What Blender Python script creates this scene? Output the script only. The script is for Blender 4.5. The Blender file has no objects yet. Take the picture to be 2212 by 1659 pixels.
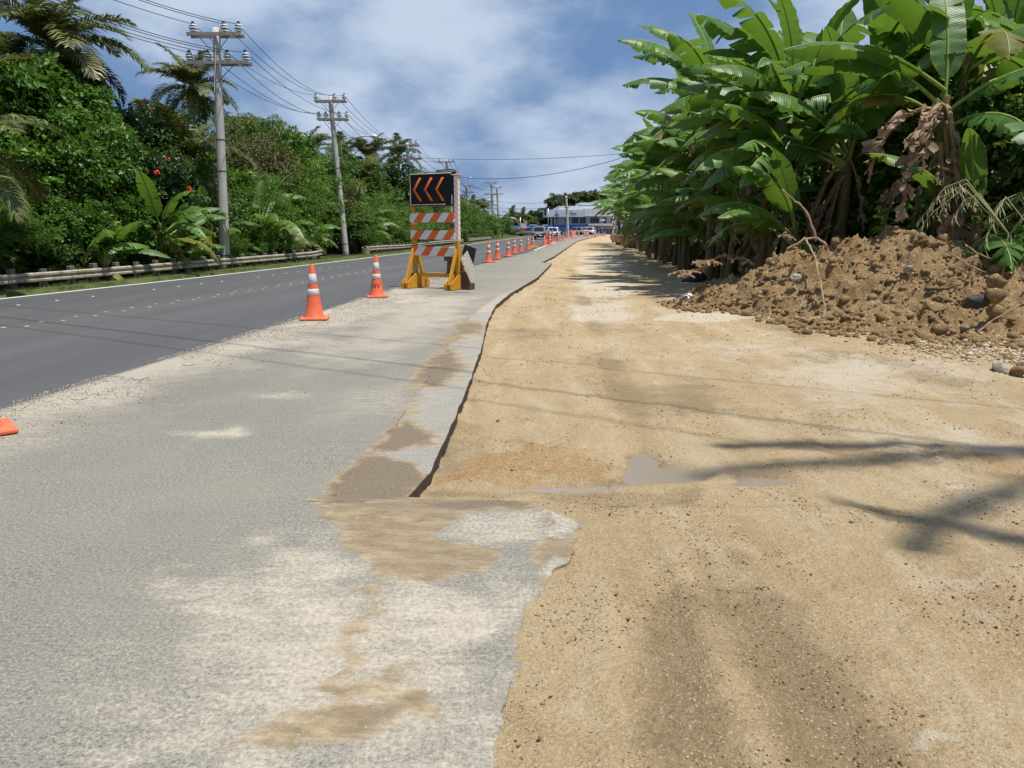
import bpy, bmesh, math, random
import numpy as np
from mathutils import Vector, Matrix, Euler

SC = bpy.context.scene
COL = SC.collection
R = math.radians
random.seed(7); rng = np.random.default_rng(7)

# ------------------------------------------------------------------ camera
FPX, CX, CY, HOR, CAMH = 1597.8, 1106.0, 829.5, 492.7, 1.5     # measured on a 2212 x 1659 view of the photograph
PITCH = math.atan((CY - HOR) / FPX)
cam = bpy.data.cameras.new('camera'); camo = bpy.data.objects.new('camera', cam); COL.objects.link(camo)
cam.sensor_width = 36.0; cam.lens = 36.0 * FPX / 2212.0; cam.clip_start = 0.05; cam.clip_end = 6000
camo.location = (0, 0, CAMH); camo.rotation_euler = (math.pi / 2 - PITCH, 0, 0)
SC.camera = camo

# ------------------------------------------------------------------ sun, sky, exposure
SUN_EL, SUN_DIR = R(73), Vector((math.cos(R(73)) * math.cos(R(-30)), math.cos(R(73)) * math.sin(R(-30)), math.sin(R(73))))
sl = bpy.data.lights.new('sun', 'SUN'); sl.energy = 4.6; sl.angle = R(0.8); sl.color = (1.0, 0.955, 0.88)
so = bpy.data.objects.new('sun', sl); COL.objects.link(so)
so.rotation_euler = SUN_DIR.to_track_quat('Z', 'Y').to_euler(); so.location = (30, -8, 60)

W = bpy.data.worlds.new('World'); SC.world = W; W.use_nodes = True
wt = W.node_tree; wt.nodes.clear()
def wn(t, **k):
    n = wt.nodes.new(t)
    for a, b in k.items(): setattr(n, a, b)
    return n
sky = wn('ShaderNodeTexSky', sky_type='NISHITA', sun_disc=False, sun_elevation=SUN_EL, sun_rotation=R(120), altitude=30, air_density=1.0, dust_density=0.6, ozone_density=2.0)
tc = wn('ShaderNodeTexCoord')
mp = wn('ShaderNodeMapping'); mp.inputs['Scale'].default_value = (1.0, 1.0, 2.0); mp.inputs['Location'].default_value = (0.35, 0.1, 0.12)
wt.links.new(tc.outputs['Generated'], mp.inputs['Vector'])
n1 = wn('ShaderNodeTexNoise'); n1.inputs['Scale'].default_value = 3.1; n1.inputs['Detail'].default_value = 5; n1.inputs['Roughness'].default_value = 0.52; n1.inputs['Distortion'].default_value = 0.0
n2 = wn('ShaderNodeTexNoise'); n2.inputs['Scale'].default_value = 2.9; n2.inputs['Detail'].default_value = 7; n2.inputs['Roughness'].default_value = 0.55; n2.inputs['Distortion'].default_value = 0.0
wt.links.new(mp.outputs['Vector'], n1.inputs['Vector'])
mp2 = wn('ShaderNodeMapping'); mp2.inputs['Scale'].default_value = (1.0, 1.0, 1.9); mp2.inputs['Location'].default_value = (3.2, 1.7, 0.55)
wt.links.new(tc.outputs['Generated'], mp2.inputs['Vector']); wt.links.new(mp2.outputs['Vector'], n2.inputs['Vector'])
r1 = wn('ShaderNodeValToRGB'); r1.color_ramp.elements[0].position = 0.18; r1.color_ramp.elements[1].position = 0.46
r1.color_ramp.elements[0].color = (0, 0, 0, 1); r1.color_ramp.elements[1].color = (1, 1, 1, 1); r1.color_ramp.interpolation = 'EASE'
r2 = wn('ShaderNodeValToRGB'); r2.color_ramp.elements[0].position = 0.41; r2.color_ramp.elements[1].position = 0.66
r2.color_ramp.elements[0].color = (1.3, 2.25, 4.1, 1); r2.color_ramp.elements[1].color = (4.8, 5.6, 6.8, 1); r2.color_ramp.interpolation = 'EASE'   # cloud bellies to lit tops
wt.links.new(n1.outputs['Fac'], r1.inputs['Fac']); wt.links.new(n2.outputs['Fac'], r2.inputs['Fac'])
sat = wn('ShaderNodeMix', data_type='RGBA', blend_type='MULTIPLY'); sat.inputs[0].default_value = 1.0
sat.inputs[7].default_value = (0.62, 0.78, 1.0, 1)
wt.links.new(sky.outputs['Color'], sat.inputs[6])
mx = wn('ShaderNodeMix', data_type='RGBA')
mul = wn('ShaderNodeMath', operation='MULTIPLY'); mul.inputs[1].default_value = 0.94
wt.links.new(r1.outputs['Color'], mul.inputs[0]); wt.links.new(mul.outputs[0], mx.inputs[0])
wt.links.new(sat.outputs[2], mx.inputs[6]); wt.links.new(r2.outputs['Color'], mx.inputs[7])
bg = wn('ShaderNodeBackground'); bg.inputs['Strength'].default_value = 0.1
wo = wn('ShaderNodeOutputWorld')
wt.links.new(mx.outputs[2], bg.inputs['Color']); wt.links.new(bg.outputs['Background'], wo.inputs['Surface'])

SC.view_settings.view_transform = 'Standard'; SC.view_settings.look = 'None'
SC.view_settings.exposure = 0.27; SC.view_settings.gamma = 1.0; SC.view_settings.use_curve_mapping = False
SC.render.engine = 'CYCLES'
SC.cycles.use_denoising = True
SC.cycles.max_bounces = 6; SC.cycles.diffuse_bounces = 3; SC.cycles.glossy_bounces = 2; SC.cycles.transmission_bounces = 3; SC.cycles.transparent_max_bounces = 4
SC.cycles.caustics_reflective = False; SC.cycles.caustics_refractive = False

# ------------------------------------------------------------------ picture -> place
cp, sp = math.cos(PITCH), math.sin(PITCH)
def ray(u, v):
    x, y = (u - CX) / FPX, (CY - v) / FPX
    return Vector((x, cp + y * sp, -sp + y * cp))
def G(u, v, z=0.0):
    d = ray(u, v); t = (z - CAMH) / d.z
    return Vector((d.x * t, d.y * t, z))
def A(u, v, Y):
    d = ray(u, v); t = Y / d.y
    return Vector((d.x * t, Y, CAMH + d.z * t))

# ------------------------------------------------------------------ noise in numpy
def _h(ix, iy, seed):
    h = (ix * 374761393 + iy * 668265263 + seed * 974711) & 0xffffffff
    h = ((h ^ (h >> 13)) * 1274126177) & 0xffffffff
    return (h ^ (h >> 16)) & 0xffffffff
def pn(x, y, seed=0):
    x = np.asarray(x, float); y = np.asarray(y, float)
    xi = np.floor(x).astype(np.int64); yi = np.floor(y).astype(np.int64)
    fx = x - xi; fy = y - yi
    def g(ox, oy):
        a = _h(xi + ox, yi + oy, seed) * (2 * math.pi / 2**32)
        return np.cos(a) * (fx - ox) + np.sin(a) * (fy - oy)
    u = fx * fx * fx * (fx * (fx * 6 - 15) + 10); v = fy * fy * fy * (fy * (fy * 6 - 15) + 10)
    a = g(0, 0); b = g(1, 0); c = g(0, 1); d = g(1, 1)
    return ((a + (b - a) * u) + ((c + (d - c) * u) - (a + (b - a) * u)) * v) * 1.5
def fbm(x, y, oct=4, seed=0, gain=0.5):
    s = 0; a = 1.0; k = 1.0
    for i in range(oct):
        s = s + a * pn(x * k, y * k, seed + i * 17); a *= gain; k *= 2.03
    return s
def cells(x, y, seed=0):
    """distance to the nearest jittered point: lumps"""
    xi = np.floor(x).astype(np.int64); yi = np.floor(y).astype(np.int64); best = np.full(x.shape, 9.0)
    for ox in (-1, 0, 1):
        for oy in (-1, 0, 1):
            h = _h(xi + ox, yi + oy, seed); px = xi + ox + (h & 0xffff) / 65536.0; py = yi + oy + (h >> 16) / 65536.0
            best = np.minimum(best, (x - px) ** 2 + (y - py) ** 2)
    return np.sqrt(best)
def sstep(a, b, x):
    t = np.clip((x - a) / (b - a), 0, 1); return t * t * (3 - 2 * t)
def polymask(X, Y, pts, soft=0.05, warp=0.0, wf=4.0, seed=0):
    """1 inside a world polygon, feathered, its outline shaken by noise"""
    P = np.array([(p[0], p[1]) for p in pts])
    lo = P.min(0) - soft - warp * 2; hi = P.max(0) + soft + warp * 2
    out = np.zeros(X.shape); sel = (X > lo[0]) & (X < hi[0]) & (Y > lo[1]) & (Y < hi[1])
    if not sel.any(): return out
    x = X[sel].copy(); y = Y[sel].copy()
    if warp:
        x2 = x + warp * fbm(x * wf, y * wf, 3, seed); y = y + warp * fbm(x * wf + 31, y * wf + 7, 3, seed + 5); x = x2
    ins = np.zeros(x.shape, bool); d2 = np.full(x.shape, 1e9); n = len(P)
    for i in range(n):
        (x1, y1), (x2_, y2_) = P[i], P[(i + 1) % n]
        cond = ((y1 > y) != (y2_ > y)) & (x < (x2_ - x1) * (y - y1) / (y2_ - y1 + 1e-12) + x1); ins ^= cond
        dx, dy = x2_ - x1, y2_ - y1; t = np.clip(((x - x1) * dx + (y - y1) * dy) / (dx * dx + dy * dy + 1e-12), 0, 1)
        d2 = np.minimum(d2, (x - x1 - t * dx) ** 2 + (y - y1 - t * dy) ** 2)
    sd = np.where(ins, np.sqrt(d2), -np.sqrt(d2))
    out[sel] = sstep(-soft, soft, sd); return out
def GP(pts, z=0.0): return [G(u, v, z) for u, v in pts]

# ------------------------------------------------------------------ mesh helpers
class MB:
    def __init__(s): s.v = []; s.f = []; s.m = []; s.uv = {}
    def add(s, vs, fs, mi=0):
        o = len(s.v); s.v += [tuple(v) for v in vs]
        for f in fs: s.f.append(tuple(i + o for i in f)); s.m.append(mi)
        return s
    def box(s, c, d, rz=0.0, mi=0, M=None, taper=1.0):
        hx, hy, hz = d[0] / 2, d[1] / 2, d[2] / 2
        vs = [Vector((x * (taper if z > 0 else 1), y * (taper if z > 0 else 1), z)) for z in (-hz, hz) for x, y in ((-hx, -hy), (hx, -hy), (hx, hy), (-hx, hy))]
        if M is None: M = Matrix.Rotation(rz, 3, 'Z')
        c = Vector(c); vs = [M @ v + c for v in vs]
        return s.add(vs, [(3, 2, 1, 0), (4, 5, 6, 7), (0, 1, 5, 4), (1, 2, 6, 5), (2, 3, 7, 6), (3, 0, 4, 7)], mi)
    def bar(s, a, b, w, h, mi=0, up=Vector((0, 0, 1))):
        a, b = Vector(a), Vector(b); d = (b - a); L = d.length; d.normalize()
        x = d.cross(up)
        if x.length < 1e-4: x = d.cross(Vector((1, 0, 0)))
        x.normalize(); y = x.cross(d)
        M = Matrix((x, d, y)).transposed()
        return s.box((a + b) / 2, (w, L, h), mi=mi, M=M)
    def tube(s, path, rad, n=8, mi=0, caps=True):
        path = [Vector(p) for p in path]; k = len(path)
        if not hasattr(rad, '__len__'): rad = [rad] * k
        vs = []; fs = []; ref = None
        for i, p in enumerate(path):
            t = (path[min(i + 1, k - 1)] - path[max(i - 1, 0)]).normalized()
            if ref is None: ref = t.cross(Vector((0.13, 0.31, 0.94)))
            if ref.length < 1e-3: ref = t.cross(Vector((1, 0, 0)))
            ref = (ref - t * ref.dot(t)).normalized(); b = t.cross(ref)
            for j in range(n):
                a = 2 * math.pi * j / n; vs.append(p + (ref * math.cos(a) + b * math.sin(a)) * rad[i])
        for i in range(k - 1):
            for j in range(n):
                fs.append((i * n + j, i * n + (j + 1) % n, (i + 1) * n + (j + 1) % n, (i + 1) * n + j))
        if caps and n > 2: fs += [tuple(reversed(range(n))), tuple(range((k - 1) * n, k * n))]
        return s.add(vs, fs, mi)
    def lathe(s, prof, n=24, c=(0, 0, 0), mi=0, caps=True):
        vs = []; fs = []; k = len(prof); c = Vector(c)
        for r, z in prof:
            for j in range(n):
                a = 2 * math.pi * j / n; vs.append(c + Vector((r * math.cos(a), r * math.sin(a), z)))
        for i in range(k - 1):
            for j in range(n): fs.append((i * n + j, i * n + (j + 1) % n, (i + 1) * n + (j + 1) % n, (i + 1) * n + j))
        if caps: fs += [tuple(reversed(range(n))), tuple(range((k - 1) * n, k * n))]
        return s.add(vs, fs, mi)
    def prism(s, poly, t, M=None, mi=0):
        """poly in local x,z ; thickness t along y, centred"""
        n = len(poly); vs = [Vector((x, -t / 2, z)) for x, z in poly] + [Vector((x, t / 2, z)) for x, z in poly]
        if M is not None: vs = [M @ v for v in vs]
        fs = [tuple(range(n)), tuple(reversed(range(n, 2 * n)))] + [(i, i + n, (i + 1) % n + n, (i + 1) % n) for i in range(n)]
        return s.add(vs, fs, mi)
    def mesh(s, name, mats, smooth=False):
        me = bpy.data.meshes.new(name); me.from_pydata(s.v, [], s.f)
        for m in (mats if isinstance(mats, (list, tuple)) else [mats]): me.materials.append(m)
        if any(s.m): me.polygons.foreach_set('material_index', s.m)
        if smooth: me.polygons.foreach_set('use_smooth', [True] * len(me.polygons))
        me.update(); return me
    def build(s, name, mats, parent=None, smooth=False):
        return link(name, s.mesh(name, mats, smooth), parent)
def bevel(me, w, seg=1, ang=40):
    bm = bmesh.new(); bm.from_mesh(me)
    bmesh.ops.recalc_face_normals(bm, faces=bm.faces)
    es = [e for e in bm.edges if len(e.link_faces) == 2 and e.calc_face_angle(0) > R(ang)]
    bmesh.ops.bevel(bm, geom=es, offset=w, segments=seg, affect='EDGES', profile=0.5, clamp_overlap=True)
    bm.to_mesh(me); bm.free(); me.update(); return me
def link(name, me, parent=None):
    o = bpy.data.objects.new(name, me); COL.objects.link(o)
    if parent is not None: o.parent = parent
    return o
def tag(o, label=None, cat=None, group=None, kind=None):
    if label: o['label'] = label
    if cat: o['category'] = cat
    if group: o['group'] = group
    if kind: o['kind'] = kind
    return o
def empty(name, loc, rz=0.0, label=None, cat=None, group=None):
    o = bpy.data.objects.new(name, None); COL.objects.link(o); o.location = loc; o.rotation_euler = (0, 0, rz)
    o.empty_display_size = 0.1
    return tag(o, label, cat, group)
def copy_tree(o, parent=None):
    c = o.copy(); COL.objects.link(c); c.parent = parent
    for ch in list(o.children):
        if ch.name in COL.objects: copy_tree(ch, c)
    return c
def npmesh(name, V, F, mats, smooth=True, attrs=None, uv=None, mi=None):
    """fast mesh from arrays: V (n,3), F (m,3|4); attrs point floats; uv per vertex"""
    me = bpy.data.meshes.new(name); V = np.asarray(V, np.float32); F = np.asarray(F, np.int32); k = F.shape[1]
    me.vertices.add(len(V)); me.vertices.foreach_set('co', V.ravel())
    me.loops.add(F.size); me.loops.foreach_set('vertex_index', F.ravel())
    me.polygons.add(len(F)); me.polygons.foreach_set('loop_start', np.arange(0, F.size, k, dtype=np.int32))
    if smooth: me.polygons.foreach_set('use_smooth', np.ones(len(F), bool))
    for m in (mats if isinstance(mats, (list, tuple)) else [mats]): me.materials.append(m)
    if mi is not None: me.polygons.foreach_set('material_index', np.asarray(mi, np.int32))
    if uv is not None:
        l = me.uv_layers.new(name='UVMap'); l.data.foreach_set('uv', np.asarray(uv, np.float32)[F.ravel()].ravel())
    for a, d in (attrs or {}).items():
        at = me.attributes.new(a, 'FLOAT', 'POINT'); at.data.foreach_set('value', np.asarray(d, np.float32).ravel())
    me.update(calc_edges=True); me.validate(); return me
def gridF(nr, nc):
    i = np.arange(nr - 1)[:, None] * nc + np.arange(nc - 1)[None, :]
    return np.stack([i, i + 1, i + nc + 1, i + nc], -1).reshape(-1, 4)

# ------------------------------------------------------------------ material helpers
class NT:
    def __init__(s, name):
        s.m = bpy.data.materials.new(name); s.m.use_nodes = True; s.t = s.m.node_tree; s.b = s.t.nodes['Principled BSDF']; s.out = s.t.nodes['Material Output']
        s.b.inputs['Specular IOR Level'].default_value = 0.3
    def n(s, t, ins=None, **k):
        n = s.t.nodes.new(t)
        for a, b in k.items(): setattr(n, a, b)
        for a, b in (ins or {}).items(): s.set(n.inputs[a], b)
        return n
    def set(s, sock, v):
        if hasattr(v, 'is_linked') or hasattr(v, 'links'): s.t.links.new(v, sock)
        elif isinstance(v, tuple) and len(v) == 3 and sock.type == 'RGBA': sock.default_value = (*v, 1)
        else: sock.default_value = v
    def P(s, **k):
        for a, b in k.items(): s.set(s.b.inputs[a.replace('_', ' ')], b)
        return s
    def obj(s): return s.n('ShaderNodeTexCoord').outputs['Object']
    def geo(s): return s.n('ShaderNodeNewGeometry').outputs['Position']
    def noise(s, scale, detail=3, rough=0.5, vec=None, dist=0.0):
        i = {'Scale': scale, 'Detail': detail, 'Roughness': rough, 'Distortion': dist}
        if vec is not None: i['Vector'] = vec
        return s.n('ShaderNodeTexNoise', i).outputs['Fac']
    def vor(s, scale, vec=None, out='Distance', **k):
        i = {'Scale': scale}
        if vec is not None: i['Vector'] = vec
        return s.n('ShaderNodeTexVoronoi', i, **k).outputs[out]
    def attr(s, name): return s.n('ShaderNodeAttribute', attribute_name=name).outputs['Fac']
    def math(s, op, a, b=0.5, c=None, clamp=False):
        n = s.n('ShaderNodeMath', operation=op, use_clamp=clamp); s.set(n.inputs[0], a); s.set(n.inputs[1], b)
        if c is not None: s.set(n.inputs[2], c)
        return n.outputs[0]
    def ramp(s, fac, *stops, interp='LINEAR'):
        n = s.n('ShaderNodeValToRGB'); e = n.color_ramp.elements; n.color_ramp.interpolation = interp
        while len(e) < len(stops): e.new(0.5)
        for i, (p, c) in enumerate(stops):
            e[i].position = p; e[i].color = (*c, 1) if isinstance(c, tuple) else (c, c, c, 1)
        s.set(n.inputs[0], fac); return n.outputs[0]
    def mix(s, fac, a, b, mode='MIX'):
        n = s.n('ShaderNodeMix', data_type='RGBA', blend_type=mode); s.set(n.inputs[0], fac); s.set(n.inputs[6], a); s.set(n.inputs[7], b); return n.outputs[2]
    def thr(s, v, lo, hi):
        n = s.n('ShaderNodeMapRange', {'Value': v, 'From Min': lo, 'From Max': hi}, interpolation_type='SMOOTHSTEP'); return n.outputs[0]
    def bump(s, h, strength=0.3, dist=0.01, normal=None):
        i = {'Height': h, 'Strength': strength, 'Distance': dist}
        if normal is not None: i['Normal'] = normal
        o = s.n('ShaderNodeBump', i).outputs[0]; s.t.links.new(o, s.b.inputs['Normal']); return o
    def rand(s): return s.n('ShaderNodeObjectInfo').outputs['Random']
    def translucent(s, col, fac=0.3):
        tr = s.n('ShaderNodeBsdfTranslucent', {'Color': col}); m = s.n('ShaderNodeMixShader', {0: fac})
        s.t.links.new(s.b.outputs[0], m.inputs[1]); s.t.links.new(tr.outputs[0], m.inputs[2]); s.t.links.new(m.outputs[0], s.out.inputs['Surface'])
def plain(name, col, rough=0.6, metal=0.0, var=0.15, scale=6.0, spec=0.3, bump=0.0, bscale=60):
    t = NT(name); v = t.obj(); n = t.noise(scale, 4, 0.6, v)
    c1 = tuple(max(0, c * (1 - var)) for c in col); c2 = tuple(min(1, c * (1 + var)) for c in col)
    t.P(Base_Color=t.ramp(n, (0.3, c1), (0.7, c2)), Roughness=rough, Metallic=metal, Specular_IOR_Level=spec)
    if bump: t.bump(t.noise(bscale, 4, 0.6, v), bump, 0.01)
    return t.m
M = {}
_ON = 'first second third fourth fifth sixth seventh eighth ninth tenth eleventh twelfth thirteenth fourteenth fifteenth sixteenth seventeenth eighteenth nineteenth'.split()
_TENS = {2: 'twent', 3: 'thirt', 4: 'fort', 5: 'fift'}
def ordw(n):
    if n < 20: return _ON[n - 1]
    return _TENS[n // 10] + 'ieth' if n % 10 == 0 else _TENS[n // 10] + 'y-' + _ON[n % 10 - 1]
# ================================================================== THE GROUND
# ---- materials
def m_asphalt_new():
    t = NT('asphalt_fresh'); p = t.geo()
    g = t.noise(70, 3, 0.75, p); st = t.n('ShaderNodeMapping', {'Vector': p, 'Scale': (3.5, 0.35, 1.0), 'Rotation': (0, 0, 0.16)}).outputs[0]; big = t.noise(0.6, 5, 0.65, st); lane = t.attr('worn')
    c = t.ramp(g, (0.36, (0.03, 0.03, 0.032)), (0.5, (0.072, 0.073, 0.077)), (0.66, (0.15, 0.148, 0.146)))
    c = t.mix(t.math('MULTIPLY', t.thr(big, 0.38, 0.66), 0.45), c, (0.105, 0.102, 0.098))
    c = t.mix(t.math('MULTIPLY', lane, 0.34), c, (0.13, 0.123, 0.11))
    d = t.math('ADD', t.attr('dust'), t.math('MULTIPLY', t.math('SUBTRACT', t.noise(55, 3, 0.75, p), 0.5), 1.5))
    c = t.mix(t.thr(d, 0.45, 0.75), c, (0.42, 0.36, 0.27))
    t.P(Base_Color=c, Roughness=0.72); t.bump(t.noise(190, 2, 0.6, p), 0.35, 0.006); return t.m
def m_asphalt_old():
    t = NT('asphalt_old'); p = t.geo()
    g = t.math('ADD', t.math('MULTIPLY', t.noise(130, 2, 0.7, p), 0.5), t.math('MULTIPLY', t.noise(62, 3, 0.7, p), 0.5)); v = t.vor(90, p); big = t.noise(0.9, 5, 0.6, p)
    c = t.ramp(g, (0.35, (0.05, 0.047, 0.04)), (0.44, (0.135, 0.128, 0.11)), (0.52, (0.205, 0.195, 0.165)), (0.58, (0.25, 0.237, 0.20)), (0.68, (0.46, 0.43, 0.36)))
    c = t.mix(t.math('MULTIPLY', t.thr(big, 0.3, 0.7), 0.35), c, (0.27, 0.245, 0.195)); c = t.mix(t.math('MULTIPLY', t.thr(t.noise(0.35, 4, 0.6, p), 0.45, 0.65), 0.3), c, (0.13, 0.12, 0.10))
    c = t.mix(t.math('MULTIPLY', t.attr('cement'), 0.35), c, t.ramp(g, (0.3, (0.24, 0.23, 0.205)), (0.7, (0.38, 0.36, 0.32))))
    # pale coral dust: fills the surface, then streaks
    st = t.n('ShaderNodeMapping', {'Vector': p, 'Scale': (1.3, 5.0, 1.0), 'Rotation': (0, 0, 0.12)}).outputs[0]
    d = t.math('ADD', t.attr('dust'), t.math('MULTIPLY', t.math('SUBTRACT', t.noise(3.2, 6, 0.62, st), 0.5), 0.75))
    d = t.math('ADD', d, t.math('MULTIPLY', t.math('SUBTRACT', t.noise(48, 4, 0.8, p), 0.5), 1.5))
    c = t.mix(t.math('MULTIPLY', t.thr(d, 0.22, 1.0), 0.88), c, t.ramp(t.noise(24, 4, 0.6, p), (0.3, (0.40, 0.345, 0.265)), (0.7, (0.50, 0.44, 0.345))))
    # mud
    sm = t.n('ShaderNodeMapping', {'Vector': p, 'Scale': (1.0, 2.3, 1.0), 'Rotation': (0, 0, 0.2)}).outputs[0]
    md = t.math('ADD', t.attr('mud'), t.math('MULTIPLY', t.math('SUBTRACT', t.noise(4, 8, 0.74, sm), 0.5), 1.5))
    md = t.math('ADD', md, t.math('MULTIPLY', t.math('SUBTRACT', t.noise(60, 3, 0.75, p), 0.5), 0.5))
    mf = t.thr(md, 0.20, 0.78)
    mc = t.mix(t.thr(t.math('ADD', t.attr('mud'), t.math('MULTIPLY', t.math('SUBTRACT', t.noise(3, 6, 0.7, sm), 0.5), 0.8)), 0.65, 1.15), t.ramp(t.noise(6, 7, 0.74, sm), (0.3, (0.13, 0.097, 0.058)), (0.48, (0.24, 0.178, 0.10)), (0.66, (0.43, 0.34, 0.215))), t.ramp(t.noise(40, 3, 0.7, p), (0.3, (0.115, 0.085, 0.055)), (0.7, (0.185, 0.14, 0.09))))
    mc = t.mix(t.thr(t.noise(120, 2, 0.7, p), 0.62, 0.72), mc, (0.47, 0.40, 0.28))
    c = t.mix(t.math('MULTIPLY', mf, 0.9), c, mc)
    cr = t.attr('crack'); c = t.mix(t.thr(cr, 0.35, 0.8), c, (0.06, 0.045, 0.032))
    c = t.mix(t.math('MULTIPLY', t.math('MULTIPLY', t.thr(t.attr('rust'), 0.3, 0.9), t.thr(t.noise(12, 4, 0.7, p), 0.45, 0.65)), 0.6), c, (0.25, 0.16, 0.10))
    t.P(Base_Color=c, Roughness=0.8); t.bump(t.math('ADD', g, t.math('MULTIPLY', v, 0.5)), 0.25, 0.005); return t.m
def m_dirt():
    t = NT('coral_dirt'); p = t.geo()
    big = t.noise(0.55, 5, 0.6, p); mid = t.noise(5.5, 5, 0.62, p); fine = t.noise(75, 4, 0.72, p)
    c = t.ramp(big, (0.3, (0.34, 0.23, 0.112)), (0.5, (0.47, 0.352, 0.198)), (0.72, (0.57, 0.475, 0.335)))
    c = t.mix(t.math('MULTIPLY', t.thr(t.noise(1.5, 6, 0.68, p, 0.6), 0.42, 0.66), 0.45), c, (0.31, 0.20, 0.09))
    ln = t.n('ShaderNodeMapping', {'Vector': p, 'Scale': (1.9, 0.32, 1.0), 'Rotation': (0, 0, 0.08)}).outputs[0]
    lane = t.noise(1.3, 6, 0.66, ln, 0.5); c = t.mix(t.math('MULTIPLY', t.thr(lane, 0.50, 0.64), 0.8), c, (0.62, 0.53, 0.39)); c = t.mix(t.math('MULTIPLY', t.thr(lane, 0.48, 0.36), 0.8), c, (0.28, 0.185, 0.09))
    c = t.mix(0.42, c, t.ramp(mid, (0.3, (0.28, 0.185, 0.085)), (0.55, (0.415, 0.305, 0.17)), (0.75, (0.53, 0.44, 0.31))))
    c = t.mix(0.45, c, t.ramp(fine, (0.28, (0.19, 0.125, 0.06)), (0.5, (0.46, 0.34, 0.19)), (0.72, (0.68, 0.58, 0.42))))
    pa = t.math('ADD', t.attr('pale'), t.math('MULTIPLY', t.math('SUBTRACT', t.noise(2.6, 8, 0.72, p), 0.5), 1.9))
    c = t.mix(t.math('MULTIPLY', t.thr(pa, 0.30, 1.1), 0.8), c, t.ramp(fine, (0.3, (0.47, 0.41, 0.31)), (0.7, (0.62, 0.55, 0.44))))
    we = t.math('ADD', t.attr('wet'), t.math('MULTIPLY', t.math('SUBTRACT', t.noise(4.5, 8, 0.74, p), 0.5), 1.3))
    wf = t.thr(we, 0.25, 1.0)
    c = t.mix(t.math('MULTIPLY', wf, 0.85), c, t.ramp(fine, (0.3, (0.19, 0.132, 0.07)), (0.7, (0.33, 0.24, 0.132))))
    c = t.mix(t.math('MULTIPLY', t.thr(t.math('ADD', t.attr('orange'), t.math('MULTIPLY', t.math('SUBTRACT', t.noise(12, 5, 0.7, p), 0.5), 0.9)), 0.4, 0.9), 0.75), c, t.ramp(fine, (0.3, (0.26, 0.14, 0.048)), (0.7, (0.46, 0.285, 0.12))))
    # dark litter under the banana plants
    li = t.math('ADD', t.attr('litter'), t.math('MULTIPLY', t.math('SUBTRACT', t.noise(2.5, 5, 0.65, p), 0.5), 0.9))
    c = t.mix(t.thr(li, 0.35, 0.8), c, t.ramp(t.noise(18, 4, 0.7, p), (0.3, (0.035, 0.022, 0.013)), (0.7, (0.115, 0.075, 0.042))))
    # crumbs: pale coral bits, and dark specks painted in as the crumbs' shadows
    v = t.vor(85, p, 'Color'); sep = t.n('ShaderNodeSeparateColor', {'Color': v})
    vd = t.vor(85, p)
    bit = t.math('MULTIPLY', t.thr(sep.outputs[0], 0.80, 0.84), t.thr(vd, 0.42, 0.3))
    c = t.mix(t.math('MULTIPLY', bit, 0.55), c, (0.63, 0.54, 0.40))
    crumb_shade = t.math('MULTIPLY', t.thr(sep.outputs[1], 0.93, 0.95), t.thr(vd, 0.42, 0.3))
    c = t.mix(t.math('MULTIPLY', crumb_shade, 0.75), c, (0.12, 0.075, 0.035))
    t.P(Base_Color=c, Roughness=t.math('SUBTRACT', 0.92, t.math('MULTIPLY', wf, 0.25)), Specular_IOR_Level=0.25)
    h = t.math('ADD', t.math('MULTIPLY', t.noise(28, 5, 0.7, p), 1.0), t.math('MULTIPLY', fine, 0.55))
    t.bump(h, 1.0, 0.03); return t.m
def m_terrain():
    t = NT('terrain_soil'); p = t.geo(); n = t.noise(0.8, 6, 0.65, p)
    c = t.ramp(n, (0.3, (0.045, 0.033, 0.018)), (0.5, (0.05, 0.06, 0.02)), (0.7, (0.07, 0.09, 0.028)))
    t.P(Base_Color=c, Roughness=0.95); t.bump(t.noise(20, 4, 0.7, p), 0.6, 0.05); return t.m
def m_grass_soil():
    t = NT('verge_soil'); p = t.geo(); n = t.noise(2.5, 6, 0.7, p)
    c = t.ramp(n, (0.3, (0.055, 0.075, 0.018)), (0.55, (0.085, 0.115, 0.028)), (0.75, (0.17, 0.15, 0.075)))
    t.P(Base_Color=c, Roughness=0.95); t.bump(t.noise(40, 4, 0.7, p), 0.7, 0.04); return t.m
def m_paint(name, col, wear=0.45, wearcol=(0.09, 0.09, 0.09)):
    t = NT(name); p = t.geo(); n = t.noise(14, 6, 0.75, p)
    t.P(Base_Color=t.mix(t.thr(n, wear + 0.16, wear + 0.26), col, wearcol), Roughness=0.7); return t.m
M['road'] = m_asphalt_new(); M['old'] = m_asphalt_old(); M['dirt'] = m_dirt(); M['terrain'] = m_terrain(); M['verge'] = m_grass_soil()
M['white_line'] = m_paint('white_road_paint', (0.62, 0.61, 0.57)); M['yellow_line'] = m_paint('yellow_road_paint', (0.45, 0.33, 0.14), 0.2)

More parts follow.
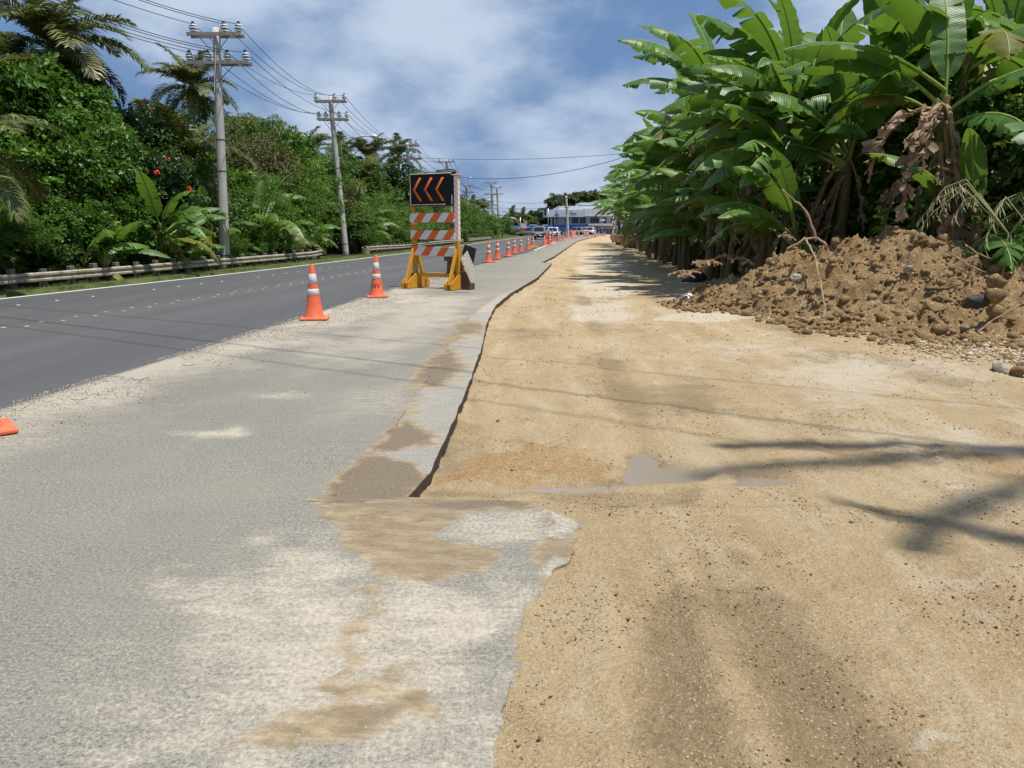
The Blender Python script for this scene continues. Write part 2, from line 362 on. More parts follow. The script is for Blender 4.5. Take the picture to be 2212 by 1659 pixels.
# ---- plan curves (x as a function of distance y)
XL = lambda y: np.interp(y, [-8, 0, 10, 16.1, 18.75, 22.4, 28.4, 35.8, 47.6, 85, 130, 190, 260], [-16.6, -14.4, -12.3, -11.13, -10.62, -9.9, -8.95, -7.88, -6.33, -2.6, 2.0, 9.5, 20])
XS = lambda y: np.interp(y, [-8, 0, 3, 6.06, 7.15, 8.9, 12.4, 16.7, 23, 32, 47.6, 91, 130, 190, 260], [-5.6, -4.9, -4.55, -4.32, -4.2, -4.0, -3.62, -3.2, -2.5, -1.25, 1.1, 5.6, 10, 18, 29])
_XC = lambda y: np.interp(y, [-8, 0, 1.83, 2.17, 2.44, 2.75, 2.82, 3.0, 3.2, 3.6, 3.8, 3.93, 3.99, 4.43, 5.16, 6.5, 9.4, 11.8, 14.65, 17.3, 23, 32, 33.2, 33.3, 40, 47.6, 91, 130, 190, 260], [-0.25, -0.12, -0.05, -0.02, 0.02, 0.05, 0.12, 0.16, 0.27, 0.36, 0.2, 0.05, -0.6, -0.51, -0.49, -0.44, -0.39, -0.41, -0.33, -0.06, 0.77, 1.67, 1.75, 1.3, 2.2, 3.05, 7.9, 14, 24, 36])
def XC(y):
    y = np.asarray(y, float); near = 1 - sstep(3.85, 4.05, y)
    j = near * (0.013 * fbm(y * 14, y * 0 + 3.3, 4, 3) + 0.018 * np.sign(pn(y * 5, y * 0 + 9.1, 4)) * (np.abs(pn(y * 5, y * 0 + 9.1, 4)) > 0.35)) + (1 - near) * 0.010 * fbm(y * 2.2, y * 0 + 1.7, 4, 9)
    return _XC(y) + j
rows_n = np.concatenate([np.linspace(-8, 1.0, 46)[:-1], 1.0 * np.exp(np.arange(0, 1) * 0.0)])
def make_rows(growth, ymax, y0=1.0):
    r = [y0]
    while r[-1] < ymax: r.append(r[-1] + max(0.014, r[-1] * growth))
    return np.concatenate([np.linspace(-8, y0, 40)[:-1], np.array(r)])

DROP = 0.095
def dirt_base(X, Y):
    near = sstep(3.86, 4.2, Y); far = sstep(2.2, 6.0, Y); k = sstep(0.2, 1.6, X)
    return -0.006 - (DROP - 0.006) * (near * (1 - k) + far * k) - 0.02 * sstep(0.3, 2.5, X)
PUD = [GP(q, -0.1) for q in (
    [(1330, 1034), (1350, 1012), (1352, 994), (1362, 982), (1390, 978), (1420, 990), (1440, 1000), (1490, 1008), (1545, 1026), (1510, 1038), (1440, 1036), (1390, 1043), (1340, 1048)],
    [(1560, 1046), (1590, 1026), (1650, 1022), (1745, 1030), (1700, 1044), (1620, 1051)],
    [(1085, 1052), (1150, 1046), (1250, 1046), (1352, 1034), (1380, 1040), (1330, 1056), (1240, 1062), (1150, 1056)],
    [(1265, 1004), (1300, 999), (1340, 1004), (1352, 1014), (1310, 1012)])]
WLEVEL = -0.117
def dirt_height(X, Y):
    near = 1 - sstep(18, 45, Y)
    z = dirt_base(X, Y) + 0.014 * fbm(X * 0.8, Y * 0.8, 3, 21) + near * (0.011 * fbm(X * 3.1, Y * 3.1, 3, 33) + 0.006 * fbm(X * 14, Y * 14, 3, 41) + 0.012 * np.clip(fbm(X * 1.1 + 5, Y * 1.1, 3, 43), 0, 1) * np.clip(0.7 - cells(X * 16, Y * 16, 44), 0, 1))
    # tyre ruts with lifted shoulders
    for (x0, y0, x1, y1, w, dep) in ((0.47, 1.0, 0.62, 3.9, 0.13, 0.012), (0.98, 1.0, 0.86, 3.9, 0.12, 0.010), (1.0, 5.0, 2.4, 32, 0.2, 0.012), (2.6, 5.5, 4.3, 32, 0.2, 0.012), (1.55, 1.4, 3.3, 9.0, 0.14, 0.008)):
        tt = np.clip((Y - y0) / (y1 - y0), 0, 1); xc = x0 + (x1 - x0) * tt + 0.05 * pn(Y * 0.7, Y * 0 + w * 9, 8); d = np.abs(X - xc) / w; inr = sstep(y0 - 0.3, y0 + 0.3, Y) * (1 - sstep(y1 - 0.8, y1 + 0.6, Y))
        z = z + inr * dep * (-np.exp(-(d ** 4)) + 0.7 * np.exp(-((d - 1.5) ** 2) * 6))
        z = z + inr * np.exp(-(d ** 4)) * 0.0045 * np.sign(np.sin(Y * 46 + 2.2 * (X - xc) / w))
    # crumbled ridges and clod patches
    for pts, amp, fr in RUBBLE:
        m = polymask(X, Y, pts, 0.25, 0.2, 3, 5)
        z = z + m * amp * (0.35 + np.clip(0.75 - cells(X * fr, Y * fr, 7), 0, 1) * 1.3 + 0.6 * np.clip(0.7 - cells(X * fr * 2.3, Y * fr * 2.3, 9), 0, 1))
    for k, q in enumerate(PUD):
        m = polymask(X, Y, q, 0.05, 0.07, 5, 60 + k)
        z = z * (1 - m) + m * (WLEVEL - 0.012 + 0.003 * pn(X * 9, Y * 9, 4))
    ring = np.zeros(X.shape)
    for k, q in enumerate(PUD): ring = np.maximum(ring, polymask(X, Y, q, 0.22, 0.0))
    z = np.where((ring > 0.02), z * (1 - 0.75 * ring) + 0.75 * ring * (np.minimum(z, WLEVEL + 0.004)), z)
    z = np.maximum(z, np.where(ring > 0.02, -9, WLEVEL + 0.006))
    return z
RUBBLE = [(GP([(1690, 905), (1640, 880), (1740, 872), (1860, 885), (1950, 905), (1840, 915)], -0.1), 0.035, 7),
          (GP([(1860, 985), (1950, 965), (2080, 985), (2160, 1010), (2020, 1012)], -0.1), 0.04, 7),
          (GP([(930, 1045), (1000, 1000), (1120, 960), (1330, 975), (1340, 1030), (1200, 1040), (1050, 1050)], -0.1), 0.016, 11),
          (GP([(1700, 1110), (1850, 1110), (1880, 1150), (1760, 1160)], -0.1), 0.02, 10),
          (GP([(1750, 760), (1900, 740), (2212, 760), (2212, 850), (2000, 830), (1850, 790)], -0.1), 0.022, 8),
          (GP([(1230, 690), (1300, 700), (1420, 750), (1500, 770), (1380, 790), (1280, 740)], -0.1), 0.014, 10),
          (GP([(1950, 1330), (2212, 1300), (2212, 1659), (2000, 1659), (1900, 1450)], -0.03), 0.008, 12)]

# ---- terrain, far sheet
mb = MB(); s_ = 3500
X0 = np.concatenate([[-3500, -900, -300], np.linspace(-120, 120, 61), [300, 900, 3500]]); Y0 = np.concatenate([[-3500, -600, -100], np.linspace(-30, 330, 91), [700, 3500]])
XX, YY = np.meshgrid(X0, Y0)
ZZ = -0.2 - 0.05 * np.abs(pn(XX * 0.1, YY * 0.1, 2))
left = sstep(2.0, 14.0, (XL(YY) - 1.6) - XX) * (YY > -40) * (YY < 300); ZZ = ZZ + left * (1.2 * sstep(0, 30, YY) + 0.35 * fbm(XX * 0.15, YY * 0.15, 3, 12))
ter = link('ground', npmesh('ground', np.stack([XX, YY, ZZ], -1).reshape(-1, 3), gridF(len(Y0), len(X0)), M['terrain'])); tag(ter, kind='structure', label='dark soil ground under the roadside thickets')

# ---- fresh asphalt carriageway
ry = make_rows(0.03, 260); nc = 70; t = np.linspace(0, 1, nc) ** 0.5
xa, xb = XL(ry) - 0.12, XS(ry); XX = xa[:, None] + (xb - xa)[:, None] * t[None, :]; YY = np.repeat(ry[:, None], nc, 1)
dust = 0.55 * sstep(0.5, 0.0, xb[:, None] - XX + 0.12 * fbm(YY * 1.3, XX * 1.3, 3, 7)) ** 1.5 * (1 - sstep(40, 60, YY)) - 0.12
dust = np.maximum(dust, 0.28 * polymask(XX, YY, GP([(150, 800), (420, 750), (600, 690), (420, 715), (200, 770)]), 0.8))
mid = (XL(YY) * 0.55 + XS(YY) * 0.45)
worn = np.exp(-((XX - mid - 0.9) / 0.5) ** 2) + 0.9 * np.exp(-((XX - mid - 2.4) / 0.5) ** 2) + 0.4 * np.exp(-((XX - mid + 0.9) / 0.5) ** 2)
road = link('road', npmesh('road', np.stack([XX, YY, 0 * XX], -1).reshape(-1, 3), gridF(len(ry), nc), M['road'], attrs={'dust': dust, 'worn': worn}))
tag(road, kind='structure', label='fresh dark asphalt carriageway')

# ---- old grey shoulder with broken edge
ry = make_rows(0.0065, 230); nc = 170; t = np.linspace(0, 1, nc) ** 0.72
xa, xb = XS(ry), XC(ry); XX = xa[:, None] + (xb - xa)[:, None] * t[None, :]; YY = np.repeat(ry[:, None], nc, 1)
nearr = 1 - sstep(10, 22, YY)
ZZ = nearr * (0.004 * fbm(XX * 1.2, YY * 1.2, 3, 51) + 0.0012 * fbm(XX * 9, YY * 9, 2, 52)) * sstep(0, 0.4, XX - xa[:, None])
edge = xb[:, None] - XX
seam_x = np.interp(YY, [3.95, 4.4, 5.2, 6.4, 7.0, 9, 11.4, 14, 17, 23], [-1.02, -0.98, -0.92, -0.88, -0.86, -0.83, -0.8, -0.62, -0.28, 0.5])
cement = sstep(-0.03, 0.03, XX - seam_x) * (YY > 3.97) * (1 - sstep(15, 20, YY))
band = sstep(1.6, 0.2, XX - xa[:, None] + 0.35 * fbm(YY * 0.9, XX * 0.9, 3, 17)) * sstep(-0.12, 0.10, XX - xa[:, None])
dust = 0.13 + 0.6 * band * (1 - sstep(14, 26, YY)) + 0.14 * sstep(2.2, 0.4, edge) + 0.18 * sstep(10, 18, YY)
D = lambda pts, a, soft, w=0.1, f=3: a * polymask(XX, YY, GP(pts), soft * 1.35, w * 1.5, f, 77)
dust += D([(300, 1659), (470, 1560), (560, 1430), (520, 1300), (480, 1240), (640, 1190), (760, 1240), (820, 1270), (1090, 1280), (1130, 1300), (960, 1400), (900, 1500), (950, 1659)], 0.46, 0.34, 0.25)
dust += D([(900, 1320), (1130, 1300), (1120, 1420), (1090, 1659), (900, 1659)], 0.2, 0.25, 0.15)
dust += D([(120, 1659), (300, 1480), (420, 1300), (520, 1180), (660, 1180), (560, 1430), (470, 1659)], 0.2, 0.5, 0.3)
dust += D([(640, 760), (760, 700), (900, 640), (1010, 640), (980, 700), (900, 740), (760, 790), (660, 800)], 0.42, 0.5, 0.3, 1.5)
dust += D([(380, 935), (520, 925), (540, 938), (420, 945)], 0.75, 0.12, 0.06) + D([(540, 855), (640, 845), (650, 858), (560, 862)], 0.55, 0.15, 0.06)
dust += D([(700, 870), (860, 810), (900, 850), (840, 900), (720, 900)], 0.22, 0.3, 0.2, 2)
dust += D([(940, 1160), (1010, 1112), (1178, 1104), (1172, 1165), (1050, 1178)], 0.36, 0.05, 0.02, 5) + D([(1188, 1108), (1215, 1100), (1252, 1106), (1256, 1140), (1215, 1166), (1184, 1160)], 0.4, 0.03, 0.015, 6) + D([(1170, 1228), (1198, 1200), (1240, 1214), (1218, 1240), (1178, 1242)], 0.36, 0.03, 0.015, 6)
dust += cement * (0.10 + 0.12 * sstep(4, 9, YY))
mud = np.zeros(XX.shape)
def MU(pts, a, soft=0.05, w=0.05, f=5):
    global mud
    mud = np.maximum(mud, a * polymask(XX, YY, GP(pts), soft * 1.9 + 0.02, w * 1.5, f, 91))
MU([(688, 1090), (738, 1012), (800, 985), (860, 992), (905, 1005), (925, 1020), (884, 1074), (760, 1090)], 1.3, 0.04, 0.04)
MU([(796, 978), (862, 902), (905, 915), (952, 952), (890, 968)], 1.25, 0.06, 0.05); MU([(860, 900), (895, 850), (915, 850), (900, 900)], 0.8, 0.05)
MU([(888, 838), (905, 800), (958, 745), (992, 770), (1002, 800), (950, 838)], 1.3, 0.12, 0.08, 3); MU([(948, 742), (1000, 690), (1046, 698), (1040, 716), (985, 738)], 1.1, 0.15, 0.1, 3); MU([(1000, 690), (1040, 650), (1056, 640), (1040, 690)], 0.5, 0.15, 0.08, 3)
MU([(690, 1092), (884, 1076), (1110, 1066), (1190, 1092), (1180, 1104), (1100, 1106), (1010, 1112), (940, 1160), (1050, 1180), (1096, 1182), (1045, 1240), (930, 1256), (806, 1244), (755, 1190), (716, 1130)], 0.82, 0.03, 0.03)
MU([(884, 1076), (1110, 1066), (1180, 1084), (1110, 1104), (960, 1106)], 1.25, 0.06, 0.04)
MU([(1160, 1290), (1150, 1190), (1180, 1100), (1262, 1098), (1300, 1200), (1230, 1250)], 0.8, 0.02, 0.02)
keep = polymask(XX, YY, GP([(940, 1160), (1010, 1112), (1178, 1104), (1168, 1165), (1050, 1178)]), 0.025, 0.02, 6, 3) + polymask(XX, YY, GP([(1190, 1108), (1215, 1100), (1252, 1106), (1256, 1140), (1215, 1166), (1184, 1160)]), 0.015, 0.01, 6, 3) + polymask(XX, YY, GP([(1170, 1228), (1198, 1200), (1240, 1214), (1218, 1240), (1178, 1242)]), 0.015, 0.01, 6, 3)
mud *= (1 - np.clip(keep, 0, 1))
for q in ([(798, 1262), (818, 1262), (800, 1340), (775, 1410), (738, 1462), (750, 1400), (780, 1330)], [(655, 1500), (690, 1458), (725, 1478), (890, 1448), (800, 1492), (740, 1512), (670, 1508)], [(560, 1592), (640, 1562), (720, 1530), (830, 1505), (905, 1520), (850, 1572), (700, 1585), (640, 1600)]):
    MU(q, 1.15, 0.07, 0.06, 5)
MU([(690, 1540), (760, 1515), (800, 1520), (720, 1560)], 0.6, 0.06)
MU([(680, 1659), (690, 1600), (705, 1600), (695, 1659)], 0.45, 0.04)
crack = np.exp(-((XX - seam_x - 0.012 * fbm(YY * 6, YY * 0, 3, 5)) / 0.010) ** 2) * (YY > 3.97) * (YY < 19) * (0.45 + 0.7 * np.clip(fbm(YY * 1.3, YY * 0 + 4, 2, 6), -0.4, 0.6))
crack = np.maximum(crack, 0.8 * np.exp(-((YY - 3.93 - 0.02 * fbm(XX * 5, XX * 0, 3, 5)) / 0.008) ** 2) * (XX > -1.15) * (XX < -0.75))
def seg(a, b, w, s_):
    a, b = G(*a), G(*b); dx, dy = b.x - a.x, b.y - a.y; wx_ = XX + 0.02 * fbm(XX * 5, YY * 5, 3, 301); wy_ = YY + 0.02 * fbm(XX * 5 + 9, YY * 5, 3, 302); tt = np.clip(((wx_ - a.x) * dx + (wy_ - a.y) * dy) / (dx * dx + dy * dy), 0, 1); d = np.hypot(wx_ - a.x - tt * dx, wy_ - a.y - tt * dy); return s_ * np.exp(-(d / w) ** 2)
for a_, b_, s_ in (((660, 908), (752, 856), 0.5), ((752, 856), (872, 852), 0.5), ((520, 1040), (600, 985), 0.4), ((300, 1150), (420, 1090), 0.35), ((420, 1090), (470, 1100), 0.35), ((60, 1330), (180, 1300), 0.35), ((1000, 600), (1070, 590), 0.55), ((1115, 610), (1140, 598), 0.5), ((700, 1085), (738, 1015), 0.6)):
    crack = np.maximum(crack, seg(a_, b_, 0.014, s_))
rust = np.exp(-((XX - seam_x + 0.02) / 0.03) ** 2) * (YY > 4.2) * (YY < 14) * (fbm(YY * 1.1, YY * 0 + 8, 2, 16) > 0.0)
V = np.stack([XX, YY, ZZ], -1)
wall = V[:, -1:, :].copy(); wall2 = wall.copy()
wj = 0.018 * fbm(ry * 13, ry * 0 + 2, 3, 71); wall[:, 0, 0] += np.abs(wj) * 0.4 - 0.003; wall[:, 0, 2] -= 0.012; wall2[:, 0, 0] += 0.012 + wj; wall2[:, 0, 2] -= 0.3
def padc(a): return np.concatenate([a, a[:, -1:], a[:, -1:]], 1)
V = np.concatenate([V, wall, wall2], 1); at = {k: padc(a) for k, a in dict(dust=dust, mud=mud, cement=cement, crack=crack, rust=rust).items()}
at['mud'][:, -1] = 0.3; at['crack'][:, -1] = 1.0; at['crack'][:, -2] = 0.9; at['crack'][:, -3] = np.maximum(at['crack'][:, -3], 0.45); at['crack'][ry < 3.95, -3:] *= 0.45; at['mud'][:, -2] = np.maximum(at['mud'][:, -2], 0.42); at['dust'][:, -1] = 0
sh = link('road_shoulder', npmesh('road_shoulder', V.reshape(-1, 3), gridF(len(ry), nc + 2), M['old'], attrs=at)); tag(sh, kind='structure', label='old grey asphalt shoulder with a broken cut edge and dried mud')

# ---- coral dirt strip
ry = make_rows(0.0058, 230); nc = 330; t = np.linspace(0, 1, nc) ** 1.15
XR = lambda y: np.interp(y, [-8, 1, 3, 6, 10, 18, 30, 60, 90, 130, 190, 260], [6, 6, 7, 9, 11, 14, 13, 15, 19, 26, 52, 66])
xa, xb = XC(ry) - 0.004, XR(ry); XX = xa[:, None] + (xb - xa)[:, None] * t[None, :]; YY = np.repeat(ry[:, None], nc, 1)
ZZ = dirt_height(XX, YY)
lip = sstep(0.10, 0.0, XX - xa[:, None]) * (Y_ if False else 1) * sstep(3.95, 4.3, YY); ZZ += lip * 0.02 * (0.4 + np.clip(fbm(YY * 4, XX * 4, 3, 14), -0.5, 1))
pale = 0.05 + 0.6 * fbm(XX * 0.45, YY * 0.3, 4, 25) + 0.3 * sstep(1.5, 4.0, XX) * sstep(5.0, 7.5, YY) * (1 - sstep(11, 20, YY)); wet = 0.12 + 0.75 * fbm(XX * 0.55 + 9, YY * 0.38, 4, 26) - 0.05 * sstep(12, 20, YY); orange = 0.12 + 0.4 * fbm(XX * 0.6 + 3, YY * 0.5, 4, 27)
D = lambda pts, a, soft, w=0.1, f=3: a * polymask(XX, YY, GP(pts, -0.09), soft, w, f, 177)
pale += D([(1250, 545), (1330, 540), (1366, 580), (1362, 690), (1300, 700), (1238, 690), (1244, 610)], 0.95, 0.35, 0.15, 1.5) + D([(1395, 688), (1500, 670), (1650, 678), (1560, 694), (1460, 694)], 1.0, 0.12, 0.08, 2)
pale += D([(1700, 1120), (1760, 1100), (1900, 1105), (1880, 1140), (1780, 1150)], 0.55, 0.15) + D([(1850, 1290), (2100, 1200), (2212, 1230), (2200, 1330), (1980, 1340)], 0.6, 0.25, 0.2) + D([(1700, 800), (1900, 760), (2212, 780), (2212, 880), (1900, 850)], 0.45, 0.5, 0.3, 1)
pale += D([(1900, 1650), (1960, 1620), (2080, 1640), (2080, 1659), (1900, 1659)], 0.9, 0.05) + D([(1990, 1050), (2040, 1040), (2120, 1050), (2060, 1062)], 1.0, 0.05) + D([(1960, 1025), (2000, 1020), (2010, 1030)], 0.9, 0.05)
wet += D([(1380, 1659), (1390, 1400), (1420, 1150), (1520, 1150), (1540, 1350), (1545, 1659)], 0.26, 0.07, 0.05, 2.5) + D([(1700, 1659), (1640, 1400), (1560, 1180), (1680, 1180), (1790, 1400), (1850, 1659)], 0.18, 0.07, 0.08, 2.5)
wet += D([(1280, 850), (1560, 800), (1690, 840), (1600, 885), (1400, 900)], 0.45, 0.4, 0.25, 2) + D([(1060, 770), (1200, 730), (1330, 780), (1300, 880), (1100, 880)], 0.22, 0.5, 0.3, 1.5)
wet += D([(905, 1072), (940, 1060), (1400, 1062), (1560, 1060), (1500, 1110), (1250, 1100), (1180, 1080)], 0.62, 0.06, 0.05) + D([(1060, 1290), (1130, 1290), (1110, 1480), (1090, 1659), (1160, 1659), (1180, 1400), (1200, 1280)], 0.25, 0.06, 0.06)
wet += D([(1640, 1060), (1760, 1080), (1880, 1140), (1780, 1170), (1660, 1120)], 0.35, 0.1, 0.1) + D([(960, 900), (1050, 880), (1060, 1000), (920, 1040), (950, 960)], 0.3, 0.08, 0.08)
for q in PUD: wet = np.maximum(wet, 1.05 * polymask(XX, YY, q, 0.16, 0.07, 5, 3))
orange += D([(930, 1048), (1000, 1000), (1120, 955), (1330, 970), (1340, 1030), (1200, 1040), (1050, 1050)], 0.8, 0.1, 0.12) + D([(1850, 980), (2100, 960), (2212, 1000), (2212, 1060), (1900, 1050)], 0.5, 0.15, 0.12) + D([(1500, 690), (1200, 700), (1060, 760), (1100, 720), (1200, 640), (1240, 690)], 0.25, 0.4, 0.2, 2)
for (x0, y0, x1, y1) in ((0.47, 1.0, 0.62, 3.9), (0.98, 1.0, 0.86, 3.9), (1.0, 5.0, 2.4, 32), (2.6, 5.5, 4.3, 32)):
    tt = np.clip((YY - y0) / (y1 - y0), 0, 1); d = np.abs(XX - (x0 + (x1 - x0) * tt)) / 0.17; wet += 0.36 * np.exp(-d ** 4) * (1 - sstep(y1 - 2, y1, YY))
XB = lambda y: np.interp(y, [0, 10, 15, 20, 30, 40, 58, 75, 95, 130, 200], [9.5, 9.5, 7.0, 6.5, 6.9, 7.8, 9.9, 10.6, 13.5, 21, 40])     # edge of the banana thicket
litter = sstep(-0.6, 1.2, XX - XB(YY)) * 1.1 * (YY > 12)
link_d = link('dirt_strip', npmesh('dirt_strip', np.stack([XX, YY, ZZ], -1).reshape(-1, 3), gridF(len(ry), nc), M['dirt'], attrs=dict(pale=pale, wet=wet, orange=orange, litter=litter)))
tag(link_d, kind='structure', label='tan compacted coral dirt strip with tyre tracks')

# ---- puddle water
t_ = NT('muddy_water'); p_ = t_.geo()
t_.P(Base_Color=(0.25, 0.205, 0.16), Roughness=0.07, Specular_IOR_Level=0.4); t_.bump(t_.noise(18, 2, 0.5, p_), 0.05, 0.003); M['water'] = t_.m
for k, q in enumerate(PUD):
    c = sum((Vector((p.x, p.y, 0)) for p in q), Vector()) / len(q); mb = MB()
    pts = [c + (Vector((p.x, p.y, 0)) - c) * 1.25 for p in q]
    wl = WLEVEL - 0.0012 * k; mb.add([(p.x, p.y, wl) for p in pts] + [(c.x, c.y, wl)], [(i, (i + 1) % len(pts), len(pts)) for i in range(len(pts))])
    o = mb.build('puddle', M['water']); tag(o, kind='structure', label=('still muddy puddle in the middle of the dirt strip', 'long flat puddle to the right on the dirt strip', 'thin puddle along the cut line of the dirt', 'tiny shallow puddle just left of the main puddle')[k])

# ---- painted edge line, raised buttons
def ribbon(fx, w, y0, y1, z, mat, name, parent, n=80):
    ys = np.exp(np.linspace(math.log(y0 + 12), math.log(y1 + 12), n)) - 12; mb = MB(); vs = []
    for y in ys: vs += [(float(fx(y)) - w / 2, y, z), (float(fx(y)) + w / 2, y, z)]
    mb.add(vs, [(2 * i, 2 * i + 1, 2 * i + 3, 2 * i + 2) for i in range(n - 1)]); return mb.build(name, mat, parent)
ribbon(lambda y: XL(y) + 0.10, 0.15, -6, 200, 0.005, M['white_line'], 'edge_line', road)
ribbon(lambda y: XS(y) - 0.02, 0.14, 52, 180, 0.005, M['white_line'], 'lane_line', road)
XY = lambda y: np.interp(y, [-6, 0, 11.2, 12.6, 13.7, 15.3, 17, 21, 28, 36, 47.6, 85, 130, 200], [-10.6, -9.5, -7.72, -7.45, -7.25, -6.98, -6.65, -5.95, -4.9, -3.75, -2.3, 1.7, 6, 14.5])
XW = lambda y: np.interp(y, [-6, 0, 11.2, 14.8, 15.7, 18.3, 20.5, 23.5, 30, 36, 47.6, 85, 130, 200], [-13.3, -12.2, -10.4, -9.79, -9.6, -8.95, -8.5, -7.85, -6.9, -5.85, -4.35, -0.5, 4, 12])
ribbon(lambda y: XY(y) - 0.09, 0.07, 44, 150, 0.005, M['yellow_line'], 'centre_line', road)
def m_button(name, col):
    t = NT(name); t.P(Base_Color=t.mix(t.thr(t.noise(40, 4, 0.7, t.obj()), 0.45, 0.7), col, tuple(c * 0.6 for c in col)), Roughness=0.45); return t.m
bt = MB().lathe([(0.052, 0.0), (0.05, 0.006), (0.036, 0.014), (0.016, 0.019), (0.001, 0.020)], 12)
bw = bt.mesh('pavement_marker', m_button('white_ceramic', (0.55, 0.54, 0.5)), True); by = bt.mesh('pavement_marker', m_button('yellow_ceramic', (0.36, 0.28, 0.17)), True); bg_ = bt.mesh('pavement_marker', m_button('dusty_ceramic', (0.38, 0.35, 0.29)), True)
y = 9.0; k = 0
while y < 62:
    for me, dx in ((bw, 0.0),):
        o = link('pavement_marker', me, road); o.location = (float(XW(y)), y, 0.001); o.scale = (0.75, 0.75, 0.7)
    k += 1; y += (0.95 if k % 4 else 1.9) * (1 if y < 30 else 1.8)
y = 8.5; k = 0
while y < 62:
    for s in (-0.13, 0.13):
        o = link('pavement_marker', by if k % 4 else bg_, road); o.location = (float(XY(y)) + s, y + s * 0.6, 0.001); o.scale = (0.85, 0.85, 0.7)
    k += 1; y += 0.72 if y < 30 else 1.6
for (u, v) in ((1300 * 0.302 + 14, 788), (302, 818), (172, 861)):
    p = G(u, v); o = link('pavement_marker', bg_, road); o.location = (p.x, p.y, 0.002); o.scale = (1.3, 1.3, 1)

# ---- left grass verge
ry = np.linspace(-8, 200, 160); nc = 14; t = np.linspace(0, 1, nc)
xb = XL(ry) - 0.12; xa = xb - 2.6; XX = xa[:, None] + (xb - xa)[:, None] * t[None, :]; YY = np.repeat(ry[:, None], nc, 1)
ZZ = 0.012 + 0.03 * np.abs(pn(XX * 1.7, YY * 1.7, 5)) * sstep(0, 0.3, xb[:, None] - XX) - 0.12 * sstep(0.0, 0.4, 0.35 - t[None, :]) + 0.05 * np.exp(-((t[None, :] - 0.75) / 0.2) ** 2)
ZZ[:, -1] = -0.03
vg = link('grass_verge', npmesh('grass_verge', np.stack([XX, YY, ZZ], -1).reshape(-1, 3), gridF(len(ry), nc), M['verge'])); tag(vg, kind='structure', label='narrow grassy verge along the far side of the road')
t_ = NT('grass_blade'); r_ = t_.attr('rnd')
t_.P(Base_Color=t_.ramp(r_, (0.0, (0.05, 0.085, 0.015)), (0.5, (0.09, 0.135, 0.028)), (0.8, (0.15, 0.16, 0.05)), (1.0, (0.27, 0.21, 0.10))), Roughness=0.6); t_.translucent((0.12, 0.17, 0.03), 0.25); M['grass'] = t_.m
def blades(n, xs, ys, zs, hmin, hmax, w, rnd=None, lean=0.5):
    n = len(xs); a = rng.uniform(0, 2 * math.pi, n); h = rng.uniform(hmin, hmax, n); la = rng.uniform(0, 2 * math.pi, n); l = h * rng.uniform(0.1, lean, n)
    b = np.stack([xs, ys, zs], -1); d = np.stack([np.cos(a), np.sin(a), 0 * a], -1) * w; tip = b + np.stack([np.cos(la) * l, np.sin(la) * l, h], -1)
    V = np.stack([b - d, b + d, tip], 1).reshape(-1, 3); F = np.arange(3 * n).reshape(-1, 3)
    return V, F, np.repeat(rng.uniform(0, 1, n) if rnd is None else rnd, 3)
n = 42000; yy = np.exp(rng.uniform(math.log(9), math.log(75), n)); off = rng.beta(1.1, 1.3, n) * 1.75; xx = XL(yy) - 0.13 - off
dens = fbm(xx * 1.3, yy * 1.3, 3, 81); ok = dens > -0.25; xx, yy, off = xx[ok], yy[ok], off[ok]
V, F, rn = blades(len(xx), xx, yy, 0.02 + 0 * xx, 0.03, 0.11, 0.007, lean=1.0)
go = link('grass', npmesh('grass', V, F, M['grass'], False, attrs={'rnd': rn})); tag(go, 'short green grass along the far edge of the road', 'grass', kind='stuff')

# ---- loose stones as stuff
def rock_mesh(sub, seed, jag=0.28):
    bm = bmesh.new(); bmesh.ops.create_icosphere(bm, subdivisions=sub, radius=1.0); r = random.Random(seed)
    dirs = [Vector((r.gauss(0, 1), r.gauss(0, 1), r.gauss(0, 1))).normalized() for _ in range(10)]; amp = [r.uniform(-jag, jag) for _ in dirs]
    for v in bm.verts:
        n = v.co.normalized(); k = 1 + sum(a * max(0, n.dot(d)) ** 3 for a, d in zip(amp, dirs)) + r.uniform(-0.05, 0.05); v.co = n * k
    bmesh.ops.triangulate(bm, faces=bm.faces)
    V = np.array([v.co[:] for v in bm.verts]); F = np.array([[v.index for v in f.verts] for f in bm.faces]); bm.free(); return V, F
ROCKS0 = [rock_mesh(1, s)for s in range(5)]
def octa(seed):
    r = np.random.default_rng(seed); V = np.array([(1, 0, 0), (0, 1, 0), (-1, 0, 0), (0, -1, 0), (0.2, 0.1, 1), (0, 0, -1)], float) + r.uniform(-0.35, 0.35, (6, 3)); F = np.array([(0, 1, 4), (1, 2, 4), (2, 3, 4), (3, 0, 4), (1, 0, 5), (2, 1, 5), (3, 2, 5), (0, 3, 5)]); return V, F
OCT = [octa(s) for s in range(8)]
